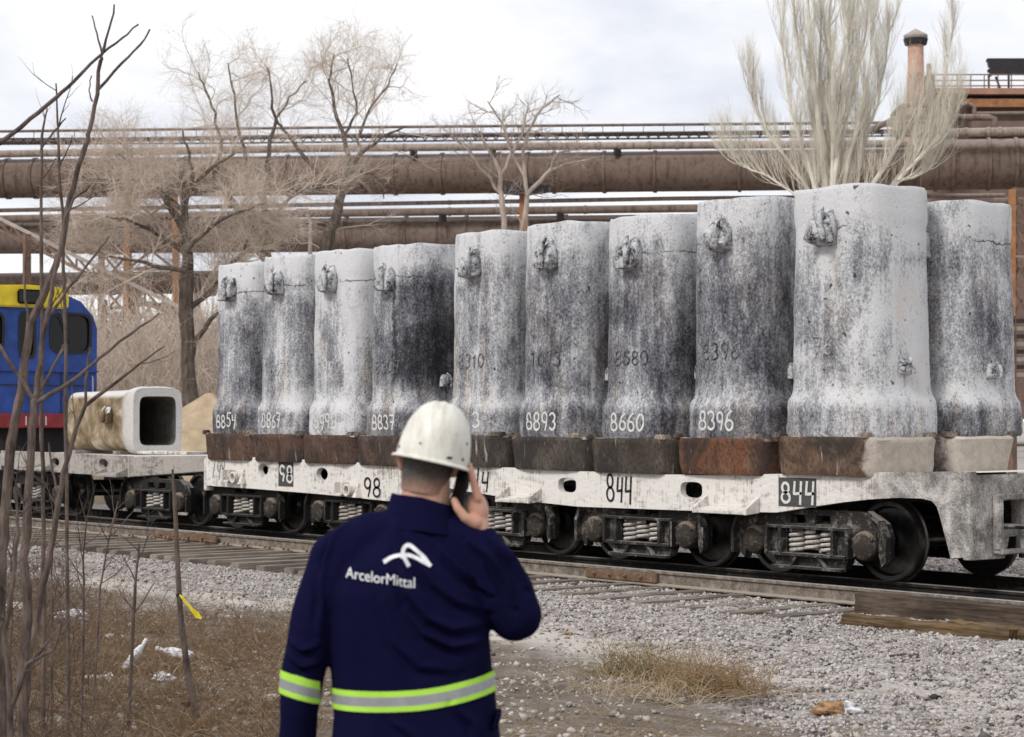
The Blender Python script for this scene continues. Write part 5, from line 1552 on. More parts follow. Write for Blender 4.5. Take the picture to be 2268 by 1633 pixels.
# the pale poplar fan above the moulds
pop = dict(segs=[5, 8, 6, 4, 3], wig=[0.05, 0.06, 0.07, 0.09, 0.10], up=[0.1, 0.05, 0.34, 0.34, 0.24], tip=[0.6, 0.3, 0.35, 0.4, 0.5],
           kids=[3, 26, 8, 7, 0], start=[0.5, 0.08, 0.08, 0.08, 0], ang=[25, 24, 22, 22, 22], len=[5, 4, 2.1, 1.05, 0.6], rad=[0.2, 0.13, 0.014, 0.0055, 0.0030], bigr=0.03, dang=9, apex=0.45)
DP = 58.0
t6 = Tree(41)
for pts, wd in (
    ([(1842, 930), (1836, 500), (1830, 410), (1818, 300), (1802, 180), (1792, 60), (1785, -60)], (30.4, 23.8, 19.8, 15.8, 12.5, 7.9, 4.6)),
    ([(1838, 520), (1845, 400), (1858, 290), (1866, 190), (1884, 90), (1902, -50)], (17.2, 15.8, 13.2, 10.6, 7.9, 4.0)),
    ([(1836, 520), (1832, 380), (1838, 240), (1838, 100), (1840, -70)], (11.9, 11.2, 9.2, 7.3, 4.0)),
    ([(1850, 500), (1880, 350), (1905, 260), (1925, 160), (1935, 40)], (10.6, 9.2, 7.3, 5.3, 2.6)),
    ([(1828, 520), (1800, 400), (1775, 320), (1748, 230), (1735, 120), (1722, 0)], (10.6, 9.2, 7.3, 5.9, 4.0, 2.6)),
    ([(1826, 540), (1790, 420), (1742, 350), (1700, 295), (1670, 235), (1655, 180)], (9.9, 7.9, 6.6, 5.3, 3.3, 2)),
    ([(1815, 560), (1760, 430), (1700, 390), (1650, 370), (1612, 345)], (7.3, 5.9, 4.6, 3.3, 2)),
    ([(1855, 540), (1895, 420), (1905, 350), (1910, 300)], (9.2, 7.9, 5.3, 3.3)),
    ([(1862, 540), (1935, 405), (1975, 345), (2005, 290), (2030, 240)], (12.5, 10.6, 7.9, 5.3, 2.6)),
    ([(1870, 560), (1985, 400), (2030, 335), (2068, 260), (2095, 160), (2112, 60)], (15.8, 13.2, 10.6, 8.6, 5.3, 2.6)),
    ([(1990, 400), (2040, 345), (2085, 300), (2110, 262)], (7.9, 5.9, 4.0, 2)),
    ([(1838, 500), (1815, 330), (1785, 200), (1765, 80), (1755, -40)], (9, 8, 6, 4, 3)),
    ([(1842, 500), (1862, 330), (1888, 200), (1915, 90), (1925, -30)], (9, 8, 6, 4, 3)),
    ([(1840, 500), (1845, 320), (1858, 180), (1870, 60), (1875, -60)], (9, 8, 6, 4, 3)),
    ([(1836, 500), (1822, 330), (1815, 200), (1818, 80), (1815, -60)], (9, 8, 6, 4, 3)),
    ([(1850, 500), (1900, 330), (1945, 230), (1962, 140), (1970, 60)], (9, 8, 6, 4, 3)),
    ([(1985, 405), (2040, 385), (2075, 360)], (6.6, 4.6, 2)),
):
    limb(t6, pts, [rad_px(x, DP) for x in wd], DP + t6.r.uniform(-1.0, 1.0), pop, 1, 0.12)
b_ = at(1842, 930, DP); t6.build('poplar', 'pale cream leafless poplar fanning up behind the broad mould', BARK_PALE, BARK_PALE, (b_.x, b_.y, -0.15))

# tan brush filling the ground behind the train on the left
bp0, bp1, br0, br1 = [], [], [], []
for i in range(26000):
    x = random.uniform(150, 600); y0 = 930; d = random.uniform(72, 100)
    p = at(x, y0, d); p.z = random.uniform(-0.2, 6.2) * random.random() ** 0.6
    q = p + Vector((random.gauss(0, 0.5), random.gauss(0, 0.5), random.uniform(0.3, 1.6)))
    bp0.append(tuple(p)); bp1.append(tuple(q)); br0.append(0.016); br1.append(0.006)
o = seg_mesh('brushwood', bp0, bp1, br0, br1, 3, BARK_TWIG)
tag(o, 'tangled tan brushwood filling the ground under the pipe trestles', 'brushwood', kind='stuff')

lpst = thing('lamp_post', 'thin pale bent lamp post above the third mould', 'lamp post', (at(687, 930, 75).x, at(687, 930, 75).y, -0.2))
MB().tube([at(687, 935, 75), at(687, 551, 75), at(688, 495, 75), at(683, 480, 75), at(672, 466, 75)], [0.1, 0.075, 0.06, 0.055, 0.05], 8).build('post', GREYST, lpst, smooth=True)
MB().box(at(670, 466, 75), (0.45, 0.2, 0.12), B).build('lamp_head', GREYST, lpst)

cl = random.Random(77)
for i in range(7):
    x_ = 225 + i * 36 + cl.uniform(-8, 8); d_ = 100 + cl.uniform(-6, 14); y_ = cl.uniform(640, 740)
    t_ = thing('rusty_frame', ('rusty frame bay nearest the locomotive', 'second rusty frame bay from the locomotive', 'third rusty frame bay from the locomotive', 'fourth rusty frame bay from the locomotive', 'rusty frame bay left of the thick tree trunk', 'rusty frame bay hidden by the thick tree trunk', 'rusty frame bay right of the thick tree trunk')[i], 'steel frame', (at(x_, 930, d_).x, at(x_, 930, d_).y, -0.2), 'rusty frame bays under the pipes')
    mt_ = (STEELB, BLACKM, STEELB, RUST, STEELB, BLACKM, STEELB)[i]
    p_ = at(x_, y_, d_); MB().beam(p_, (p_.x, p_.y, -0.2), 0.28, 0.28).build('post', mt_, t_)
    for k_ in range(4):
        yy_ = y_ + 14 + k_ * 52 + cl.uniform(-10, 10)
        MB().beam(at(x_ - 4, yy_, d_), at(x_ + 40, yy_ + cl.uniform(-4, 4), d_ + 3), 0.12, 0.16).build('rail', (STEELB, BLACKM, RUST)[k_ % 3], t_)
        MB().beam(at(x_, yy_, d_), at(x_ + 38, yy_ + cl.choice((-46, 46)), d_ + 3), 0.09, 0.11).build('brace', STEELB, t_)

fs2 = thing('far_shed', 'long low brown shed behind the trestles and brushwood', 'building', (at(380, 930, 170).x, at(380, 930, 170).y, -0.2))
slab_at(MB(), 120, 640, 742, 935, 170, 10).build('wall', DARKWALL, fs2)
slab_at(MB(), 112, 648, 730, 741.5, 169, 12).build('roof_edge', STEELB, fs2)
for i in range(9):
    slab_at(MB(), 140 + i * 54, 166 + i * 54, 770, 820, 169.9, 0.08).build('window', BLACKM, fs2)

# ------------------------------------------------------------------ old timbers beside the rail
def timber(label, a, b, w_, h_, mat, seed, rough=0.012, name='timber_beam', taper=0.0, group='old timbers beside the rail'):
    a, b = Vector(a), Vector(b)
    d = b - a; L_ = d.length; ang = math.atan2(d.y, d.x)
    rings = []
    N = 22
    base = [(-0.5, 0), (-0.25, 0), (0, 0), (0.25, 0), (0.5, 0), (0.5, 0.33), (0.5, 0.66), (0.48, 0.97), (0.25, 1), (0, 1), (-0.25, 1), (-0.48, 0.97), (-0.5, 0.66), (-0.5, 0.33)]
    for i in range(N + 1):
        t = i / N
        ring = []
        for j, (p, q) in enumerate(base):
            n1_ = noise.noise((t * L_ * 1.2, j * 0.9, seed)); n2_ = noise.noise((t * L_ * 7, j * 2.1, seed + 4))
            e = (1 - taper * max(0, t - 0.55) / 0.45) if taper else 1.0
            ex = 0.0
            if i in (0, N): ex = rough * 3 * noise.noise((j * 1.7, i, seed))
            ring.append((t * L_ + ex, p * w_ * e + n1_ * rough + n2_ * rough * 0.6, q * h_ * e + (n1_ * rough + n2_ * rough) * (1 if q > 0.2 else 0.1)))
        rings.append(ring)
    mb = MB(); mb.loft(rings, True)
    o = mb.build(name, mat, None, smooth=True, local=True, sharp=35)
    o.location = a
    o.rotation_euler = (0, math.asin(max(-1, min(1, -(d.z) / L_))), ang)
    return tag(o, label, 'timber', group)
gz0 = -0.215
p0 = onz(1900, 1360, gz0); p1 = onz(2330, 1400, gz0)
timber('thick squared dark timber beam lying along the near rail', (p0.x, p0.y + 0.10, gz0), (p0.x + 4.6, p0.y + 0.02, gz0), 0.30, 0.215, TIMBER, 1.0, 0.008)
p0 = onz(1872, 1384, gz0)
timber('splintered broken plank lying in front of the thick timber', (p0.x, p0.y, gz0 + 0.0), (p0.x + 1.95, p0.y + 0.06, gz0 + 0.0), 0.16, 0.105, SPLINTER, 5.0, 0.022)
p0 = onz(2112, 1400, gz0)
timber('frayed yellowish timber piece at the right edge', (p0.x, p0.y, gz0), (p0.x + 2.4, p0.y - 0.25, gz0), 0.22, 0.11, SPLINTER, 9.0, 0.025)
# boards of the level crossing between the rails, far right
for i in range(3):
    timber(('weathered crossing board next to the near rail', 'weathered crossing board in the middle of the track', 'weathered crossing board by the far rail')[i], (-13.7, 16.42 + 0.42 * (i + 1.4), -0.165), (-7.0, 16.42 + 0.42 * (i + 1.4), -0.165), 0.30, 0.12, SLEEPER, 20 + i, 0.008, 'crossing_board', 0, 'boards between the rails')

# ------------------------------------------------------------------ dry grass and weeds
def blades(name, u, v, length, lean, rad, cols, label, cat, kind='stuff', segs=3):
    n_ = len(u)
    z = ground_z(u, v)
    az = rng.uniform(0, 2 * math.pi, n_)
    p = np.stack([u, v, z - 0.01], -1)
    el = lean
    P0, P1, R0, R1, C = [], [], [], [], []
    for s_ in range(segs):
        d = np.stack([np.cos(az) * np.cos(el), np.sin(az) * np.cos(el), np.sin(el)], -1)
        q = p + d * (length / segs)[:, None]
        q[:, 2] = np.maximum(q[:, 2], z + 0.004)
        P0.append(p); P1.append(q); R0.append(rad * (1 - s_ / segs * 0.8)); R1.append(rad * (1 - (s_ + 1) / segs * 0.8)); C.append(cols)
        p = q
        el = el - rng.uniform(0.0, 0.7, n_)
        az = az + rng.normal(0, 0.5, n_)
    o = seg_mesh(name, np.concatenate(P0), np.concatenate(P1), np.concatenate(R0), np.concatenate(R1), 3, STRAW, None, np.concatenate(C))
    return tag(o, label, cat, kind=kind)
def tint(n_, a, b, c=None, pc=0.1):
    t = rng.random((n_, 1))
    q = (1 - t) * np.array([a]) + t * np.array([b])
    if c is not None: q = np.where(rng.random((n_, 1)) < pc, np.array([c]) * rng.uniform(0.8, 1.2, (n_, 1)), q)
    return q * rng.uniform(0.7, 1.2, (n_, 1))
n = 230000
gu_, gv_ = rng.uniform(-26, -3, n), rng.uniform(3.5, 12.5, n)
px, py, pf = to_pic(gu_, gv_, ground_z(gu_, gv_))
wob = np.array([noise.noise((a * 0.6, b * 0.6, 8.0)) + 0.5 * noise.noise((a * 2.0, b * 2.0, 2.0)) for a, b in zip(gu_, gv_)])
edge = 1330 + 0.09 * px + wob * 75                 # upper limit of the weedy patch, left of the worker
dens = _ss(-60, 90, py - edge) * _ss(760, 620, px + wob * 60)
dens = dens * (0.55 + 0.45 * _ss(-0.3, 0.3, wob))
keep = (rng.random(n) < dens) & (px > -120) & (py < 1800)
gu2, gv2 = gu_[keep], gv_[keep]
m_ = len(gu2)
print('grass blades', m_)
blades('dry_grass', gu2, gv2, rng.gamma(4, 0.05, m_).clip(0.05, 0.55), rng.uniform(0.05, 1.1, m_), rng.uniform(0.0012, 0.0028, m_),
       tint(m_, (0.11, 0.064, 0.036), (0.26, 0.17, 0.095), (0.42, 0.33, 0.22), 0.12), 'matted reddish brown dry grass covering the lower left ground', 'dry grass')
# sparse stalks at the feet and along the bottom
k2 = ((px > 640) & (py > 1570 + wob * 60) & (py < 1800) & (px < 1700) & (rng.random(n) < 0.35)) | ((px > 1600) & (py > 1600) & (py < 1760) & (px < 2300) & (rng.random(n) < 0.12))
gu3, gv3 = gu_[k2], gv_[k2]; m_ = len(gu3)
blades('sparse_stalks', gu3, gv3, rng.gamma(3, 0.04, m_).clip(0.03, 0.3), rng.uniform(0.0, 0.6, m_), rng.uniform(0.0012, 0.0025, m_),
       tint(m_, (0.24, 0.16, 0.09), (0.42, 0.32, 0.20)), 'thin straw stalks scattered over the bare soil in front', 'dry grass')
# upright stalky weeds along the grass edge
k3 = (rng.random(n) < 0.035) & (_ss(-90, 60, py - edge) > rng.random(n)) & (px < 660) & (px > -60) & (py < 1720)
gu4, gv4 = gu_[k3], gv_[k3]; m_ = len(gu4)
blades('weed_stalks', gu4, gv4, rng.gamma(5, 0.075, m_).clip(0.12, 0.9), rng.uniform(0.9, 1.55, m_), rng.uniform(0.0016, 0.0034, m_),
       tint(m_, (0.13, 0.085, 0.06), (0.26, 0.18, 0.12)), 'upright brown weed stalks standing in the dry grass', 'weeds', segs=4)
k5 = (rng.random(n) < 0.05) & (px < 250 - 0.3 * (1633 - py)) & (px > -80) & (py > 1240) & (py < 1780)
gu5, gv5 = gu_[k5], gv_[k5]; m_ = len(gu5)
print('bramble', m_)
blades('bramble', gu5, gv5, rng.gamma(5, 0.11, m_).clip(0.15, 1.1), rng.uniform(0.6, 1.5, m_), rng.uniform(0.0018, 0.0042, m_),
       tint(m_, (0.07, 0.05, 0.04), (0.17, 0.125, 0.10)), 'dark tangled bramble canes around the foot of the saplings', 'bramble', segs=4)
def weed_clump(label, x, y, rx, rz, cnt, ca, cb_, ln, seed, name='weed_clump'):
    c = onz(x, y, -0.17)
    r = np.random.default_rng(seed)
    t = thing(name, label, 'weeds', (c.x, c.y, -0.17), 'dry weed clumps on the bare soil')
    P0, P1, R0, R1, C = [], [], [], [], []
    for i in range(cnt):
        p = np.array([r.normal(0, rx), r.normal(0, rx * 0.6), 0.0])
        a = r.uniform(0, 6.28); e = r.uniform(0.1, 1.4)
        col_ = (np.array(ca) + (np.array(cb_) - np.array(ca)) * r.random()) * r.uniform(0.75, 1.2)
        for s_ in range(4):
            d = np.array([math.cos(a) * math.cos(e), math.sin(a) * math.cos(e), math.sin(e)])
            q = p + d * ln * r.uniform(0.5, 1.2) / 4
            q[2] = max(q[2], 0.004)
            P0.append(p); P1.append(q); R0.append(0.0028 - 0.0005 * s_); R1.append(0.0024 - 0.0005 * s_); C.append(col_)
            p = q; a += r.normal(0, 0.6); e -= r.uniform(-0.1, 0.55)
    seg_mesh('stalks', np.array(P0), np.array(P1), np.array(R0), np.array(R1), 3, STRAW, t, np.array(C))
    return t
weed_clump('olive brown tuft of dry grass on the bare soil right of the worker', 1412, 1500, 0.20, 0.3, 420, (0.20, 0.15, 0.075), (0.34, 0.27, 0.15), 0.42, 1)
weed_clump('orange brown tangled dry weed right of the olive tuft', 1565, 1528, 0.26, 0.2, 620, (0.22, 0.135, 0.07), (0.37, 0.26, 0.15), 0.40, 2)
weed_clump('low straw coloured litter of stalks between soil and tuft', 1400, 1545, 0.34, 0.1, 260, (0.34, 0.26, 0.17), (0.5, 0.41, 0.29), 0.30, 3)

# ------------------------------------------------------------------ saplings at the left
def sapling(label, d, main, side, seed, base, twigs=6, name='sapling'):
    tr_ = Tree(seed)
    spec = dict(segs=[4, 5, 4, 3], wig=[0.1, 0.07, 0.10, 0.12], up=[0.05, 0.03, 0.06, 0.05], tip=[0.5, 0.35, 0.35, 0.4], kids=[0, twigs, 3, 0], start=[0.3, 0.3, 0.25, 0], ang=[40, 42, 40, 40],
                len=[1, 1, 0.36, 0.16], rad=[0.02, 0.012, 0.0045, 0.0022], bigr=0.0042, dang=12, apex=0.3)
    for pts, wd in main:
        limb(tr_, pts, [max(0.0016, x * 0.5 * d / F) for x in wd], d, spec, 1, 0.02)
    for pts, wd in side:
        limb(tr_, pts, [max(0.0014, x * 0.5 * d / F) for x in wd], d, spec, 3, 0.02)
    return tr_.build(name, label, BARK_SAP, BARK_SAP, base, 'leafless saplings in the left foreground', 5, 'sapling')
def gpt(x, y, d=None):
    p = onz(x, y, -0.1)
    return (p.x, p.y, float(ground_z(p.x, p.y)) - 0.02)
DA = 10.6
def below(x, d):              # picture height of the ground at that distance
    q = at(x, 1700, d); z = float(ground_z(q.x, q.y)) - 0.03
    return HOR + (CZ - z) * F / d
def base_at(x, d):
    q = at(x, 1700, d); return (q.x, q.y, float(ground_z(q.x, q.y)) - 0.03)
sapling('tall forked sapling rising highest against the sky at the left edge', DA,
        [([(2, below(2, DA)), (0, 1400), (4, 1260), (9, 1152), (24, 980), (37, 973 - 60), (51, 838), (67, 713), (98, 652), (125, 585), (138, 540), (148, 472), (169, 388), (189, 324), (199, 287), (216, 209), (223, 135), (227, 118), (240, 70), (253, 10)],
          (24, 24, 23, 22, 21, 20, 19, 18, 17, 15, 14, 13, 12, 11, 10, 9, 8, 7, 5, 4))],
        [([(226, 120), (215, 75), (204, 35)], (5, 4, 3)), ([(219, 197), (270, 140), (310, 100), (332, 65)], (7, 6, 5, 4)), ([(227, 118), (270, 85), (307, 54)], (6, 5, 4)),
         ([(223, 122), (162, 182), (125, 216), (67, 263), (0, 317), (-40, 345)], (6, 8, 9, 10, 11, 12)), ([(205, 225), (197, 200), (203, 168)], (4, 3, 3))], 51, base_at(2, DA), 1)
DB2 = 10.1
sapling('crooked sapling with a pale scarred stem beside the edge sapling', DB2,
        [([(55, below(55, DB2)), (52, 1633), (48, 1500), (60, 1380), (60, 1300), (50, 1240), (60, 1180), (70, 980), (76, 888), (82, 872), (91, 770), (105, 703), (111, 669), (118, 618), (132, 568), (142, 500), (163, 440), (200, 410)],
          (26, 25, 24, 22, 20, 20, 20, 18, 17, 14, 12, 11, 10, 9, 8, 7, 6, 4))],
        [([(76, 888), (40, 830), (0, 767), (-30, 730)], (10, 9, 8, 8)), ([(78, 892), (120, 868), (169, 838), (219, 794), (290, 740), (354, 693)], (11, 10, 9, 7, 6, 4)),
         ([(84, 870), (110, 830), (138, 775), (142, 765)], (8, 7, 6, 5)), ([(105, 703), (150, 640), (215, 560), (240, 525)], (7, 6, 5, 3)), ([(62, 713), (55, 640), (58, 560)], (6, 5, 3))], 52, base_at(55, DB2), 2)
DC = 10.9
sapling('leaning sapling whose side branch reaches towards the fallen mould', DC,
        [([(45, below(45, DC)), (64, 1460), (84, 1360), (100, 1280), (116, 1200), (132, 1100), (148, 1023), (162, 973), (189, 899), (256, 848), (310, 805), (364, 767)], (17, 16, 15, 14, 13, 12, 11, 10, 9, 7, 5, 4))],
        [([(189, 899), (190, 840), (196, 790), (200, 770)], (7, 6, 5, 4)), ([(132, 1100), (115, 1040), (108, 980)], (6, 5, 4))], 53, base_at(45, DC), 3)
DD = 11.5
sapling('slim straight sapling crossing the locomotive', DD,
        [([(95, below(95, DD)), (97, 1300), (94, 1100), (92, 900), (92, 640), (91, 400), (93, 300), (105, 240)], (11, 10, 9, 9, 8, 7, 6, 3))], [([(91, 330), (120, 290), (146, 262)], (6, 5, 3))], 54, base_at(95, DD), 4)
sapling('slim whippy sapling with fine twigs above the locomotive', DD,
        [([(150, below(150, DD)), (148, 1200), (146, 800), (140, 480), (131, 380), (127, 260), (124, 185)], (9, 8, 8, 7, 6, 5, 3))], [([(130, 380), (150, 330), (160, 300)], (4, 3, 2))], 55, base_at(150, DD), 4)
sapling('short bushy sapling near the picture edge', 9.6,
        [([(28, below(28, 9.6)), (20, 1500), (10, 1400), (28, 1290), (40, 1180), (34, 1080)], (16, 14, 12, 10, 8, 5)), ([(28, 1560), (60, 1470), (118, 1440)], (13, 10, 7))], [], 56, base_at(28, 9.6), 8)
sapling('thin sapling shoot with twigs in front of the ballast', 12.6,
        [([(205, below(205, 12.6)), (222, 1300), (240, 1200), (262, 1110)], (5, 4, 4, 3))], [], 57, base_at(205, 12.6), 7)
sapling('thin leaning sapling shoot left of the tall stick', 11.9,
        [([(284, below(284, 11.9)), (296, 1360), (302, 1270), (308, 1204)], (9, 7, 6, 4))], [([(296, 1360), (330, 1310), (345, 1290)], (3, 3, 2))], 58, base_at(284, 11.9), 5)
for i, (x_, lab) in enumerate(((110, 'thin twiggy shoot among the sapling stems'), (180, 'thin twiggy shoot just right of the sapling stems'), (20, 'thin twiggy shoot at the very left edge'))):
    sapling(lab, 11.3 + i * 0.3, [([(x_, below(x_, 11.3 + i * 0.3)), (x_ + 6, 1380), (x_ + 4, 1240), (x_ + 14, 1100 + i * 40)], (6, 5, 4, 3))], [], 60 + i, base_at(x_, 11.3 + i * 0.3), 9)
# tall stick with a yellow ribbon
DT = 12.3
stk = thing('stick', 'tall bare stick stuck in the grass with a yellow ribbon tied on', 'stick', base_at(434, DT))
mb = MB()
mb.tube([at(x, y, DT) for x, y in ((434, 1590), (427, 1540), (416, 1490), (404, 1400), (397, 1320), (393, 1240), (389, 1150), (385, 1085), (382, 1040))], [rad_px(x, DT) for x in (17, 16, 15, 13, 12, 11, 10, 8, 5)], 8)
mb.build('shaft', BARK_SAP, stk, smooth=True)
RIB = simple('yellow_plastic_tape', (0.72, 0.58, 0.02), 0.5, 0, 0.15, 10, 0.05, 0.4)
mb = MB()
L_, R_ = [], []
for x, y, w_ in ((398, 1318, 4), (404, 1324, 6), (412, 1334, 7), (420, 1344, 6), (427, 1353, 9), (436, 1362, 13), (447, 1370, 4)):
    p = at(x, y, DT - 0.02 + 0.02 * noise.noise((x * 0.2, 0, 0)))
    L_.append(p + Vector((cb, sb, 0)) * 0.0 + Vector((0.3 * w_, 0.3 * w_, w_)) * 0.5 * DT / F); R_.append(p - Vector((0.3 * w_, 0.3 * w_, w_)) * 0.5 * DT / F)
k_ = len(L_)
mb.add(L_ + R_, [(i, i + 1, k_ + i + 1, k_ + i) for i in range(k_ - 1)])
o = mb.build('ribbon', RIB, None); tag(o, 'yellow tape ribbon fluttering from the tall stick', 'ribbon')
sm = o.modifiers.new('s', 'SOLIDIFY'); sm.thickness = 0.0015
MB().lathe(at(396.5, 1318, DT), (0, 0, 1), [(-0.008, rad_px(14, DT)), (0.008, rad_px(14, DT))], 10).build('knot', RUBBER, stk)

# ------------------------------------------------------------------ litter
PLASTIC = simple('dirty_white_plastic', (0.62, 0.62, 0.64), 0.45, 0, 0.25, 14, 0.2, 0.4)
PAPER = simple('weathered_paper', (0.58, 0.54, 0.49), 0.9, 0, 0.25, 9, 0.2)
CARD = simple('brown_card', (0.40, 0.31, 0.22), 0.9, 0, 0.3, 9, 0.2)
def crumple(name, label, cat, x, y, wpx, hpx, mat, seed, flat=0.5, zz=-0.15, mats=None):
    c = onz(x, y, zz); c.z = float(ground_z(c.x, c.y))
    d = -sb * c.x + cb * c.y
    bm = bmesh.new(); bmesh.ops.create_icosphere(bm, subdivisions=4, radius=1.0)
    rx, rz_ = wpx * 0.5 * d / F, hpx * 0.5 * d / F
    for v in bm.verts:
        q = v.co.copy()
        k1 = noise.noise(q * 1.6 + Vector((seed, 0, 0))); k2_ = abs(noise.noise(q * 3.7 + Vector((0, seed, 0)))); k3_ = abs(noise.noise(q * 8 + Vector((0, 0, seed))))
        s_ = 1 + 0.5 * k1 - 0.45 * k2_ + 0.2 * k3_
        v.co = Vector((q.x * rx * s_, q.y * rx * 0.6 * s_, max(-0.004, q.z * rz_ * s_ + rz_ * 0.7)))
    me = bpy.data.meshes.new(name); 
    for f in bm.faces: f.smooth = True
    bm.to_mesh(me); bm.free()
    me.materials.append(mat)
    if mats:
        me.materials.append(mats)
        for p in me.polygons:
            if p.center.x > rx * 0.35: p.material_index = 1
    o = bpy.data.objects.new(name, me); COL.objects.link(o)
    o.location = c; o.rotation_euler = (0, 0, B)
    return tag(o, label, cat)
crumple('plastic_bag', 'crumpled white plastic bag lying behind the saplings', 'plastic bag', 155, 1362, 84, 26, PLASTIC, 3.1)
crumple('plastic_sheet', 'torn white plastic scrap in the grass below the tall stick', 'plastic scrap', 362, 1542, 50, 20, PLASTIC, 5.7)
crumple('paper_scrap', 'small pale cardboard scrap above the torn plastic', 'paper', 354, 1518, 38, 14, PAPER, 8.3)
crumple('paper_scrap', 'small white paper scrap beside the worker elbow in the grass', 'paper', 602, 1562, 36, 14, PAPER, 9.9)
crumple('paper_scrap', 'tiny white paper scrap in the grass under the plastic bag', 'paper', 244, 1418, 18, 12, PLASTIC, 10.4)
crumple('paper_scrap', 'faded paper scrap just right of the tall stick', 'paper', 456, 1502, 26, 12, PAPER, 12.4)
crumple('rag', 'brown and white crumpled rag lying on the gravel', 'rag', 1850, 1562, 92, 40, simple('rust_brown_rag', (0.30, 0.18, 0.095), 0.9, 0, 0.6, 22, 0.4), 2.2, 0.5, -0.16, PLASTIC)
crumple('stone_lump', 'pale earth lump at the foot of the saplings', 'clod', 35, 1362, 70, 40, PAPER, 6.6)
crumple('clod', 'dark oily clod on the gravel under the splintered plank', 'clod', 2070, 1533, 26, 12, BLACKM, 3.9)
crumple('clod', 'brown clod on the gravel right of the elbow', 'clod', 1258, 1400, 24, 12, RUST, 4.9)
crumple('clod', 'small dark clod among the gravel near the middle', 'clod', 1398, 1360, 18, 10, RUST, 7.9)
def bottle(label, x0, y0, x1, y1, wpx, mat, seed):
    a = onz(x0, y0, -0.14); a.z = float(ground_z(a.x, a.y))
    d = -sb * a.x + cb * a.y
    r = wpx * 0.5 * d / F
    b_ = at(x1, y1, d + 0.03)
    ax = b_ - a; L_ = ax.length
    a2 = a + Vector((0, 0, r * 0.8))
    mb = MB()
    prof = [(0, r * 0.3), (0.01, r * 0.9), (0.04, r), (L_ * 0.3, r * 0.95), (L_ * 0.36, r * 0.86), (L_ * 0.42, r), (L_ * 0.62, r * 0.97), (L_ * 0.78, r * 0.55), (L_ * 0.86, r * 0.36), (L_ * 0.9, r * 0.42), (L_, r * 0.42)]
    mb.lathe(a2, ax, prof, 14)
    mb.v = [(p[0] + 0.012 * noise.noise(Vector(p) * 30), p[1] + 0.012 * noise.noise(Vector(p) * 31), p[2] + 0.008 * noise.noise(Vector(p) * 29)) for p in mb.v]
    t = thing('plastic_bottle', label, 'plastic bottle', a, 'discarded bottles in the grass')
    mb.build('bottle_body', mat, t, smooth=True, sharp=60)
    e = a2 + ax
    MB().lathe(e, ax, [(-0.002, r * 0.46), (0.018, r * 0.46), (0.019, r * 0.1)], 12).build('cap', PAPER, t, smooth=True)
    return t
bottle('crushed pale plastic bottle lying by the tall stick', 428, 1470, 350, 1448, 26, PLASTIC, 1)
bottle('white plastic bottle leaning upright in the dry grass', 274, 1500, 322, 1428, 20, PLASTIC, 2)
pb_ = thing('torn_board', 'torn pale board pieces half buried in the grass', 'board', onz(225, 1535, -0.12))
for i, (x, y, w_, a_) in enumerate(((205, 1525, 0.16, 0.3), (238, 1530, 0.2, -0.4))):
    c = onz(x, y, -0.12); c.z = float(ground_z(c.x, c.y)) + 0.03
    MB().box(c, (w_, 0.07, 0.006), Matrix.Rotation(a_, 3, 'Z') @ Matrix.Rotation(0.25, 3, 'X')).build('board_piece', PAPER, pb_)
def dead_branch(label, pts, wd, d0):
    mb = MB()
    q = []
    for x, y in pts:
        p = onz(x, y, -0.13); p.z = float(ground_z(p.x, p.y)) + 0.02; q.append(p)
    d = -sb * q[0].x + cb * q[0].y
    mb.tube(q, [rad_px(w_, d) for w_ in wd], 6)
    o = mb.build('dead_branch', BARK_SAP, None, smooth=True)
    return tag(o, label, 'branch', 'dead branches on the ground')
dead_branch('thin dead branch bowed over the torn boards', [(150, 1545), (200, 1522), (245, 1510), (290, 1516)], (6, 6, 5, 4), 0)
dead_branch('thick short dead branch at the foot of the tall stick', [(395, 1592), (430, 1582), (462, 1570)], (9, 9, 7), 0)
dead_branch('long pale dead branch lying right of the bottles', [(430, 1465), (520, 1478), (610, 1488)], (6, 7, 5), 0)
dead_branch('short dark twig on the gravel below the splintered plank', [(1968, 1437), (2005, 1434), (2032, 1438)], (5, 5, 3), 0)
dead_branch('grey twig lying across the olive grass tuft', [(1440, 1428), (1490, 1448), (1535, 1462)], (4, 4, 3), 0)
dead_branch('flat rusty strip on the gravel near the sleeper ends', [(1655, 1348), (1690, 1344), (1715, 1348)], (5, 7, 4), 0)

# ------------------------------------------------------------------ the worker
PD = 6.25
pbase = at(930, 1000, PD)
PZ = -0.03
person_loc = (pbase.x, pbase.y, PZ)
def lp(px_, py_, y=0.0):
    """picture point -> the worker's own axes (x right, y away from the camera, z up)"""
    d = PD + y
    return Vector(((px_ - 1134) / F * d - (930 - 1134) / F * PD, y, CZ + (HOR - py_) / F * d - PZ))
def ellipse_ring(c, ax, rx, ry, k=28, n=2.3, twist=None):
    """ring round axis ax: rx along the local x side, ry along the depth side"""
    ax = Vector(ax).normalized()
    x = Vector((1, 0, 0)) - ax * ax.x
    if x.length < 0.2: x = Vector((0, 0, 1)) - ax * ax.z
    x.normalize(); y = ax.cross(x)
    res = []
    for i in range(k):
        t = 2 * math.pi * i / k
        c_, s_ = math.cos(t), math.sin(t)
        res.append(Vector(c) + x * rx * math.copysign(abs(c_) ** (2 / n), c_) + y * ry * math.copysign(abs(s_) ** (2 / n), s_))
    return res
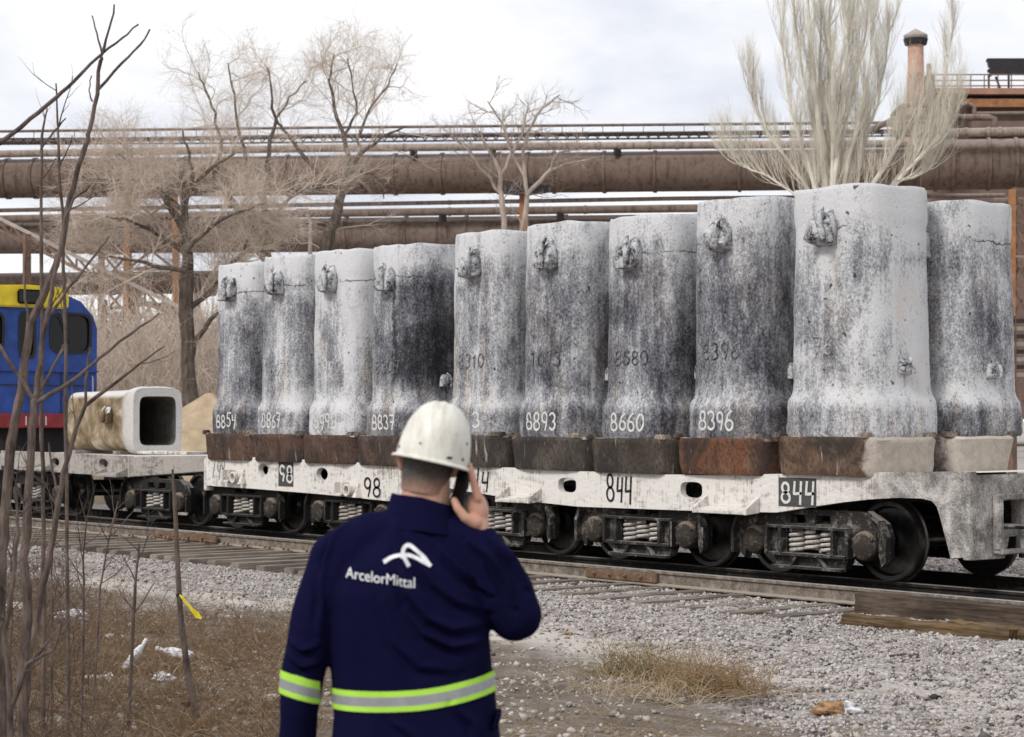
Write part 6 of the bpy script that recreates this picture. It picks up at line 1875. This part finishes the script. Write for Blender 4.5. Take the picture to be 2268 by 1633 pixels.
def chain(mb, pts, radii, k=20, ball=True):
    """a round limb through joints, tapering, with rounded ends"""
    pts = [Vector(p) for p in pts]
    fine, fr_ = [], []
    for i in range(len(pts) - 1):
        for s_ in range(6):
            fine.append(pts[i].lerp(pts[i + 1], s_ / 6)); fr_.append(radii[i] + (radii[i + 1] - radii[i]) * s_ / 6)
    fine.append(pts[-1]); fr_.append(radii[-1])
    d0 = (fine[1] - fine[0]).normalized(); d1 = (fine[-1] - fine[-2]).normalized()
    cap0 = [(fine[0] - d0 * fr_[0] * math.sin(t), fr_[0] * math.cos(t)) for t in (1.45, 1.1, 0.7, 0.35)]
    cap1 = [(fine[-1] + d1 * fr_[-1] * math.sin(t), fr_[-1] * math.cos(t)) for t in (0.35, 0.7, 1.1, 1.45)]
    P_ = [p for p, _ in cap0] + fine + [p for p, _ in cap1]
    R_ = [r for _, r in cap0] + fr_ + [r for _, r in cap1]
    mb.tube(P_, R_, k, True)
def blob(mb, c, rx, ry, rz, rot=None, k=20):
    c = Vector(c)
    rings = []
    for i in range(1, 14):
        t = math.pi * i / 14
        ring = []
        for j in range(k):
            a = 2 * math.pi * j / k
            p = Vector((rx * math.sin(t) * math.cos(a), ry * math.sin(t) * math.sin(a), -rz * math.cos(t)))
            if rot is not None: p = rot @ p
            ring.append(c + p)
        rings.append(ring)
    mb.loft(rings, True)
def remesh(mb, name, mat, parent, voxel, smooth_it, post=None, fac=0.5):
    me = bpy.data.meshes.new(name)
    me.from_pydata([tuple(p) for p in mb.v], [], mb.f)
    bm = bmesh.new(); bm.from_mesh(me); bmesh.ops.recalc_face_normals(bm, faces=bm.faces); bm.to_mesh(me); bm.free()
    tmp = bpy.data.objects.new(name, me); COL.objects.link(tmp)
    r_ = tmp.modifiers.new('r', 'REMESH'); r_.mode = 'VOXEL'; r_.voxel_size = voxel; r_.use_smooth_shade = True
    s_ = tmp.modifiers.new('s', 'SMOOTH'); s_.iterations = smooth_it; s_.factor = fac
    dg = bpy.context.evaluated_depsgraph_get()
    res = bpy.data.meshes.new_from_object(tmp.evaluated_get(dg))
    bpy.data.objects.remove(tmp); bpy.data.meshes.remove(me)
    res.name = name
    if post:
        nv = len(res.vertices)
        co = np.empty(nv * 3, np.float32); res.vertices.foreach_get('co', co)
        no = np.empty(nv * 3, np.float32); res.vertex_normals.foreach_get('vector', no)
        co = co.reshape(-1, 3); no = no.reshape(-1, 3)
        co = post(co, no)
        res.vertices.foreach_set('co', co.astype(np.float32).ravel()); res.update()
    res.materials.clear(); res.materials.append(mat)
    res.polygons.foreach_set('use_smooth', np.ones(len(res.polygons), bool))
    o = bpy.data.objects.new(name, res)
    return link(o, parent)

def skin_material():
    m = NT('weathered_skin', 0.55, 0, 0.35)
    o3 = m.coord('Object', (1, 1, 1), False)
    f = m.noise(9, 5, 0.6, o3); f2 = m.noise(60, 4, 0.6, o3)
    m.col(m.mix(m.ramp(f, [(0.4, 0.0), (0.7, 1.0)]), (0.50, 0.30, 0.22), (0.52, 0.24, 0.17)))
    m.b.inputs['Subsurface Weight'].default_value = 0.12
    m.b.inputs['Subsurface Radius'].default_value = (0.02, 0.008, 0.004)
    m.b.inputs['Subsurface Scale'].default_value = 0.5
    m.bump(f2, 0.15, 0.002)
    return m.mat
SKIN = skin_material()
def cloth(name, c, scale=900.0):
    m = NT(name, 0.95, 0, 0.04)
    o3 = m.coord('Object', (1, 1, 1), False)
    f = m.noise(7, 5, 0.6, o3); wv = m.noise(260.0, 2, 0.5, o3)
    m.col(m.ramp(f, [(0.3, tuple(x * 0.85 for x in c)), (0.7, tuple(x * 1.15 for x in c))]))
    m.b.inputs['Sheen Weight'].default_value = 0.0
    m.b.inputs['Sheen Roughness'].default_value = 0.5
    m.bump(wv, 0.12, 0.001)
    return m.mat
NAVY = cloth('navy_work_cloth', (0.0050, 0.0050, 0.026))
LIME = cloth('lime_reflective_trim', (0.40, 0.70, 0.085))
SILVER = simple('silver_reflective_tape', (0.30, 0.31, 0.33), 0.45, 0.2, 0.12, 30, 0.1, 0.5)
HELMET = NT('scuffed_white_helmet', 0.42, 0, 0.4)
_o = HELMET.coord('Object', (1, 1, 1), False)
_f = HELMET.noise(14, 6, 0.65, HELMET.coord('Object', (2.2, 0.6, 0.8), False)); _g = HELMET.noise(60, 5, 0.7, _o)
_c = HELMET.ramp(_f, [(0.30, (0.42, 0.395, 0.33)), (0.5, (0.62, 0.60, 0.54)), (0.7, (0.70, 0.69, 0.64))])
HELMET.col(HELMET.mix(HELMET.ramp(_g, [(0.25, 0.5), (0.36, 0.0)]), _c, (0.36, 0.33, 0.28)))
HELMET.bump(_g, 0.05, 0.001)
HELMET = HELMET.mat
HAIR = NT('short_dark_grey_hair', 0.75, 0, 0.25)
_f = HAIR.noise(240, 3, 0.8, HAIR.coord('Object', (1, 1, 0.25), False))
_z = sepz(HAIR)[2]
_k = HAIR.math('ADD', HAIR.math('MULTIPLY', HAIR.math('SUBTRACT', _z, 1.555), 18.0), HAIR.math('MULTIPLY', HAIR.math('SUBTRACT', _f, 0.5), 2.2), True)
HAIR.col(HAIR.mix(_k, (0.36, 0.21, 0.155), HAIR.ramp(_f, [(0.3, (0.022, 0.018, 0.016)), (0.7, (0.12, 0.108, 0.10))]))); HAIR.bump(_f, 0.8, 0.004)
HAIR = HAIR.mat
PHONEM = simple('black_phone_plastic', (0.012, 0.012, 0.014), 0.25, 0, 0.2, 10, 0.0, 0.5)

# joints (worker's own axes)
hc = lp(948, 1020, 0.02)                       # head centre
neck0, neck1 = lp(935, 1180, 0.03), lp(946, 1062, 0.03)
rsh, lsh = lp(1062, 1240, 0.02), lp(752, 1235, 0.02)
relb = lp(1150, 1372, 0.02)
rwr = lp(1066, 1186, 0.0)
lelb = lp(683, 1440, 0.0)
lwr = lp(672, 1660, 0.05)
HIP = 0.95

def person_body():
    mb = MB()
    tilt = Matrix.Rotation(math.radians(8), 3, 'Y')
    blob(mb, hc + Vector((0, 0.015, 0.03)), 0.079, 0.100, 0.105, tilt)
    blob(mb, hc + Vector((0.004, 0.055, -0.045)), 0.060, 0.060, 0.065, tilt)          # jaw
    blob(mb, hc + Vector((0.004, 0.118, -0.015)), 0.012, 0.020, 0.022)                # nose
    blob(mb, hc + Vector((0.004, 0.105, -0.055)), 0.025, 0.010, 0.012)                # mouth
    for s_ in (-1, 1):
        blob(mb, hc + Vector((s_ * 0.036, 0.098, 0.018)), 0.018, 0.012, 0.011)        # brow and eye
        e = hc + Vector((s_ * 0.083, 0.012, -0.012 - s_ * 0.010))
        blob(mb, e, 0.012, 0.021, 0.034, Matrix.Rotation(s_ * 0.35, 3, 'Z') @ Matrix.Rotation(s_ * 0.16, 3, 'Y'))
    chain(mb, [neck0, neck1], [0.084, 0.072])
    chain(mb, [neck0 + Vector((0, 0, 0.02)), (rsh + neck0) / 2 + Vector((0, 0, 0.02)), rsh], [0.075, 0.070, 0.062])
    chain(mb, [neck0 + Vector((0, 0, 0.02)), (lsh + neck0) / 2 + Vector((0, 0, 0.02)), lsh], [0.075, 0.070, 0.062])
    rings = []
    for z, rx, ry in ((0.86, 0.16, 0.11), (0.95, 0.175, 0.12), (1.08, 0.165, 0.115), (1.22, 0.18, 0.12), (1.34, 0.175, 0.11), (1.42, 0.11, 0.085)):
        rings.append(ellipse_ring((-0.02, 0.03, z), (0, 0, 1), rx, ry))
    mb.loft(rings)
    chain(mb, [lsh, lelb, lwr], [0.055, 0.045, 0.030])
    chain(mb, [rsh, relb, rwr], [0.055, 0.045, 0.029])
    for s_ in (-1, 1):
        hp = Vector((-0.02 + s_ * 0.095, 0.03, HIP - 0.05)); kn = Vector((-0.02 + s_ * 0.12, 0.02, 0.5)); an = Vector((-0.02 + s_ * 0.14, 0.03, 0.10))
        chain(mb, [hp, kn, an], [0.09, 0.06, 0.042])
        chain(mb, [an + Vector((0, 0, -0.04)), an + Vector((s_ * 0.02, 0.16, -0.06))], [0.045, 0.035])
    # right hand: palm on the outside of the phone, thumb behind it, fingers up along it
    pm = lp(1058, 1128, 0.012)
    blob(mb, pm, 0.034, 0.036, 0.056, Matrix.Rotation(-0.18, 3, 'Y'))
    chain(mb, [rwr, pm], [0.028, 0.028])
    for (dy, x1, y1, x2, y2, x3, y3, r_) in ((-0.030, 1058, 1104, 1049, 1074, 1041, 1040, 0.0112), (-0.008, 1060, 1100, 1049, 1064, 1040, 1030, 0.0112),
                                             (0.015, 1062, 1104, 1050, 1070, 1040, 1042, 0.0108), (0.036, 1062, 1110, 1052, 1082, 1041, 1060, 0.0095)):
        chain(mb, [lp(x1, y1, dy + 0.012), lp(x2, y2, dy + 0.012), lp(x3, y3, dy + 0.008)], [r_ * 1.12, r_, r_ * 0.82], 14)
    chain(mb, [lp(1052, 1158, -0.018), lp(1030, 1146, -0.034), lp(1014, 1126, -0.036), lp(1006, 1108, -0.030)], [0.022, 0.0160, 0.0135, 0.0112], 14)
    # left hand hanging
    hl = lwr + Vector((0.0, 0.01, -0.07))
    blob(mb, hl, 0.022, 0.042, 0.05)
    for i_ in range(4):
        y_ = -0.03 + 0.021 * i_
        chain(mb, [hl + Vector((0, y_, -0.035)), hl + Vector((0.004, y_, -0.075)), hl + Vector((0.014, y_, -0.105 + 0.008 * abs(i_ - 1.5)))], [0.0100, 0.0094, 0.0078], 12)
    chain(mb, [hl + Vector((0, 0.03, 0.01)), hl + Vector((0.005, 0.055, -0.02)), hl + Vector((0.01, 0.062, -0.055))], [0.014, 0.011, 0.009], 12)
    return mb
body = remesh(person_body(), 'person', SKIN, None, 0.0042, 3)
body.location = person_loc
body.rotation_euler = (0, 0, B)
tag(body, 'worker seen from behind in navy jacket and white hard hat, phone at his ear', 'person')

# --- jacket
FOLDS = [  # picture polylines, height, half width
    ([(905, 1180), (925, 1240), (960, 1290), (1010, 1330), (1075, 1352)], 0.006, 0.012),
    ([(975, 1215), (1030, 1275), (1085, 1315)], 0.007, 0.010),
    ([(880, 1235), (905, 1310), (950, 1365), (1000, 1390), (1060, 1385)], 0.007, 0.014),
    ([(905, 1345), (945, 1400), (1000, 1428), (1065, 1420)], 0.006, 0.013),
    ([(850, 1330), (880, 1420), (930, 1470), (1010, 1480)], 0.004, 0.016),
    ([(1040, 1200), (1085, 1235), (1120, 1290), (1140, 1340)], 0.007, 0.012),
    ([(1095, 1200), (1135, 1245), (1168, 1300)], 0.006, 0.010),
    ([(700, 1260), (712, 1330), (706, 1400)], 0.005, 0.011),
    ([(640, 1420), (670, 1440), (700, 1432)], 0.006, 0.010),
    ([(638, 1450), (668, 1476), (702, 1470)], 0.006, 0.010),
    ([(760, 1160), (735, 1190), (718, 1240), (712, 1300)], 0.005, 0.009),
    ([(870, 1590), (900, 1610), (930, 1640)], 0.004, 0.012),
    ([(1010, 1560), (1050, 1600), (1065, 1640)], 0.005, 0.012),
    ([(880, 1120), (935, 1150), (975, 1190)], 0.004, 0.010),
]
def fold_post(co, no):
    x, y, z = co[:, 0], co[:, 1], co[:, 2]
    disp = np.zeros(len(co))
    back = np.clip(-no[:, 1] * 1.6 + 0.15, 0, 1)
    for pts, h, w_ in FOLDS:
        q = [lp(a, b, -0.1) for a, b in pts]
        best = np.full(len(co), 9.0); sgn = np.zeros(len(co)); tt = np.zeros(len(co))
        n_ = len(q) - 1
        for i in range(n_):
            ax, az = q[i].x, q[i].z; bx_, bz = q[i + 1].x, q[i + 1].z
            dx, dz = bx_ - ax, bz - az; L2 = dx * dx + dz * dz
            t = np.clip(((x - ax) * dx + (z - az) * dz) / L2, 0, 1)
            ex, ez = x - ax - t * dx, z - az - t * dz
            dd = np.hypot(ex, ez); s_ = np.sign(ex * dz - ez * dx)
            m__ = dd < best
            best = np.where(m__, dd, best); sgn = np.where(m__, s_, sgn); tt = np.where(m__, (i + t) / n_, tt)
        env = np.sin(np.clip(tt, 0.06, 0.94) * math.pi) ** 0.7
        disp += back * env * h * 1.9 * (1.7 * np.exp(-(best / w_) ** 2) - 1.5 * np.exp(-((best - 1.5 * w_) / w_) ** 2) * (sgn > 0))
    nz = np.array([noise.noise((a * 7, b * 7, c * 4)) * 0.006 + noise.noise((a * 17 + 3, b * 17, c * 9)) * 0.0028 for a, b, c in co])
    return co + no * (disp + nz)[:, None]
def jacket_mb():
    mb = MB()
    rings = []
    for z, cx, rx, ry, cy, n_ in ((0.66, -0.01, 0.268, 0.165, 0.03, 2.6), (0.78, -0.012, 0.262, 0.163, 0.03, 2.6), (0.90, -0.018, 0.252, 0.158, 0.03, 2.5), (1.02, -0.028, 0.247, 0.158, 0.025, 2.5), (1.14, -0.036, 0.247, 0.162, 0.02, 2.5),
                               (1.25, -0.04, 0.243, 0.160, 0.02, 2.4), (1.32, -0.038, 0.225, 0.145, 0.02, 2.3), (1.385, -0.032, 0.19, 0.12, 0.02, 2.2), (1.44, -0.022, 0.145, 0.10, 0.025, 2.1), (1.485, -0.006, 0.110, 0.092, 0.03, 2.0)):
        rings.append(ellipse_ring((cx, cy, z), (0, 0, 1), rx, ry, 40, n_))
    mb.loft(rings)
    chain(mb, [lp(905, 1172, 0.02), lp(815, 1200, 0.02), lp(752, 1240, 0.02)], [0.075, 0.088, 0.092])
    chain(mb, [lp(965, 1175, 0.02), lp(1030, 1212, 0.02), lp(1072, 1250, 0.02)], [0.075, 0.088, 0.094])
    chain(mb, [lp(752, 1245, 0.02), lp(703, 1365, -0.005), lp(676, 1470, -0.01), lp(664, 1570, 0.0), lp(660, 1660, 0.03)], [0.092, 0.080, 0.068, 0.062, 0.060])
    chain(mb, [lp(1068, 1255, 0.02), lp(1112, 1320, 0.02), lp(1142, 1362, 0.02)], [0.094, 0.088, 0.082])
    chain(mb, [lp(1142, 1360, 0.02), lp(1130, 1300, 0.012), lp(1100, 1238, 0.0), lp(1074, 1196, -0.002)], [0.082, 0.070, 0.054, 0.043])
    return mb
jk = remesh(jacket_mb(), 'jacket', NAVY, body, 0.0065, 9, fold_post)
jbvh = BVHTree.FromPolygons([v.co.copy() for v in jk.data.vertices], [tuple(p.vertices) for p in jk.data.polygons])
def jmap(off=0.003):
    def f(p):
        hit = jbvh.ray_cast(Vector((p[0], -1.5, p[1])), Vector((0, 1, 0)))
        return None if hit[0] is None else hit[0] + Vector((0, -off, 0))
    return f
# collar
mb = MB()
k_ = 36; rings = []
c0 = lp(938, 1146, 0.035)
for (dz, r0, sl) in ((-0.035, 0.128, 0.20), (0.0, 0.118, 0.28), (0.04, 0.106, 0.34), (0.062, 0.100, 0.36), (0.066, 0.096, 0.36), (0.060, 0.091, 0.36), (0.02, 0.092, 0.34), (-0.03, 0.098, 0.2)):
    ring = []
    for i in range(k_):
        t = 2 * math.pi * i / k_
        x_, y_ = r0 * math.cos(t), r0 * 0.95 * math.sin(t)
        open_ = max(0, math.sin(t)) ** 2
        ring.append(c0 + Vector((x_, y_, dz - sl * x_ * (0.9 if x_ > 0 else 0.30) - 0.03 * open_)))
    rings.append(ring)
mb.loft(rings + [rings[0]], False)
mb.build('collar', NAVY, jk, smooth=True, local=True, sharp=70)
# reflective bands cut from the jacket surface and laid just outside it
def band(name, keep, lev, mats_, off=0.004, warp=None):
    bm = bmesh.new(); bm.from_mesh(jk.data)
    if warp:
        for v in bm.verts: v.co.z -= warp(v.co.x)
    bmesh.ops.delete(bm, geom=[v for v in bm.verts if not keep(v.co)], context='VERTS')
    bot_, top_ = lev[0], lev[-1]
    for L0 in lev:
        bmesh.ops.bisect_plane(bm, geom=bm.verts[:] + bm.edges[:] + bm.faces[:], plane_co=L0[0], plane_no=L0[1], clear_inner=(L0 is bot_), clear_outer=(L0 is top_))
    bm.normal_update()
    for v in bm.verts: v.co += v.normal * off
    for f in bm.faces:
        c = f.calc_center_median(); i = 0
        for j in range(1, len(lev) - 1):
            if (c - lev[j][0]).dot(lev[j][1]) > 0: i = j
        f.material_index = i % 2; f.smooth = True
    if warp:
        for v in bm.verts: v.co.z += warp(v.co.x)
    me = bpy.data.meshes.new(name); bm.to_mesh(me); bm.free()
    for m__ in mats_: me.materials.append(m__)
    o = bpy.data.objects.new(name, me); link(o, jk)
    return o
a_, b_ = lp(716, 1574, -0.13), lp(1100, 1560, -0.13)
nn = Vector((0.02, 0.06, 1)).normalized()
def lv(y_): return (lp(905, y_, -0.13), nn)
def torso_only(c):
    left = lp(713, 1540, 0).x + 0.003
    return c.x > left and 0.72 < c.z < 1.05 and c.x < 0.30
# gentle smile of the band: bend the jacket-space cut by pre-shearing
band('reflective_band', torso_only, [lv(1560), lv(1548), lv(1527), lv(1514)], [LIME, SILVER], 0.004, lambda x: (-13 + 13 * ((x + 0.03) / 0.26) ** 2 + (14.5 * (x + 0.03) / 0.26) + (14.5 if x > 0.0 else 14.5) * max(0, (x + 0.03) / 0.26) ** 2) / 720.0)
ns = Vector((0.30, 0.05, 1)).normalized()
def lvs(y_): return (lp(664, y_, -0.05), ns)
def left_sleeve(c): return c.x < lp(712, 1530, 0).x and 0.70 < c.z < 1.05
band('sleeve_band', left_sleeve, [lvs(1546), lvs(1534), lvs(1512), lvs(1494)], [LIME, SILVER])
nr = Vector((0.75, 0, -0.66)).normalized()
def lvr(x_, y_): return (lp(x_, y_, 0.0), nr)
band('sleeve_band', lambda c: c.x > 0.362 and c.z > 1.0, [lvr(1160, 1300), lvr(1166, 1308), lvr(1178, 1324), lvr(1184, 1332)], [LIME, SILVER], 0.005)
mb = MB()
mb.tube([lp(1079, 1203, -0.002), lp(1074, 1195, -0.002), lp(1066, 1181, -0.002)], [0.043, 0.0425, 0.037], 24)
mb.build('cuff', NAVY, jk, smooth=True, local=True)
# pocket flap at the hip
mb = MB()
c = lp(1100, 1590, -0.02)
mb.box(c + Vector((0.002, 0.01, 0.0)), (0.014, 0.13, 0.06), Matrix.Rotation(0.30, 3, 'Y'))
mb.build('pocket_flap', NAVY, jk, bevel=0.008, local=True)
# lettering and arched emblem on the back
PRINT = simple('white_cloth_print', (0.72, 0.73, 0.75), 0.8, 0, 0.1, 40, 0.0)
vs_, fs_ = text_mesh('ArcelorMittal', 1.0)
xs = [v[0] for v in vs_]; w_ = max(xs) - min(xs); x0 = min(xs)
cap = max(v[1] for v in vs_)
A_, B_ = lp(763, 1281, -0.14), lp(919, 1302, -0.14)
up_ = lp(763, 1258, -0.14)
jf = jmap(0.0035)
out_ = []
for x, y, z in vs_:
    f = (x - x0) / w_
    q = A_.lerp(B_, f); z2 = q.z + y / cap * (up_.z - A_.z)
    h = jf((q.x, z2)); out_.append(h if h is not None else Vector((q.x, -0.14, z2)))
MB().add(out_, fs_).build('lettering', PRINT, jk, local=True)
mb = MB()
def emb(pts):
    r_ = []
    for zx, zy in pts:
        p = lp((zx / 2.0618 + 950) / 1.633, (zy / 2.0618 + 1900) / 1.633, -0.14); r_.append((p.x, p.z))
    # smooth the polyline
    for _ in range(2):
        n2_ = [r_[0]]
        for a, b in zip(r_[:-1], r_[1:]):
            n2_ += [(0.75 * a[0] + 0.25 * b[0], 0.75 * a[1] + 0.25 * b[1]), (0.25 * a[0] + 0.75 * b[0], 0.25 * a[1] + 0.75 * b[1])]
        r_ = n2_ + [r_[-1]]
    return r_
for i_, pts in enumerate(([(908, 272), (960, 238), (1030, 222), (1110, 230), (1180, 258), (1246, 300)], [(1040, 240), (1040, 200), (1055, 162), (1088, 150), (1125, 172), (1185, 226), (1246, 298)], [(1044, 218), (1062, 260), (1085, 300)])):
    ribbon(mb, emb(pts), 0.0058, jmap(0.0035 + 0.0006 * i_))
mb.build('emblem', PRINT, jk, local=True)
# trousers and boots
mb = MB()
for s_ in (-1, 1):
    hp = Vector((-0.015 + s_ * 0.11, 0.03, 0.78)); kn = Vector((-0.02 + s_ * 0.125, 0.02, 0.48)); an = Vector((-0.02 + s_ * 0.14, 0.03, 0.12))
    chain(mb, [hp, kn, an], [0.125, 0.100, 0.085])
rings = [ellipse_ring((-0.015, 0.03, z), (0, 0, 1), 0.225, 0.145, 30) for z in (0.72, 0.80, 0.90)]
mb.loft(rings)
remesh(mb, 'trousers', NAVY, body, 0.009, 4)
for s_ in (-1, 1):
    mb = MB(); an = Vector((-0.02 + s_ * 0.14, 0.03, 0.10))
    chain(mb, [an + Vector((0, 0, 0.06)), an + Vector((0, -0.01, -0.05))], [0.062, 0.058])
    chain(mb, [an + Vector((0, -0.02, -0.056)), an + Vector((s_ * 0.02, 0.17, -0.06))], [0.050, 0.046])
    remesh(mb, 'boot', RUBBER, body, 0.006, 3)
# hair: short crop below the helmet
mb = MB()
hr = Matrix.Rotation(math.radians(8), 3, 'Y')
rings = []
for i in range(9):
    t = i / 8
    z_ = -0.098 + 0.168 * t
    s_ = math.sqrt(max(0.0, 1 - ((z_ - 0.03) / 0.150) ** 2)) if z_ > -0.03 else 0.917 - 0.9 * (-0.03 - z_)
    ring = []
    for j in range(40):
        a = 2 * math.pi * j / 40
        fr_ = max(0, math.sin(a)) ** 1.5
        p = Vector((0.0835 * s_ * math.cos(a), 0.015 + 0.105 * s_ * math.sin(a) * (1 - 0.28 * fr_), z_ + 0.10 * fr_ * (1 - t)))
        p += Vector((noise.noise(p * 90), noise.noise(p * 90 + Vector((5, 0, 0))), noise.noise(p * 70 + Vector((0, 7, 0))))) * 0.0025
        ring.append(hc + hr @ p)
    rings.append(ring)
mb.loft(rings, True)
mb.build('hair', HAIR, body, smooth=True, local=True)

# --- hard hat
hat = thing('hard_hat', 'scuffed white ribbed hard hat worn by the worker', 'hard hat', person_loc, None, B)
hcen = lp(957, 1021, 0.02)
HR = Matrix.Rotation(math.radians(12.5), 3, 'Y') @ Matrix.Rotation(math.radians(-4), 3, 'X')
def hat_point(a, t):
    """a: angle round the head, t: 0 at the rim, 1 at the crown"""
    rx, ry, H_ = 0.1135, 0.142, 0.182
    th = t * math.pi / 2
    c_ = math.cos(th) ** 0.74
    x = rx * c_ * math.cos(a); y = ry * c_ * math.sin(a); z = H_ * math.sin(th) ** 1.02
    # three raised ribs run front to back over the crown
    rib = 0.0
    for x0_, h_ in ((-0.030, 0.0026), (0.0, 0.0036), (0.030, 0.0026)):
        rib += h_ * math.exp(-((x - x0_) / 0.0075) ** 2)
    rib *= max(0.0, math.sin(th)) ** 1.2
    return Vector((x, y, z + rib))
mb = MB()
rings = []
K = 96
for (lx, lz, up_) in ((0.0, -0.006, 0), (0.012, -0.010, 0), (0.0135, -0.007, 0), (0.011, -0.003, 0)):
    ring = []
    for j in range(K):
        a = 2 * math.pi * j / K
        p = hat_point(a, 0.0)
        peak = max(0, math.sin(a)) ** 6 * 0.035
        q = Vector((p.x + (lx) * math.cos(a), p.y + (lx + (peak if lx > 0 else 0)) * math.sin(a), lz - (0.006 * peak / 0.035 if lx > 0 else 0)))
        ring.append(hcen + HR @ q)
    rings.append(ring)
for i in range(0, 27):
    t = i / 26 * 0.985
    rings.append([hcen + HR @ (hat_point(2 * math.pi * j / K, t) + Vector((0, 0, 0.002))) for j in range(K)])
mb.loft(rings, False)
mb.add([*rings[-1]], [tuple(range(K))])
sh_ = mb.build('shell', HELMET, hat, smooth=True, local=True, sharp=60)
for (a, t, w_, h_) in ((math.radians(-62), 0.055, 0.011, 0.004), (math.radians(-35), 0.075, 0.0045, 0.0045), (math.radians(-158), 0.07, 0.0045, 0.0045), (math.radians(-28), 0.26, 0.004, 0.004), (math.radians(-112), 0.14, 0.0035, 0.0035)):
    p = hat_point(a, t); nrm = (hat_point(a, t) - Vector((0, 0, 0.02))).normalized()
    c = hcen + HR @ (p + nrm * 0.0015)
    ax = (HR @ nrm).normalized()
    tx = Vector((0, 0, 1)).cross(ax).normalized(); ty = ax.cross(tx)
    ring = [c + tx * w_ * math.cos(2 * math.pi * j / 12) + ty * h_ * math.sin(2 * math.pi * j / 12) for j in range(12)]
    MB().loft([[q - ax * 0.002 for q in ring], [q + ax * 0.001 for q in ring]]).build('rivet', RUBBER, hat, local=True)
# --- phone held between thumb and fingers
ph = thing('mobile_phone', 'black mobile phone held to the worker right ear', 'phone', person_loc, None, B)
pc = lp(1019, 1090, 0.004)
PR = Matrix.Rotation(math.radians(35), 3, 'Z') @ Matrix.Rotation(math.radians(8), 3, 'Y') @ Matrix.Rotation(math.radians(10), 3, 'X')
MB().box(pc, (0.014, 0.062, 0.135), PR).build('case', PHONEM, ph, bevel=0.004, local=True)
MB().box(pc + PR @ Vector((-0.0078, 0, 0)), (0.001, 0.056, 0.12), PR).build('screen', GLASS, ph, local=True)
